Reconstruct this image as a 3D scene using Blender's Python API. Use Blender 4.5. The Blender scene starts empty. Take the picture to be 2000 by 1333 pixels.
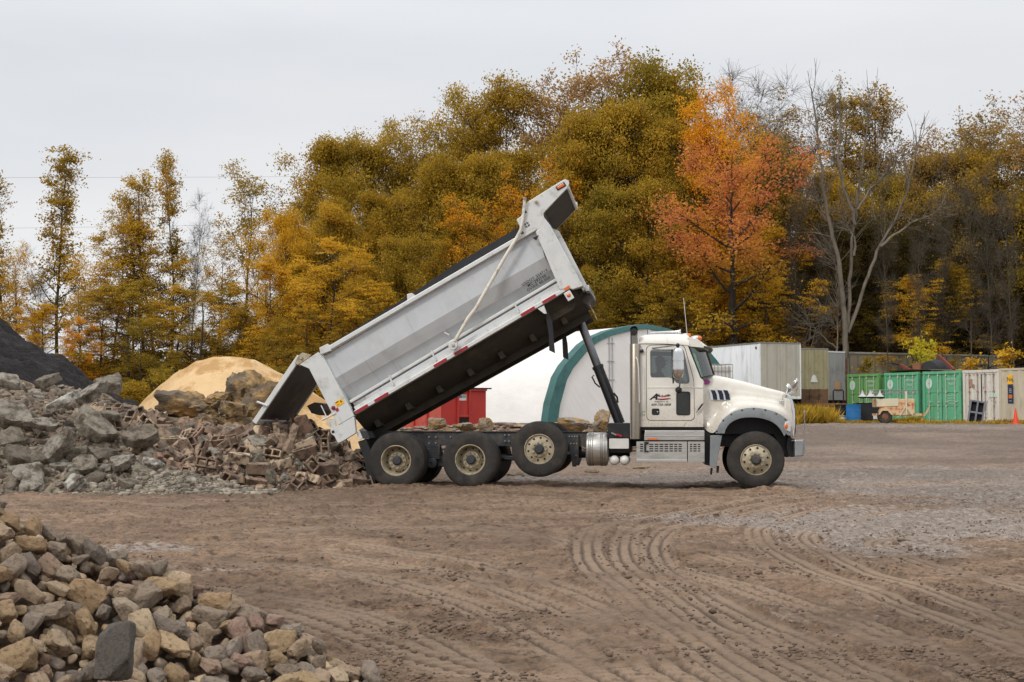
import bpy, bmesh, math, random
import numpy as np
from mathutils import Vector, Matrix, noise as mnoise
R = math.radians
random.seed(7); rng = np.random.default_rng(7)
scene = bpy.context.scene
COL = scene.collection

# ------------------------------------------------------------------ camera
FP = 2600.0                      # focal length in pixels of the 2000 px wide photograph
EYE = Vector((0.0, 0.0, 1.54))   # eye height of the photographer
PITCH = math.atan(133.5 / FP)
cam_data = bpy.data.cameras.new('camera')
cam = bpy.data.objects.new('camera', cam_data)
COL.objects.link(cam)
cam_data.sensor_width = 36.0
cam_data.lens = 36.0 * FP / 2000.0
cam_data.clip_start = 0.1
cam_data.clip_end = 6000.0
cam.location = EYE
cam.rotation_euler = (R(90) + PITCH, 0, 0)
scene.camera = cam

# ------------------------------------------------------------------ world: overcast sky
SUN_EL, SUN_AZ = R(42), R(-42)      # sun behind the clouds, over the photographer's left shoulder
world = bpy.data.worlds.new('World'); scene.world = world
world.use_nodes = True
wn, wl = world.node_tree.nodes, world.node_tree.links
wn.clear()
w_out = wn.new('ShaderNodeOutputWorld'); w_bg = wn.new('ShaderNodeBackground')
w_sky = wn.new('ShaderNodeTexSky'); w_sky.sky_type = 'NISHITA'; w_sky.sun_disc = False
w_sky.sun_elevation = SUN_EL; w_sky.sun_rotation = R(180) + SUN_AZ
w_tc = wn.new('ShaderNodeTexCoord'); w_sep = wn.new('ShaderNodeSeparateXYZ')
w_map = wn.new('ShaderNodeMapping'); w_map.inputs['Scale'].default_value = (1.2, 1.2, 5.0)
w_noi = wn.new('ShaderNodeTexNoise'); w_noi.inputs['Scale'].default_value = 1.6; w_noi.inputs['Detail'].default_value = 5
w_el = wn.new('ShaderNodeValToRGB')     # brightness of the cloud deck against elevation
e = w_el.color_ramp.elements
e[0].position = 0.0; e[0].color = (8.1, 8.15, 8.25, 1)
e[1].position = 1.0; e[1].color = (17.0, 17.3, 17.6, 1)
x = e.new(0.25); x.color = (7.95, 8.05, 8.25, 1)
w_cl = wn.new('ShaderNodeValToRGB')
e = w_cl.color_ramp.elements
e[0].position = 0.3; e[0].color = (0.90, 0.92, 0.95, 1); e[1].position = 0.70; e[1].color = (1.07, 1.06, 1.05, 1)
w_mul = wn.new('ShaderNodeMix'); w_mul.data_type = 'RGBA'; w_mul.blend_type = 'MULTIPLY'; w_mul.inputs[0].default_value = 1.0
w_mix = wn.new('ShaderNodeMix'); w_mix.data_type = 'RGBA'; w_mix.inputs[0].default_value = 0.97
wl.new(w_tc.outputs['Generated'], w_sep.inputs[0]); wl.new(w_sep.outputs['Z'], w_el.inputs[0])
wl.new(w_tc.outputs['Generated'], w_map.inputs['Vector']); wl.new(w_map.outputs[0], w_noi.inputs['Vector'])
wl.new(w_noi.outputs['Fac'], w_cl.inputs[0])
wl.new(w_el.outputs[0], w_mul.inputs[6]); wl.new(w_cl.outputs[0], w_mul.inputs[7])
wl.new(w_sky.outputs[0], w_mix.inputs[6]); wl.new(w_mul.outputs[2], w_mix.inputs[7])
wl.new(w_mix.outputs[2], w_bg.inputs['Color'])
w_bg.inputs['Strength'].default_value = 0.1
wl.new(w_bg.outputs[0], w_out.inputs[0])

# ------------------------------------------------------------------ sun through the cloud
sun_d = bpy.data.lights.new('sun', 'SUN'); sun_d.energy = 1.5; sun_d.angle = R(12); sun_d.color = (1.0, 0.96, 0.90)
sun = bpy.data.objects.new('sun', sun_d); COL.objects.link(sun)
sun.rotation_euler = (R(90) - SUN_EL, 0, SUN_AZ)
sun.location = (0, 0, 40)

scene.view_settings.view_transform = 'Standard'; scene.view_settings.look = 'None'
scene.view_settings.gamma = 1.0; scene.view_settings.use_curve_mapping = False
scene.view_settings.exposure = 0.0
scene.cycles.use_denoising = True
scene.cycles.max_bounces = 6; scene.cycles.transparent_max_bounces = 12
scene.cycles.diffuse_bounces = 3; scene.cycles.glossy_bounces = 3
scene.cycles.caustics_reflective = False; scene.cycles.caustics_refractive = False

# ------------------------------------------------------------------ from a pixel of the photograph to a place
CF = Vector((0, math.cos(PITCH), math.sin(PITCH))); CU = Vector((0, -math.sin(PITCH), math.cos(PITCH)))
def ray(px, py):
    return CF + Vector(((px - 1000) / FP, 0, 0)) + CU * ((666.5 - py) / FP)
def at(px, py, Y):
    d = ray(px, py); return EYE + d * (Y / d.y)
def gxy(px, py, z=0.0):
    d = ray(px, py); t = (z - EYE.z) / d.z; return EYE + d * t
def smooth(t):
    t = np.clip(t, 0, 1); return t * t * (3 - 2 * t)
def sm(t):
    t = max(0.0, min(1.0, t)); return t * t * (3 - 2 * t)
def yard(Y):                         # the yard rises gently towards the containers
    return 0.88 * sm((Y - 30) / 32.0)

# ------------------------------------------------------------------ numeric noise
def _hash(ix, iy, seed):
    h = (ix.astype(np.int64) * 374761393 + iy.astype(np.int64) * 668265263 + seed * 1442695041) & 0x7fffffff
    h = (h ^ (h >> 13)) * 1274126177 & 0x7fffffff
    return ((h ^ (h >> 16)) & 0xffff) / 65535.0
def vnoise(x, y, seed=0):
    ix = np.floor(x); iy = np.floor(y); fx = x - ix; fy = y - iy
    ux = fx * fx * (3 - 2 * fx); uy = fy * fy * (3 - 2 * fy)
    a = _hash(ix, iy, seed); b = _hash(ix + 1, iy, seed); c = _hash(ix, iy + 1, seed); d = _hash(ix + 1, iy + 1, seed)
    return (a * (1 - ux) + b * ux) * (1 - uy) + (c * (1 - ux) + d * ux) * uy
def fbm(x, y, octv=4, seed=0, gain=0.5):
    s = np.zeros_like(x); a = 1.0; t = 0.0
    for k in range(octv):
        s += a * vnoise(x * 2 ** k + 17.3 * k, y * 2 ** k - 9.1 * k, seed + k); t += a; a *= gain
    return s / t

# ------------------------------------------------------------------ object helpers
def tag(o, label=None, cat=None, group=None, kind=None):
    if label: o['label'] = label
    if cat: o['category'] = cat
    if group: o['group'] = group
    if kind: o['kind'] = kind
    return o
def empty(name, loc=(0, 0, 0), rz=0.0):
    o = bpy.data.objects.new(name, None); COL.objects.link(o)
    o.location = loc; o.rotation_euler = (0, 0, rz); o.empty_display_size = 0.3
    return o
def link(name, me, m=None, parent=None):
    o = bpy.data.objects.new(name, me); COL.objects.link(o)
    if m is not None:
        if isinstance(m, (list, tuple)):
            for k in m: me.materials.append(k)
        else: me.materials.append(m)
    if parent: o.parent = parent
    return o
def copy_tree(o, parent=None):
    kids = [c for c in KIDS.get(o.name, o.children)]
    c = o.copy(); COL.objects.link(c)
    if parent: c.parent = parent
    for ch in kids: copy_tree(ch, c)
    return c
KIDS = {}
def bev(o, w=0.01, seg=2, ang=35):
    b = o.modifiers.new('bevel', 'BEVEL'); b.width = w; b.segments = seg; b.limit_method = 'ANGLE'; b.angle_limit = R(ang)
    b.harden_normals = False
    return o
def shade(o, ang=40):
    me = o.data
    me.polygons.foreach_set('use_smooth', [True] * len(me.polygons))
    try: me.set_sharp_from_angle(angle=R(ang))
    except Exception: pass
    return o

class MB:
    """collects shapes, builds ONE mesh object"""
    def __init__(s): s.v = []; s.f = []; s.mi = []; s.cur = 0; s.mir = None
    def add(s, vs, fs):
        n = len(s.v); s.v += [tuple(v) for v in vs]
        for f in fs: s.f.append(tuple(i + n for i in f)); s.mi.append(s.cur)
        return s
    def box(s, x0, x1, y0, y1, z0, z1, M=None):
        vs = [Vector(p) for p in ((x0,y0,z0),(x1,y0,z0),(x1,y1,z0),(x0,y1,z0),(x0,y0,z1),(x1,y0,z1),(x1,y1,z1),(x0,y1,z1))]
        if M is not None: vs = [M @ v for v in vs]
        return s.add(vs, [(3,2,1,0),(4,5,6,7),(0,1,5,4),(1,2,6,5),(2,3,7,6),(3,0,4,7)])
    def bar(s, a, b, wx, wz, up=(0,0,1)):
        a = Vector(a); b = Vector(b); d = (b - a); L = d.length; d.normalize()
        side = d.cross(Vector(up));
        if side.length < 1e-4: side = d.cross(Vector((0,1,0)))
        side.normalize(); u = side.cross(d)
        vs = [p + side * (i * wx / 2) + u * (j * wz / 2) for p in (a, b) for (i, j) in ((-1,-1),(1,-1),(1,1),(-1,1))]
        return s.add(vs, [(0,1,2,3),(7,6,5,4),(0,4,5,1),(1,5,6,2),(2,6,7,3),(3,7,4,0)])
    def tube(s, pts, r, n=8, caps=True):
        pts = [Vector(p) for p in pts]; k = len(pts)
        rs = r if isinstance(r, (list, tuple)) else [r] * k
        up = Vector((0.31, 0.17, 0.93)); base = len(s.v); vs = []
        for i, p in enumerate(pts):
            d = (pts[min(i+1, k-1)] - pts[max(i-1, 0)]).normalized()
            if abs(d.dot(up)) > 0.97: up = Vector((1, 0.2, 0))
            a = d.cross(up).normalized(); b = d.cross(a)
            up = -(b) if False else up
            for j in range(n):
                t = 2 * math.pi * j / n
                vs.append(p + (a * math.cos(t) + b * math.sin(t)) * rs[i])
        fs = []
        for i in range(k - 1):
            for j in range(n):
                fs.append((i*n+j, i*n+(j+1) % n, (i+1)*n+(j+1) % n, (i+1)*n+j))
        if caps: fs.append(tuple(reversed(range(n)))); fs.append(tuple(range((k-1)*n, k*n)))
        return s.add(vs, fs)
    def lathe(s, prof, c=(0,0,0), axis='y', n=32, close=False):
        """prof: (radius, along)"""
        c = Vector(c); vs = []; m = len(prof)
        for (r, t) in prof:
            for j in range(n):
                a = 2 * math.pi * j / n
                p = (r*math.cos(a), t, r*math.sin(a)) if axis == 'y' else (t, r*math.cos(a), r*math.sin(a)) if axis == 'x' else (r*math.cos(a), r*math.sin(a), t)
                vs.append(c + Vector(p))
        fs = []
        for i in range(m - 1):
            for j in range(n):
                fs.append((i*n+j, i*n+(j+1) % n, (i+1)*n+(j+1) % n, (i+1)*n+j))
        if close:
            fs.append(tuple(range(n))); fs.append(tuple(reversed(range((m-1)*n, m*n))))
        return s.add(vs, fs)
    def prism(s, poly, y0, y1):
        """poly of (x,z), extruded from y0 to y1; y0/y1 may be lists per vertex"""
        n = len(poly)
        a = [y0]*n if not isinstance(y0, (list, tuple)) else y0
        b = [y1]*n if not isinstance(y1, (list, tuple)) else y1
        vs = [(p[0], a[i], p[1]) for i, p in enumerate(poly)] + [(p[0], b[i], p[1]) for i, p in enumerate(poly)]
        fs = [tuple(range(n)), tuple(reversed(range(n, 2*n)))]
        fs += [(i, i+n, (i+1) % n + n, (i+1) % n) for i in range(n)]
        return s.add(vs, fs)
    def loft(s, rows, close=False, wrap=False):
        m = len(rows[0]); vs = [p for r in rows for p in r]; fs = []
        for i in range(len(rows) - 1):
            for j in range(m if wrap else m - 1):
                k = (j + 1) % m
                fs.append((i*m+j, i*m+k, (i+1)*m+k, (i+1)*m+j))
        return s.add(vs, fs)
    def build(s, name, m=None, parent=None, bevel=0, smooth=None, recalc=True):
        if s.mir is not None:            # the same part again on the other side of the vehicle
            c = s.mir; s.mir = None; t = MB(); t.v = [(x, 2*c - y, z) for (x, y, z) in s.v]; t.f = [tuple(reversed(f)) for f in s.f]; t.mi = list(s.mi)
            t.build(name, m, parent, bevel, smooth, recalc)
        me = bpy.data.meshes.new(name); me.from_pydata(s.v, [], s.f)
        if any(s.mi): me.polygons.foreach_set('material_index', s.mi)
        me.update()
        if recalc:
            bm = bmesh.new(); bm.from_mesh(me); bmesh.ops.recalc_face_normals(bm, faces=bm.faces); bm.to_mesh(me); bm.free()
        o = link(name, me, m, parent)
        if smooth: shade(o, smooth)
        if bevel: bev(o, bevel)
        return o

def npmesh(name, verts, quads, m=None, parent=None, smooth=False, attrs=None):
    """fast mesh from numpy arrays; quads (n,4) or (n,3)"""
    me = bpy.data.meshes.new(name)
    k = quads.shape[1]
    me.vertices.add(len(verts)); me.vertices.foreach_set('co', np.ascontiguousarray(verts, dtype=np.float32).ravel())
    me.loops.add(quads.size); me.loops.foreach_set('vertex_index', np.ascontiguousarray(quads, dtype=np.int32).ravel())
    me.polygons.add(len(quads)); me.polygons.foreach_set('loop_start', np.arange(0, quads.size, k, dtype=np.int32))
    if smooth: me.polygons.foreach_set('use_smooth', np.ones(len(quads), dtype=bool))
    me.update(calc_edges=True); me.validate()
    if attrs:
        for an, (dom, arr) in attrs.items():
            a = me.attributes.new(an, 'FLOAT', dom); a.data.foreach_set('value', np.ascontiguousarray(arr, dtype=np.float32))
    return link(name, me, m, parent)

# ------------------------------------------------------------------ materials
def lin(h):
    if isinstance(h, str):
        h = h.lstrip('#'); c = [int(h[i:i+2], 16) / 255 for i in (0, 2, 4)]
        return tuple(((v + 0.055) / 1.055) ** 2.4 if v > 0.04045 else v / 12.92 for v in c)
    return tuple(h)
def newmat(name):
    m = bpy.data.materials.new(name); m.use_nodes = True
    n = m.node_tree.nodes; l = m.node_tree.links; b = n['Principled BSDF']
    return m, n, l, b
def ramp(n, stops, interp='LINEAR'):
    r = n.new('ShaderNodeValToRGB'); r.color_ramp.interpolation = interp
    e = r.color_ramp.elements
    while len(e) > 1: e.remove(e[-1])
    e[0].position = stops[0][0]; e[0].color = (*lin(stops[0][1]), 1)
    for p, c in stops[1:]:
        x = e.new(p); x.color = (*lin(c), 1)
    return r
def mixc(n, l, fac, a, b, mode='MIX'):
    m = n.new('ShaderNodeMix'); m.data_type = 'RGBA'; m.blend_type = mode
    for i, s in ((0, fac), (6, a), (7, b)):
        if isinstance(s, bpy.types.NodeSocket): l.new(s, m.inputs[i])
        elif i == 0: m.inputs[0].default_value = s
        else: m.inputs[i].default_value = (*lin(s), 1)
    return m.outputs[2]
def mth(n, l, op, a, b=0.0, clamp=False):
    m = n.new('ShaderNodeMath'); m.operation = op; m.use_clamp = clamp
    for i, s in ((0, a), (1, b)):
        if isinstance(s, bpy.types.NodeSocket): l.new(s, m.inputs[i])
        else: m.inputs[i].default_value = s
    return m.outputs[0]
def noise_node(n, l, vec, scale, detail=6, rough=0.6, dist=0.0):
    t = n.new('ShaderNodeTexNoise'); t.inputs['Scale'].default_value = scale; t.inputs['Detail'].default_value = detail
    t.inputs['Roughness'].default_value = rough; t.inputs['Distortion'].default_value = dist
    if vec is not None: l.new(vec, t.inputs['Vector'])
    return t.outputs['Fac']
def coords(n, l, stretch=(1,1,1), rnd=False):
    tc = n.new('ShaderNodeTexCoord'); out = tc.outputs['Object']
    if rnd:
        oi = n.new('ShaderNodeObjectInfo'); v = n.new('ShaderNodeVectorMath'); v.operation = 'SCALE'
        cx = n.new('ShaderNodeCombineXYZ')
        for i in range(3): l.new(oi.outputs['Random'], cx.inputs[i])
        l.new(cx.outputs[0], v.inputs[0]); v.inputs['Scale'].default_value = 37.0
        ad = n.new('ShaderNodeVectorMath'); ad.operation = 'ADD'; l.new(out, ad.inputs[0]); l.new(v.outputs[0], ad.inputs[1]); out = ad.outputs[0]
    mp = n.new('ShaderNodeMapping'); mp.inputs['Scale'].default_value = stretch
    l.new(out, mp.inputs['Vector']); return mp.outputs[0]
def pm(name, cols, scale=4.0, rough=0.6, metal=0.0, bump=0.0, bscale=30.0, stretch=(1,1,1), dirt=None, dcut=(0.5, 0.7), dscale=3.0,
       rnd=False, rndcols=None, coat=0.0, spec=0.5, bdist=0.01, dstretch=None, rvar=0.0, lowdirt=None, streak=None):
    """general painted / stone / metal surface: base tones by noise, stains of their own shape, fine relief"""
    m, n, l, b = newmat(name)
    vec = coords(n, l, stretch, rnd)
    f = noise_node(n, l, vec, scale)
    if isinstance(cols, str) or isinstance(cols[0], (int, float)): cols = [cols, cols]
    k = len(cols); rp = ramp(n, [(0.3 + 0.4 * i / (k - 1), c) for i, c in enumerate(cols)]); l.new(f, rp.inputs[0]); c = rp.outputs[0]
    if rndcols:
        oi = n.new('ShaderNodeObjectInfo'); r2 = ramp(n, [(i / len(rndcols), cc) for i, cc in enumerate(rndcols)], 'CONSTANT')
        pa = n.new('ShaderNodeAttribute'); pa.attribute_name = 'piece'
        l.new(mth(n, l, 'FRACT', mth(n, l, 'ADD', oi.outputs['Random'], pa.outputs['Fac'])), r2.inputs[0]); c = mixc(n, l, 0.68, c, r2.outputs[0])
    if dirt:
        v2 = coords(n, l, dstretch or stretch, rnd)
        g = noise_node(n, l, v2, dscale, 8, 0.68)
        mr = n.new('ShaderNodeMapRange'); mr.inputs['From Min'].default_value = dcut[0]; mr.inputs['From Max'].default_value = dcut[1]
        l.new(g, mr.inputs['Value']); c = mixc(n, l, mr.outputs[0], c, dirt)
    if lowdirt:                       # mud splashed on the lower body: (colour, z where it ends, z where it is full)
        tc = n.new('ShaderNodeTexCoord'); sp = n.new('ShaderNodeSeparateXYZ'); l.new(tc.outputs['Object'], sp.inputs[0])
        g = noise_node(n, l, tc.outputs['Object'], 2.6, 9, 0.7)
        z = mth(n, l, 'ADD', sp.outputs['Z'], mth(n, l, 'MULTIPLY', g, -1.2))
        mr = n.new('ShaderNodeMapRange'); mr.inputs['From Min'].default_value = lowdirt[1] - 0.6; mr.inputs['From Max'].default_value = lowdirt[2] - 0.6
        l.new(z, mr.inputs['Value']); c = mixc(n, l, mth(n, l, 'MULTIPLY', mr.outputs[0], 0.75), c, lowdirt[0])
        s1 = noise_node(n, l, tc.outputs['Object'], 34, 4, .6); ms = n.new('ShaderNodeMapRange'); ms.inputs['From Min'].default_value = .60; ms.inputs['From Max'].default_value = .66
        l.new(mth(n, l, 'ADD', s1, mth(n, l, 'MULTIPLY', mr.outputs[0], .07)), ms.inputs['Value']); c = mixc(n, l, mth(n, l, 'MULTIPLY', mth(n, l, 'MULTIPLY', ms.outputs[0], mr.outputs[0]), 0.6), c, '#7d6c5a')
    if streak:                        # run-off streaks and scrapes: (colour, angle about y, scale, cut, strength)
        tc = n.new('ShaderNodeTexCoord'); ma = n.new('ShaderNodeMapping'); ma.inputs['Rotation'].default_value = (0, streak[1], 0); l.new(tc.outputs['Object'], ma.inputs['Vector'])
        mb_ = n.new('ShaderNodeMapping'); mb_.inputs['Scale'].default_value = streak[2]; l.new(ma.outputs[0], mb_.inputs['Vector']); g = noise_node(n, l, mb_.outputs[0], 1.0, 8, .7)
        ms = n.new('ShaderNodeMapRange'); ms.inputs['From Min'].default_value = streak[3][0]; ms.inputs['From Max'].default_value = streak[3][1]; l.new(g, ms.inputs['Value']); c = mixc(n, l, mth(n, l, 'MULTIPLY', ms.outputs[0], streak[4]), c, streak[0])
    l.new(c, b.inputs['Base Color'])
    b.inputs['Roughness'].default_value = rough; b.inputs['Metallic'].default_value = metal
    b.inputs['Specular IOR Level'].default_value = spec; b.inputs['Coat Weight'].default_value = coat; b.inputs['Coat Roughness'].default_value = 0.15
    if rvar:
        l.new(mth(n, l, 'ADD', mth(n, l, 'MULTIPLY', f, rvar), rough - rvar / 2, True), b.inputs['Roughness'])
    if bump:
        h = noise_node(n, l, vec, bscale, 8, 0.65)
        bp = n.new('ShaderNodeBump'); bp.inputs['Strength'].default_value = bump; bp.inputs['Distance'].default_value = bdist
        l.new(h, bp.inputs['Height']); l.new(bp.outputs[0], b.inputs['Normal'])
    return m
def glassmat(name, tint, alpha=0.3, rough=0.03):
    m, n, l, b = newmat(name)
    n.remove(b); o = n['Material Output']
    tr = n.new('ShaderNodeBsdfTransparent'); tr.inputs[0].default_value = (*lin(tint), 1)
    gl = n.new('ShaderNodeBsdfGlossy'); gl.inputs[0].default_value = (1, 1, 1, 1); gl.inputs[1].default_value = rough
    fr = n.new('ShaderNodeFresnel'); fr.inputs[0].default_value = 1.6
    mx = n.new('ShaderNodeMixShader'); ad = mth(n, l, 'ADD', fr.outputs[0], alpha * 0.2, True)
    l.new(ad, mx.inputs[0]); l.new(tr.outputs[0], mx.inputs[1]); l.new(gl.outputs[0], mx.inputs[2]); l.new(mx.outputs[0], o.inputs[0])
    return m
def text(string, size, m, parent, loc, name='lettering', ry=0.0, rz=0.0, shear=0.0, bold=0.0, align='CENTER', sx=1.0, space=1.0, extr=0.0015):
    cu = bpy.data.curves.new('txt', 'FONT'); cu.body = string; cu.size = size; cu.align_x = align; cu.align_y = 'CENTER'
    cu.extrude = extr; cu.offset = bold; cu.shear = shear; cu.space_character = space
    t = bpy.data.objects.new('txt', cu); COL.objects.link(t)
    dg = bpy.context.evaluated_depsgraph_get()
    me = bpy.data.meshes.new_from_object(t.evaluated_get(dg)); bpy.data.objects.remove(t)
    me.materials.clear()
    Mx = Matrix.Rotation(rz, 4, 'Z') @ Matrix.Rotation(-ry, 4, 'Y') @ Matrix.Rotation(R(90), 4, 'X') @ Matrix.Diagonal((sx, 1, 1, 1))
    me.transform(Mx)
    o = link(name, me, m, parent); o.location = loc
    return o
# ------------------------------------------------------------------ ground: one sheet to the horizon
def track(pts, half, depth, grooves, wet=0.5, lug=0.0, fade=0.0):
    P = [gxy(*p) for p in pts]
    # Catmull-Rom through the points
    out = []
    P = [P[0]] + P + [P[-1]]
    for i in range(1, len(P) - 2):
        for k in range(10):
            t = k / 10.0
            a, b, c, d = P[i-1], P[i], P[i+1], P[i+2]
            out.append(0.5 * ((2*b) + (c - a) * t + (2*a - 5*b + 4*c - d) * t * t + (3*b - a - 3*c + d) * t ** 3))
    out.append(P[-2])
    return dict(p=np.array([(v.x, v.y) for v in out]), half=half, depth=depth, g=grooves, wet=wet, lug=lug, fade=fade)
TRACKS = [      # last ones lie on top
    track([(300,985),(700,985),(1100,978),(1500,972),(1900,960)], .25, .018, 3.5, .3, .008),
    track([(350,1010),(700,1003),(1050,1000),(1400,985)], .25, .016, 3.5, .3, .008),
    track([(420,1040),(700,1030),(950,1040),(1130,1065)], .22, .016, 2.5, .3, .008),
    track([(700,1060),(900,1095),(1100,1150),(1300,1230),(1500,1330),(1600,1400)], .2, .024, 2.5, .3, .012),
    track([(620,1078),(830,1112),(1020,1165),(1220,1250),(1400,1350)], .2, .020, 2.5, .3, .012),
    track([(450,1095),(700,1120),(900,1175),(1100,1260),(1250,1350)], .2, .018, 2.5, .35, .012),
    track([(420,1150),(620,1180),(830,1240),(1000,1330)], .18, .018, 2.5, .35, .010),
    track([(1330,1110),(1500,1160),(1700,1225),(1900,1310),(2050,1400)], .24, .022, 3.5, .5, .014),
    track([(1430,1090),(1600,1130),(1800,1190),(2000,1260)], .2, .016, 3, .5, .010),
    track([(1100,1345),(900,1290),(700,1240),(560,1195)], .22, .014, 2.5, .3, .010),
    track([(500,972),(800,962),(1100,960),(1500,958),(2050,940)], .3, .035, 3.5, .6, .010),
    track([(1080,915),(1400,905),(1700,898),(2100,905)], .35, .06, 3, .9, .010),
    track([(1150,888),(1450,882),(1750,872),(2100,868)], .35, .07, 3, .9, .010),
    track([(1300,935),(1600,928),(1850,930),(2100,922)], .3, .05, 3, .9, .010),
    track([(1560,860),(1750,855),(2100,850)], .35, .07, 3, .6, .010),
    track([(1560,840),(1750,842),(2100,838)], .35, .06, 3, .6, .010),
    track([(2080,1010),(1850,1030),(1720,1055),(1760,1085),(1900,1125),(2080,1170)], .17, .018, 3, 1, .003),
    track([(2080,953),(1800,972),(1620,993),(1500,1018),(1480,1048),(1530,1085),(1640,1130),(1800,1190),(2000,1265),(2200,1340)], .18, .024, 3, 1, .003),
    track([(2080,963),(1850,985),(1690,1008),(1580,1035),(1590,1065),(1670,1105),(1800,1150),(2000,1220)], .18, .024, 3, 1, .003),
    track([(1760,948),(1560,962),(1400,988),(1250,1010),(1165,1035),(1148,1072),(1180,1120),(1270,1190),(1400,1275),(1520,1350),(1640,1430)], .185, .028, 3, 1, .003),
    track([(1800,950),(1600,968),(1440,993),(1310,1016),(1232,1042),(1222,1078),(1262,1125),(1365,1190),(1510,1270),(1660,1350),(1800,1430)], .185, .030, 3, 1, .003),
    track([(1830,953),(1640,973),(1480,998),(1350,1022),(1285,1050),(1286,1090),(1340,1140),(1460,1200),(1630,1275),(1790,1350)], .16, .028, 2.5, 1, .003),
]
def pit(px, py): v = gxy(px, py); return v.x, v.y
def smoothtone(n, l, a):
    mr = n.new('ShaderNodeMapRange'); mr.inputs['From Min'].default_value = .35; mr.inputs['From Max'].default_value = .65; l.new(a, mr.inputs['Value']); return mr.outputs[0]
def build_ground():
    cols = np.concatenate([np.linspace(-6, -0.45, 60), np.linspace(-0.44, 0.44, 1150), np.linspace(0.45, 6, 60)])
    rows = np.concatenate([np.linspace(-60, 4.5, 40), 1.0 / np.linspace(1/5.2, 1/36.0, 830), np.geomspace(36.4, 110, 160), np.geomspace(114, 3000, 40)])
    Yg, Sg = np.meshgrid(rows, cols, indexing='ij')
    X = Sg * np.maximum(Yg, 5.0); Y = Yg
    nr, nc = X.shape
    x = X.ravel(); y = Y.ravel()
    z = 0.88 * smooth((y - 30) / 32.0)
    z += 2.5 * smooth((y - 110) / 300.0)
    near = 1 - smooth((np.abs(y) - 60) / 60.0)
    z += near * (fbm(x * .35, y * .35, 3, 5) - .5) * .10
    tr = np.zeros_like(x); trz = np.zeros_like(x); grv = np.zeros_like(x); wet = np.zeros_like(x)
    act = np.where((y > 3) & (y < 75) & (np.abs(x) < 32))[0]
    ax, ay = x[act], y[act]
    for T in TRACKS:
        p = T['p']; best = np.full(len(act), 9e9); sd = np.zeros(len(act)); al = np.zeros(len(act)); s0 = 0.0
        bb = (ax > p[:,0].min()-1) & (ax < p[:,0].max()+1) & (ay > p[:,1].min()-1) & (ay < p[:,1].max()+1)
        ii = np.where(bb)[0]; bx, by = ax[ii], ay[ii]
        bst = np.full(len(ii), 9e9); bsd = np.zeros(len(ii)); bal = np.zeros(len(ii))
        for i in range(len(p) - 1):
            d = p[i+1] - p[i]; L = math.hypot(*d)
            if L < 1e-6: continue
            d = d / L; rx = bx - p[i,0]; ry = by - p[i,1]
            t = np.clip(rx*d[0] + ry*d[1], 0, L); dx = rx - t*d[0]; dy = ry - t*d[1]; q = dx*dx + dy*dy
            k = q < bst; bst[k] = q[k]; bsd[k] = (d[0]*ry - d[1]*rx)[k]; bal[k] = s0 + t[k]; s0 += L
        dist = np.sqrt(bst); wob = (fbm(bx*1.5, by*1.5, 2, 31) - .5) * .10
        h = T['half']; u = (dist + wob * .5) / h
        inside = 1 - smooth((u - .85) / .3)
        pres = np.clip(.30 + 1.5 * (fbm(bx*1.1, by*.8, 3, 78) - .12), .2, 1) if T['wet'] == 1 else .45 + .55 * smooth((fbm(bx*.9, by*.9, 2, 77) - .35) / .2)
        rim = np.exp(-((u - 1.22) / .22) ** 2)
        gr = np.cos(np.clip(bsd / h, -1.02, 1.02) * math.pi * T['g'] + (fbm(bx*4, by*4, 2, 19) - .5) * 1.2); gr = 1 - 2 * ((1 - gr) / 2) ** 4
        lug = (np.sin(bal * 42 + gr * 1.5) > .2) * T['lug'] * (np.abs(u) < 1.0)
        zz = inside * (-T['depth'] + (gr - .6) * .011 + lug) + rim * T['depth'] * .40 * (.4 + 1.2 * vnoise(bx * 9, by * 9, 3))
        gi = act[ii]
        a = inside * pres
        trz[gi] = trz[gi] * (1 - a) + zz * pres * np.maximum(a, (rim > .2) * .999) 
        tr[gi] = np.maximum(tr[gi], a); grv[gi] = np.where(a > .3, gr * a, grv[gi])
    z += trz
    yl = 26.1 - .1157 * x
    z += .05 * np.exp(-((y - yl + .45) / .25) ** 2) * smooth((x + 3.2) / .6) * smooth((12 - x) / 2) * (.5 + fbm(x * 1.2, y * 0 + 3, 2, 8))
    rough = (1 - .88 * tr)
    # churned mud: ridged crumbs stretched across the line of sight
    c1 = fbm(x * 2.2, y * 3.0, 4, 11); c2 = fbm(x * 7.0, y * 9.0, 4, 12); c3 = fbm(x*22, y*24, 3, 13)
    rid = 1 - np.abs(2 * c2 - 1); clod = smooth((c1 - .42) / .22)
    z += near * rough * ((c1 - .5) * .085 + (c2 - .5) * .085 * (.35 + clod) + (rid - .7) * .06 * clod + (c3 - .5) * .034)
    # wet, pale, smeared ground: right-hand side and a few patches
    def blob(px, py, rx, ry, wgt=1.0):
        cx, cy = pit(px, py); return wgt * np.exp(-(((x - cx) / rx) ** 2 + ((y - cy) / ry) ** 2))
    wet += blob(1850, 1020, 3.1, 2.4, 1.1) + blob(1720, 1070, 1.1, 1.3, .5) + blob(1420, 1012, 1.6, .8, .95) + blob(2000, 960, 4.5, 3.4, 1.0)
    wet += blob(1350, 935, 4.5, 1.6, .95) + blob(1750, 925, 5, 3.0, 1.1) + blob(270, 1068, 1.2, .4, .5) + blob(450, 1108, .8, .35, .55) + blob(1250, 900, 6, 2.5, .7)
    wet += blob(1750, 870, 9, 5.0, .6) + blob(1400, 1290, .7, .5, .3) + blob(1560, 1200, .9, .6, .35)
    wet = np.clip(wet * (.15 + 1.6 * fbm(x * .8, y * 1.1, 5, 41)), 0, 1.1) 
    z -= .012 * smooth((wet - .4) / .3)
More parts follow.
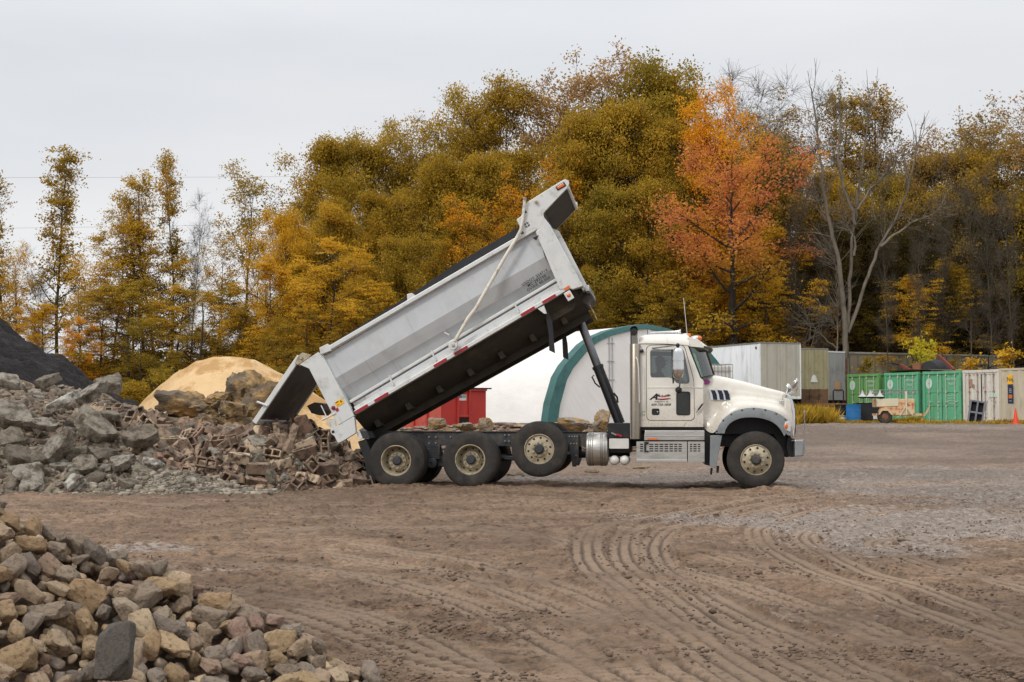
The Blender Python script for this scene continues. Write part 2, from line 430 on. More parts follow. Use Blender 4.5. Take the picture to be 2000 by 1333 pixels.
    tone = fbm(x * .25, y * .4, 4, 51)
    # under and behind the heaps the sheet stays low
    verts = np.stack([x, y, z], 1)
    idx = np.arange(nr * nc).reshape(nr, nc)
    q = np.stack([idx[:-1,:-1].ravel(), idx[:-1,1:].ravel(), idx[1:,1:].ravel(), idx[1:,:-1].ravel()], 1)
    m, n, l, b = newmat('mud')
    def att(nm):
        a = n.new('ShaderNodeAttribute'); a.attribute_name = nm; return a.outputs['Fac']
    tc = n.new('ShaderNodeTexCoord'); ob = tc.outputs['Object']
    mp = n.new('ShaderNodeMapping'); mp.inputs['Scale'].default_value = (1.0, 1.5, 1.0); l.new(ob, mp.inputs['Vector'])
    n1 = noise_node(n, l, mp.outputs[0], 1.3, 8, .62); n2 = noise_node(n, l, mp.outputs[0], 9.0, 8, .7); n3 = noise_node(n, l, mp.outputs[0], 38.0, 6, .7)
    r1 = ramp(n, [(.3, (.150,.094,.055)), (.5, (.240,.158,.100)), (.7, (.335,.235,.158))]); l.new(n1, r1.inputs[0])
    r2 = ramp(n, [(.36, (.36,.34,.32)), (.48, (.92,.91,.9)), (.66, (1.25,1.22,1.18))]); l.new(n2, r2.inputs[0])
    c = mixc(n, l, 1.0, r1.outputs[0], r2.outputs[0], 'MULTIPLY')
    r3 = ramp(n, [(.35, (.62,.6,.58)), (.55, (1,1,1)), (.72, (1.2,1.2,1.2))]); l.new(n3, r3.inputs[0])
    c = mixc(n, l, .8, c, r3.outputs[0], 'MULTIPLY')
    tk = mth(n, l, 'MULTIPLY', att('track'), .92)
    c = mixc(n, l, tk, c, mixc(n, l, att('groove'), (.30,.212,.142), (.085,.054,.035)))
    wmr = n.new('ShaderNodeMapRange'); wmr.inputs['From Min'].default_value = .30; wmr.inputs['From Max'].default_value = .62
    wv = mth(n, l, 'ADD', att('wet'), mth(n, l, 'MULTIPLY', mth(n, l, 'SUBTRACT', n2, .5), 1.5)); wv = mth(n, l, 'SUBTRACT', wv, mth(n, l, 'MULTIPLY', att('track'), .30))
    l.new(wv, wmr.inputs['Value'])
    pale = ramp(n, [(.37, (.10,.068,.046)), (.47, (.20,.150,.115)), (.56, (.31,.26,.22)), (.66, (.42,.375,.34))]); l.new(n2, pale.inputs[0])
    c = mixc(n, l, mth(n, l, 'MULTIPLY', wmr.outputs[0], .85), c, pale.outputs[0])
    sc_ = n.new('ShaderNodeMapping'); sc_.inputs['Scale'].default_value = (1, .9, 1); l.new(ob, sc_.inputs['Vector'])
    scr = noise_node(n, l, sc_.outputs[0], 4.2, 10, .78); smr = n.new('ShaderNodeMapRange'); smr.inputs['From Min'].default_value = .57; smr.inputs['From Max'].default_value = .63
    l.new(scr, smr.inputs['Value']); c = mixc(n, l, mth(n, l, 'MULTIPLY', smr.outputs[0], .85), c, (.075,.046,.026))  # dark flecks painted in for shaded cracks between moist clods
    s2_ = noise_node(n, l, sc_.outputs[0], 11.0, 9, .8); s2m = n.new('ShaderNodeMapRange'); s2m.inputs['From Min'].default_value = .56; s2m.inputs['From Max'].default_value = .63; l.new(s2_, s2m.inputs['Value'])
    c = mixc(n, l, mth(n, l, 'MULTIPLY', s2m.outputs[0], .7), c, (.085,.055,.034))  # finer flecks of the same painted crack shade
    # yard behind the truck is greyer, floor of the wood is leaf litter
    sp = n.new('ShaderNodeSeparateXYZ'); l.new(ob, sp.inputs[0])
    far = n.new('ShaderNodeMapRange'); far.inputs['From Min'].default_value = 27; far.inputs['From Max'].default_value = 40; l.new(sp.outputs['Y'], far.inputs['Value'])
    c = mixc(n, l, mth(n, l, 'MULTIPLY', far.outputs[0], .6), c, mixc(n, l, n2, (.10,.078,.064), (.27,.225,.195)))
    wd = n.new('ShaderNodeMapRange'); wd.inputs['From Min'].default_value = 72; wd.inputs['From Max'].default_value = 80; l.new(sp.outputs['Y'], wd.inputs['Value'])
    c = mixc(n, l, wd.outputs[0], c, mixc(n, l, n2, (.035,.025,.012), (.12,.075,.03)))
    c = mixc(n, l, 1.0, c, mixc(n, l, smoothtone(n, l, att('tone')), (.80,.76,.72), (1.16,1.13,1.10)), 'MULTIPLY')
    l.new(c, b.inputs['Base Color'])
    rg = mth(n, l, 'SUBTRACT', .86, mth(n, l, 'MULTIPLY', wmr.outputs[0], .58)); rg = mth(n, l, 'ADD', rg, mth(n, l, 'MULTIPLY', mth(n, l, 'SUBTRACT', n3, .5), .3), True)
    l.new(rg, b.inputs['Roughness'])
    bp = n.new('ShaderNodeBump'); bp.inputs['Strength'].default_value = 1.0; bp.inputs['Distance'].default_value = .05
    l.new(mth(n, l, 'ADD', n2, mth(n, l, 'MULTIPLY', n3, .45)), bp.inputs['Height']); l.new(bp.outputs[0], b.inputs['Normal'])
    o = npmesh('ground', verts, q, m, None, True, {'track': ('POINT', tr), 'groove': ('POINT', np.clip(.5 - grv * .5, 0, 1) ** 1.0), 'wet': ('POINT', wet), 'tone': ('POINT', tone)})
    tag(o, kind='structure')
build_ground()

def crumbs():
    r = np.random.default_rng(21); bm = bmesh.new(); bmesh.ops.create_icosphere(bm, subdivisions=1, radius=1.0); v = np.array([w.co[:] for w in bm.verts]); f = np.array([[w.index for w in p.verts] for p in bm.faces]); bm.free()
    n = 26000; y = 1 / r.uniform(1/27, 1/7.6, n); x = r.uniform(-.42, .42, n) * y
    d = fbm(x * 1.3, y * 1.3, 3, 11); k = (d > .54) & (r.uniform(0, 1, n) < (d - .53) * 2.5)
    for T in TRACKS[-8:]:      # crumbs pushed up along the tracks
        p = T['p']; i = r.integers(0, len(p) - 1, 260); t = r.uniform(0, 1, 260)[:, None]; q = p[i] * (1 - t) + p[i+1] * t; dd = p[i+1] - p[i]; nn = np.stack([-dd[:,1], dd[:,0]], 1) / (np.linalg.norm(dd, axis=1)[:, None] + 1e-6)
        q = q + nn * (T['half'] * 1.15 * np.sign(r.normal(size=260)) + r.normal(size=260) * .05)[:, None]; x = np.append(x, q[:,0]); y = np.append(y, q[:,1]); k = np.append(k, np.ones(260, bool))
    x = x[k]; y = y[k]; n = len(x); s = r.uniform(.005, .014, n) * np.where(r.uniform(0, 1, n) > .98, 2.2, 1)
    V = v[None] * s[:, None, None] * r.uniform(.6, 1.5, (n, 1, 3)) * np.array([1.3, 1, .7]) + r.normal(size=(n, len(v), 3)) * (s * .14)[:, None, None]
    V += np.stack([x, y, np.zeros(n) + .012], 1)[:, None]
    F = f[None] + (np.arange(n) * len(v))[:, None, None]
    return V.reshape(-1, 3), F.reshape(-1, 3)
# ------------------------------------------------------------------ heaps as height fields
def hfield(name, x0, x1, nx, y0, y1, ny, fn, m, parent=None):
    X, Y = np.meshgrid(np.linspace(x0, x1, nx), np.linspace(y0, y1, ny)); Z = fn(X, Y)
    idx = np.arange(nx * ny).reshape(ny, nx)
    q = np.stack([idx[:-1,:-1].ravel(), idx[:-1,1:].ravel(), idx[1:,1:].ravel(), idx[1:,:-1].ravel()], 1)
    zz = Z.ravel(); keep = (zz[q].max(1) > -.12)
    return npmesh(name, np.stack([X.ravel(), Y.ravel(), zz], 1), q[keep], m, parent, True)
# ------------------------------------------------------------------ stones
def ico(sub):
    bm = bmesh.new(); bmesh.ops.create_icosphere(bm, subdivisions=sub, radius=1.0)
    v = np.array([w.co[:] for w in bm.verts]); f = np.array([[w.index for w in p.verts] for p in bm.faces]); bm.free(); return v, f
ICO = {k: ico(k) for k in (2, 3, 4)}
def rock_mesh(name, sub, seed, dims=(1, .8, .7), faces=11, p=16, rough=.05, m=None):
    r = np.random.default_rng(seed); v, f = ICO[sub]
    n = r.normal(size=(faces, 3)); n /= np.linalg.norm(n, axis=1)[:, None]
    n = np.concatenate([n, np.eye(3), -np.eye(3)]); h = r.uniform(.62, 1.0, len(n)); h[-6:] = r.uniform(.85, 1.0, 6)
    d = np.maximum(v @ n.T, 0) / h
    rad = (d ** p).sum(1) ** (-1.0 / p)
    nz = np.array([mnoise.fractal(Vector(q) * 2.2 + Vector((seed * 3.1, 0, 0)), .9, 2.1, 4) + .8 * mnoise.fractal(Vector(q) * 6.5 + Vector((seed * 2.1, 3, 0)), .7, 2.1, 3) * (sub > 2) for q in v])
    rad = rad * (1 + rough * nz)
    w = v * rad[:, None] * np.array(dims) * .5
    me = bpy.data.meshes.new(name); me.from_pydata(w.tolist(), [], f.tolist()); me.polygons.foreach_set('use_smooth', [True] * len(f))
    me.set_sharp_from_angle(angle=R(38))
    if m: me.materials.append(m)
    return me
def slab_mesh(name, seed, L, W, T, m, sub=3):
    """broken slab: a lumpy flat box with torn edges"""
    r = np.random.default_rng(seed); v, f = ICO[sub]
    k = r.integers(5, 8); a0 = np.sort(r.uniform(0, 2 * math.pi, k) * .25 + np.arange(k) * 2 * math.pi / k * .75 * 1.33)
    n = np.stack([np.cos(a0), np.sin(a0), r.uniform(-.25, .25, k)], 1); h = r.uniform(.7, 1.0, k)
    n = np.concatenate([n, [[0, 0, 1], [0, 0, -1]]]); h = np.append(h, [T / L, T / L])
    v2 = v * np.array([1, 1, 1.0]); d = np.maximum(v2 @ n.T, 0) / h
    rad = (d ** 26).sum(1) ** (-1 / 26)
    nz = np.array([mnoise.fractal(Vector(q) * 3 + Vector((seed * 1.7, 5, 0)), .8, 2.1, 4) for q in v])
    w = v * (rad * (1 + .06 * nz))[:, None] * np.array([L / 2, W / 2, L / 2])
    me = bpy.data.meshes.new(name); me.from_pydata(w.tolist(), [], f.tolist()); me.polygons.foreach_set('use_smooth', [True] * len(f))
    me.set_sharp_from_angle(angle=R(35))
    me.materials.append(m); return me
def block_mesh(name, L, H, D, holes, m, seed):
    """masonry block, hollow ones with two cores right through"""
    bm = bmesh.new(); t = .033
    xs = [-L/2, -L/2 + t, -t/2, t/2, L/2 - t, L/2] if holes == 2 else ([-L/2, -L/2 + t, L/2 - t, L/2] if holes == 1 else [-L/2, 0, L/2])
    ys = [-D/2, -D/2 + t, D/2 - t, D/2] if holes else [-D/2, D/2]
    g = {}
    for k, z in enumerate((-H/2, H/2)):
        for i, x in enumerate(xs):
            for j, y in enumerate(ys): g[i, j, k] = bm.verts.new((x, y, z))
    solid = lambda i, j: not (holes and j == 1 and ((holes == 2 and i in (1, 3)) or (holes == 1 and i == 1)))
    for i in range(len(xs) - 1):
        for j in range(len(ys) - 1):
            if not solid(i, j): continue
            bm.faces.new((g[i,j,1], g[i+1,j,1], g[i+1,j+1,1], g[i,j+1,1])); bm.faces.new((g[i,j,0], g[i,j+1,0], g[i+1,j+1,0], g[i+1,j,0]))
            for (a, b, ii, jj) in (((i,j),(i+1,j),i,j-1), ((i+1,j),(i+1,j+1),i+1,j), ((i+1,j+1),(i,j+1),i,j+1), ((i,j+1),(i,j),i-1,j)):
                out = ii < 0 or jj < 0 or ii >= len(xs)-1 or jj >= len(ys)-1 or not solid(ii, jj)
                if out: bm.faces.new((g[(*a,0)], g[(*b,0)], g[(*b,1)], g[(*a,1)]))
    bmesh.ops.recalc_face_normals(bm, faces=bm.faces)
    bmesh.ops.bevel(bm, geom=[e for e in bm.edges if e.is_manifold and e.calc_face_angle(0) > .8], offset=.006, segments=1, affect='EDGES')
    r = random.Random(seed)
    for v in bm.verts:
        nn = mnoise.noise_vector(v.co * 9 + Vector((seed, 0, 0))) * .007
        v.co += nn
        c = Vector((L/2 * (1 if seed % 2 else -1), D/2, H/2 * (1 if seed % 3 else -1)))
        q = (v.co - c).length
        if seed % 4 != 0 and q < .06: v.co -= (c * .28) * (1 - q / .06) * .6
    me = bpy.data.meshes.new(name); bm.to_mesh(me); bm.free(); me.materials.append(m); return me

M_stone = pm('quarry_stone', ['#7d6a58', '#bfa688', '#957e68', '#c9b090'], 7, .92, bump=1, bscale=30, bdist=.02, rnd=True,
             rndcols=['#b89d82', '#988878', '#c0a27a', '#857a70', '#a88a74', '#c8ae8e', '#706964', '#b5966e', '#a8877a', '#b8a690', '#948474', '#ad967c', '#ceb694', '#9c9084', '#b08e64'],
             dirt='#54473b', dcut=(.50, .72), dscale=6)
M_slab_stone = pm('slate_stone', ['#4a443e', '#5e574f', '#3a3632'], 7, .9, bump=1, bscale=30, bdist=.014, dirt='#6b6357', dcut=(.55, .75))
M_conc = pm('broken_concrete', ['#6a6256', '#989083', '#7c7365', '#a39b8d'], 3.5, .92, bump=1, bscale=14, bdist=.06, rnd=True,
            rndcols=['#979082', '#766c5b', '#a8a295', '#827968', '#6a6052', '#9f988b', '#7a6f5f', '#8d8474'], dirt='#54483a', dcut=(.44, .60), dscale=3.2)
M_conc_pale = pm('pale_concrete', ['#9f9a8f', '#bdb8ad', '#87827a'], 2.2, .9, bump=1, bscale=14, bdist=.05, rnd=True, dirt='#655c50', dcut=(.46, .58), dscale=2.4)
M_gravel = pm('grey_gravel_stone', ['#7d7263', '#978c7c', '#645a4d'], 3, .95, bump=.6, bscale=20, rnd=True, rndcols=['#8d8374', '#726757', '#a69d8f', '#5f564a', '#83786a', '#99907f'], dirt='#5f564a', dcut=(.48, .6), dscale=2.0)
M_brick = pm('masonry_block', ['#857060', '#a38b74', '#74604f'], 6, .94, bump=.8, bscale=40, bdist=.012, rnd=True,
             rndcols=['#9b846f', '#7a6453', '#8b6f5c', '#b09a7e', '#645045', '#927a66', '#705a4b', '#bea88c', '#806a59', '#876656'], dirt='#4f4338', dcut=(.47, .6), dscale=7)
M_brick_pale = pm('pale_masonry', ['#b5a084', '#cbb898', '#a89070'], 4, .9, bump=.4, bscale=30, bdist=.005, rnd=True, dirt='#7d6c58', dcut=(.55, .7), dscale=5)
M_fill = pm('rubble_dirt', ['#5b4a3c', '#77624f', '#4a3b2f'], 2.2, .95, bump=1, bscale=9, bdist=.06, dirt='#86735f', dcut=(.5, .66), dscale=6)
M_gravelfill = pm('grey_fines', ['#6e675d', '#88806f', '#565048'], 3, .95, bump=1, bscale=12, bdist=.05, dirt='#9d968a', dcut=(.55, .66), dscale=14)
M_sandst = pm('ochre_sandstone', ['#8a7050', '#b29160', '#786247', '#a1855a'], 2.4, .95, bump=1, bscale=7, bdist=.14, rnd=True, dirt='#685c4e', dcut=(.46, .58), dscale=2.2)
M_boulder = pm('yellow_boulder', ['#8a6a3f', '#a98652', '#7a6448', '#9c8a6c'], 3, .9, bump=1, bscale=9, bdist=.08, rnd=True, dirt='#8f877b', dcut=(.47, .56), dscale=2.4)

M_frag = pm('grey_brown_fragment', ['#6e6356', '#8a7d6d', '#5e5448'], 3, .95, bump=.8, bscale=20, rnd=True, rndcols=['#8b7c6a', '#6a5c4e', '#7c6e5e', '#9a8a76', '#5d5146', '#86735f'], dirt='#564a3e', dcut=(.46, .6), dscale=3)
def scatter(x0, x1, y0, y1, dmin, n, ok, seed):
    """dart throwing with a cell grid"""
    r = np.random.default_rng(seed); pts = []; cell = {}
    for _ in range(n * 30):
        if len(pts) >= n: break
        x, y = r.uniform(x0, x1), r.uniform(y0, y1)
        if not ok(x, y): continue
        d = dmin * r.uniform(.8, 1.25); ci, cj = int(math.floor(x / dmin)), int(math.floor(y / dmin)); bad = False
        for i in range(ci - 2, ci + 3):
            for j in range(cj - 2, cj + 3):
                for (u, v) in cell.get((i, j), ()):
                    if (u - x) ** 2 + (v - y) ** 2 < d * d: bad = True; break
                if bad: break
            if bad: break
        if not bad: pts.append((x, y)); cell.setdefault((ci, cj), []).append((x, y))
    return pts
def slope_rot(fn, x, y, yaw, tx=0.0, ty=0.0, e=.15):
    zx = (float(fn(np.array([x+e]), np.array([y]))[0]) - float(fn(np.array([x-e]), np.array([y]))[0])) / (2*e)
    zy = (float(fn(np.array([x]), np.array([y+e]))[0]) - float(fn(np.array([x]), np.array([y-e]))[0])) / (2*e)
    nrm = Vector((-zx, -zy, 1)).normalized()
    q = Vector((0, 0, 1)).rotation_difference(nrm)
    return (q.to_matrix().to_4x4() @ Matrix.Rotation(yaw, 4, 'Z') @ Matrix.Rotation(tx, 4, 'X') @ Matrix.Rotation(ty, 4, 'Y'))
def put(me, name, loc, rot, s, label, cat, group):
    o = bpy.data.objects.new(name, me); COL.objects.link(o)
    S = Matrix.Diagonal((*((s,)*3 if isinstance(s, (int, float)) else s), 1))
    o.matrix_world = Matrix.Translation(loc) @ rot @ S
    tag(o, label, cat, group); return o
def mass(name, items, m):
    """many small pieces merged into one stuff object; items: (mesh verts, faces, matrix)"""
    V = []; F = []; n = 0; K = []
    for (v, f, Mx) in items:
        A = np.array(Mx); w = v @ A[:3,:3].T + A[:3,3]; V.append(w); F.append(f + n); n += len(w); K.append(np.full(len(f), random.random()))
    return npmesh(name, np.concatenate(V), np.concatenate(F), m, None, False, {'piece': ('FACE', np.concatenate(K))})
def mv(me):
    v = np.empty(len(me.vertices) * 3); me.vertices.foreach_get('co', v)
    me.calc_loop_triangles(); t = np.empty(len(me.loop_triangles) * 3, dtype=np.int32); me.loop_triangles.foreach_get('vertices', t)
    return v.reshape(-1, 3), t.reshape(-1, 3)

cv_, cf_ = crumbs()
M_crumb = pm('mud_crumb', ['#58473a', '#6f5c4c', '#463930'], 2.0, .95)
o = npmesh('mud_crumbs', cv_, cf_, M_crumb, None, False); tag(o, 'small brown mud crumbs and grit strewn over the yard', 'mud crumbs', kind='stuff')
# ---------------- heap of quarry stones in the foreground
def h_near(X, Y):
    top = np.interp(X, [-4.5, -3.4, -2.62, -2.0, -1.5, -1.05, -.72, -.45, -.2], [1.62, 1.34, 1.06, .76, .56, .385, .22, .06, -.10])
    yr = 6.75 + .12 * np.sin(X * 3)
    front = top - .48 * np.clip(yr - Y, 0, 9) + .05 * np.clip(yr - Y, 0, 9) ** 2 * .3
    back = top - .62 * np.clip(Y - yr, 0, 9)
    return np.minimum(front, back) + .05 * (fbm(X * 2.2, Y * 2.2, 2, 91) - .5)
o = hfield('stone_heap_fill', -4.6, .3, 90, 4.3, 9.2, 90, lambda X, Y: h_near(X, Y) - .12, M_fill); tag(o, 'brown fines and grit between the quarry stones of the near heap', 'rubble', kind='stuff')
RK = [rock_mesh('quarry_stone', 4, 100 + i, (1, random.uniform(.72, .95), random.uniform(.6, .85)), random.choice((9, 12, 15)), random.choice((16, 24, 34)), .085, M_stone) for i in range(14)]
RKS = [mv(rock_mesh('stone_piece', 3, 200 + i, (1, .85, .7), 9, 14, .08)) for i in range(6)]
hz = lambda fn, x, y: float(fn(np.array([x]), np.array([y]))[0])
pts = scatter(-3.3, .15, 4.75, 7.25, .098, 1200, lambda x, y: hz(h_near, x, y) > .0 and y > 4.75, 5)
def seen_key(p):
    x, y = p; return abs(x / y + .2) * 3 + (y - 5.8) * .4 + (9 if x / y < -.46 else 0) + (6 if hz(h_near, x, y) < 1.54 - .235 * y else 0) + (2 if y > 7.1 else 0)
pts.sort(key=seen_key)
extra = pts[290:]; pts = pts[:290]
SLAB = at(218, 1278, 5.72)
for (x, y) in pts:
    s = random.choice((.10, .115, .13, .145, .17)) * random.uniform(.88, 1.15)
    if (x - SLAB.x) ** 2 + (y - SLAB.y) ** 2 < .012: continue
    rot = slope_rot(h_near, x, y, random.uniform(0, 6.28), random.gauss(0, .5), random.gauss(0, .5))
    put(random.choice(RK), 'quarry_stone', (x, y, hz(h_near, x, y) + s * .10 + random.uniform(-.015, .03)), rot, (s * random.uniform(1.0, 1.35), s, s * random.uniform(.8, 1.05)),
        'tan to brown angular quarry stone in the heap at the lower left', 'stone', 'quarry stones of the near heap')
me = rock_mesh('flat_stone', 4, 333, (1, .62, .34), 4, 30, .05, M_slab_stone)
put(me, 'flat_stone', SLAB + Vector((0, .05, .0)), Matrix.Rotation(R(-4), 4, 'Y') @ Matrix.Rotation(R(72), 4, 'X') @ Matrix.Rotation(R(88), 4, 'Z'), .27, 'large dark grey upright flat stone standing in the near stone heap', 'stone', None)
items = []
for q_ in [(*p, .02, random.choice((.10, .12, .14, .16))) for p in extra] + [(*p, -.04, random.uniform(.05, .09)) for p in scatter(-3.4, .2, 4.7, 7.6, .065, 1900, lambda x, y: hz(h_near, x, y) > -.04, 8)]:
    x, y, dz_, s = q_; items.append((*random.choice(RKS), Matrix.Translation((x, y, hz(h_near, x, y) + dz_)) @ slope_rot(h_near, x, y, random.uniform(0, 6), .4, .3) @ Matrix.Scale(s, 4)))
o = mass('small_stones', items, M_stone); tag(o, 'small brown stones filling the gaps of the near heap', 'stones', kind='stuff')

# ---------------- big rubble heap behind: broken concrete on the left, masonry blocks under the tailgate
def h_mound(X, Y):
    top = np.interp(X, [-22, -16, -13, -11.2, -9.6, -8.2, -7.2, -6.2, -5.2, -4.3, -3.7, -3.1, -2.75, -2.4], [2.45, 2.55, 2.3, 2.10, 1.92, 1.45, 1.12, 1.02, 1.08, 1.1, .9, .45, .12, -.2])
    yf = np.interp(X, [-22, -12, -7.2, -6.2, -4.5, -3.2, -2.6], [23.6, 24.0, 24.4, 24.9, 25.2, 25.7, 26.4])
    yr = np.interp(X, [-22, -9, -7, -5, -3], [30.5, 30.0, 28.8, 28.0, 27.6])
    t = np.clip((Y - yf) / (yr - yf), -1, 1)
    f = np.where(t > 0, np.sin(np.clip(t, 0, 1) * math.pi / 2) ** .9, t * .8)
    b = np.clip(Y - yr, 0, 20)
    z = np.where(top < .03, -.4, top * f - .10 * b - .06 * b ** 2)
    return z + (fbm(X * .9, Y * .9, 3, 61) - .5) * .35 * np.clip(t * 3, 0, 1) - .03
o = hfield('rubble_heap_fill', -22, -2.2, 260, 23.2, 36, 170, lambda X, Y: h_mound(X, Y) + (fbm(X * 4, Y * 4, 3, 66) - .5) * .10, M_fill); tag(o, 'brown dirt and fines of the demolition rubble heap left of the truck', 'rubble', kind='stuff')
def h_fan(X, Y):     # grey fines run out at the foot
    return .42 * np.exp(-(((X + 6.4) / 1.25) ** 2 + ((Y - 25.1) / .75) ** 2)) - .06 + (fbm(X * 5, Y * 5, 3, 68) - .5) * .08
o = hfield('grey_fines', -9.5, -4.2, 120, 23.6, 26.6, 80, h_fan, M_gravelfill); tag(o, 'pale grey fines spilled at the foot of the concrete rubble', 'gravel', kind='stuff')
SL = [slab_mesh('concrete_slab', 300 + i, 1, random.uniform(.55, .9), random.uniform(.22, .34), M_conc) for i in range(8)]
CK = [rock_mesh('concrete_chunk', 3, 400 + i, (1, random.uniform(.7, .95), random.uniform(.55, .8)), 9, 20, .08, M_conc) for i in range(8)]
CKB = [rock_mesh('earthy_chunk', 3, 450 + i, (1, random.uniform(.7, .95), random.uniform(.5, .75)), 9, 20, .10, M_frag) for i in range(5)]
BL = [block_mesh('masonry_block', .40, .19, .19, 2, M_brick, 1), block_mesh('masonry_block', .40, .19, .14, 0, M_brick, 2), block_mesh('masonry_block', .30, .15, .14, 0, M_brick, 3),
      block_mesh('masonry_block', .40, .10, .19, 0, M_brick, 5), block_mesh('masonry_block', .22, .19, .19, 1, M_brick, 7), block_mesh('masonry_block', .26, .12, .09, 0, M_brick, 9), block_mesh('masonry_block', .40, .19, .10, 2, M_brick, 4)]
# the slabs one can tell apart: (px, py, Y, length, pale?, yaw, pitch, roll)
named = [(125, 785, 26.6, .95, 1, -.45, .25, .5, 'long pale concrete slab lying tilted high on the left heap'), (118, 872, 25.4, .95, 0, -.9, .9, .1, 'broad tan-grey concrete slab leaning in the middle of the left heap'),
         (60, 932, 24.7, 1.0, 0, .3, 1.0, -.25, 'big rounded concrete slab at the left foot of the heap'), (145, 942, 24.5, .58, 1, -.5, .7, .15, 'small pale concrete slab at the foot of the heap'),
         (280, 852, 26.0, .98, 0, .05, .75, .05, 'smooth grey lens-shaped concrete slab right of the heap centre'), (190, 838, 26.3, 1.15, 0, .62, .5, .15, 'long dark concrete curb piece sloping down to the right'),
         (28, 812, 26.4, 1.1, 0, .4, .8, .2, 'grey boulder-like concrete lump at the left picture edge'), (170, 905, 25.0, .72, 0, .1, .9, -.1, 'grey concrete chunk below the broad tan slab'),
         (40, 890, 25.1, .85, 0, .7, .4, .4, 'grey concrete slab propped above the left foot'), (255, 945, 24.6, .5, 0, .2, .4, 0, 'flat grey concrete piece near the small gravel'),
         (175, 772, 27.6, .8, 0, -.5, .5, .3, 'mud-coated concrete slab under the crest of the left heap'), (300, 905, 25.3, .55, 1, .3, .6, .3, 'pale broken concrete lump beside the small gravel'),
         (215, 812, 26.9, .6, 0, .1, .3, .2, 'dark grey slab fragment above the lens-shaped slab'), (20, 745, 29, .8, 0, .2, .6, 0, 'brown-grey slab near the crest at the left edge'),
         (95, 745, 29, .75, 0, -.3, .4, 0, 'flat slab on the crest below the black earth heap'), (215, 752, 28.8, .9, 0, .15, .35, .1, 'long flat slab lying along the crest'),
         (240, 905, 25.2, .62, 0, -.2, .8, .2, 'squat grey concrete lump under the lens-shaped slab'), (95, 830, 26.0, .6, 0, .5, .6, .4, 'pointed grey concrete fragment under the long pale slab'),
         (535, 935, 25.5, .55, 0, 1.2, .5, .2, 'upright lumpy concrete lump at the foot of the block heap'), (505, 868, 26.6, .8, 0, .15, .7, -.1, 'grey concrete lump in the middle of the block heap'),
         (512, 842, 27.2, .60, 2, .2, .95, .15, 'pale tan flat slab lying under the tailgate tip')]
for i, (px, py, Y, L, pale, ya, pi_, ro, lab) in enumerate(named):
    q = at(px, py, Y); me = slab_mesh('concrete_slab', 500 + i, 1, .62 if pale else .7, .24 if pale else .36, M_conc_pale if pale == 1 else M_brick_pale if pale == 2 else M_conc, 4)
    z = max(q.z, hz(h_mound, q.x, q.y) + .02)
    put(me, 'concrete_slab', (q.x, q.y - .1, q.z), Matrix.Rotation(ya, 4, 'Y') @ Matrix.Rotation(pi_, 4, 'X') @ Matrix.Rotation(ro, 4, 'Z'), (L * .74, L * .72, L * .74), lab, 'concrete slab', None)
pts = scatter(-13.2, -6.9, 23.9, 30.6, .33, 296, lambda x, y: hz(h_mound, x, y) > .05, 11)
for (x, y) in pts:
    s = random.choice((.24, .32, .42, .55)) * random.uniform(.85, 1.15); big = random.random() < .4
    brown = y > 26.9 - (x + 9) * .25
    if brown: s *= .72; big = big and random.random() < .4
    rot = slope_rot(h_mound, x, y, random.uniform(0, 6.28), random.gauss(0, .4), random.gauss(0, .3))
    put(random.choice(SL if big else CKB if brown else CK), 'concrete_slab' if big else 'concrete_chunk', (x, y, hz(h_mound, x, y) + s * .08), rot, s,
        'grey flat broken concrete slab lying in the left rubble heap' if big else 'lumpy grey or earthy brown chunk lying in the left rubble heap', 'concrete slab' if big else 'concrete chunk', 'broken slabs of the left rubble heap' if big else 'concrete chunks of the left rubble heap')
pts = scatter(-9.0, -2.75, 24.6, 29.2, .255, 420, lambda x, y: hz(h_mound, x, y) > .02 and x > -8.6 + (27.5 - y) * .9, 12)
pts.sort(key=lambda p: abs(p[0] + 5) * .3 + (p[1] - 24.5) * .5)
for (x, y) in pts[:275]:
    rot = slope_rot(h_mound, x, y, random.uniform(0, 6.28), random.gauss(0, .55), random.gauss(0, .55)); k = random.random()
    if k < .8:
        me = random.choices(BL, (5, 4, 4, 3, 2, 3, 2))[0]
        o = put(me, 'masonry_block', (x, y, hz(h_mound, x, y) + random.uniform(.02, .12)), rot, random.uniform(.85, 1.08), 'brown dusty masonry block tumbled in the heap under the tailgate', 'masonry block', 'masonry blocks of the dumped heap')
    else:
        s = random.uniform(.22, .42); put(random.choice(CK), 'concrete_chunk', (x, y, hz(h_mound, x, y) + s * .12), rot, s, 'grey-brown broken chunk among the dumped masonry blocks', 'concrete chunk', 'broken chunks among the masonry blocks')
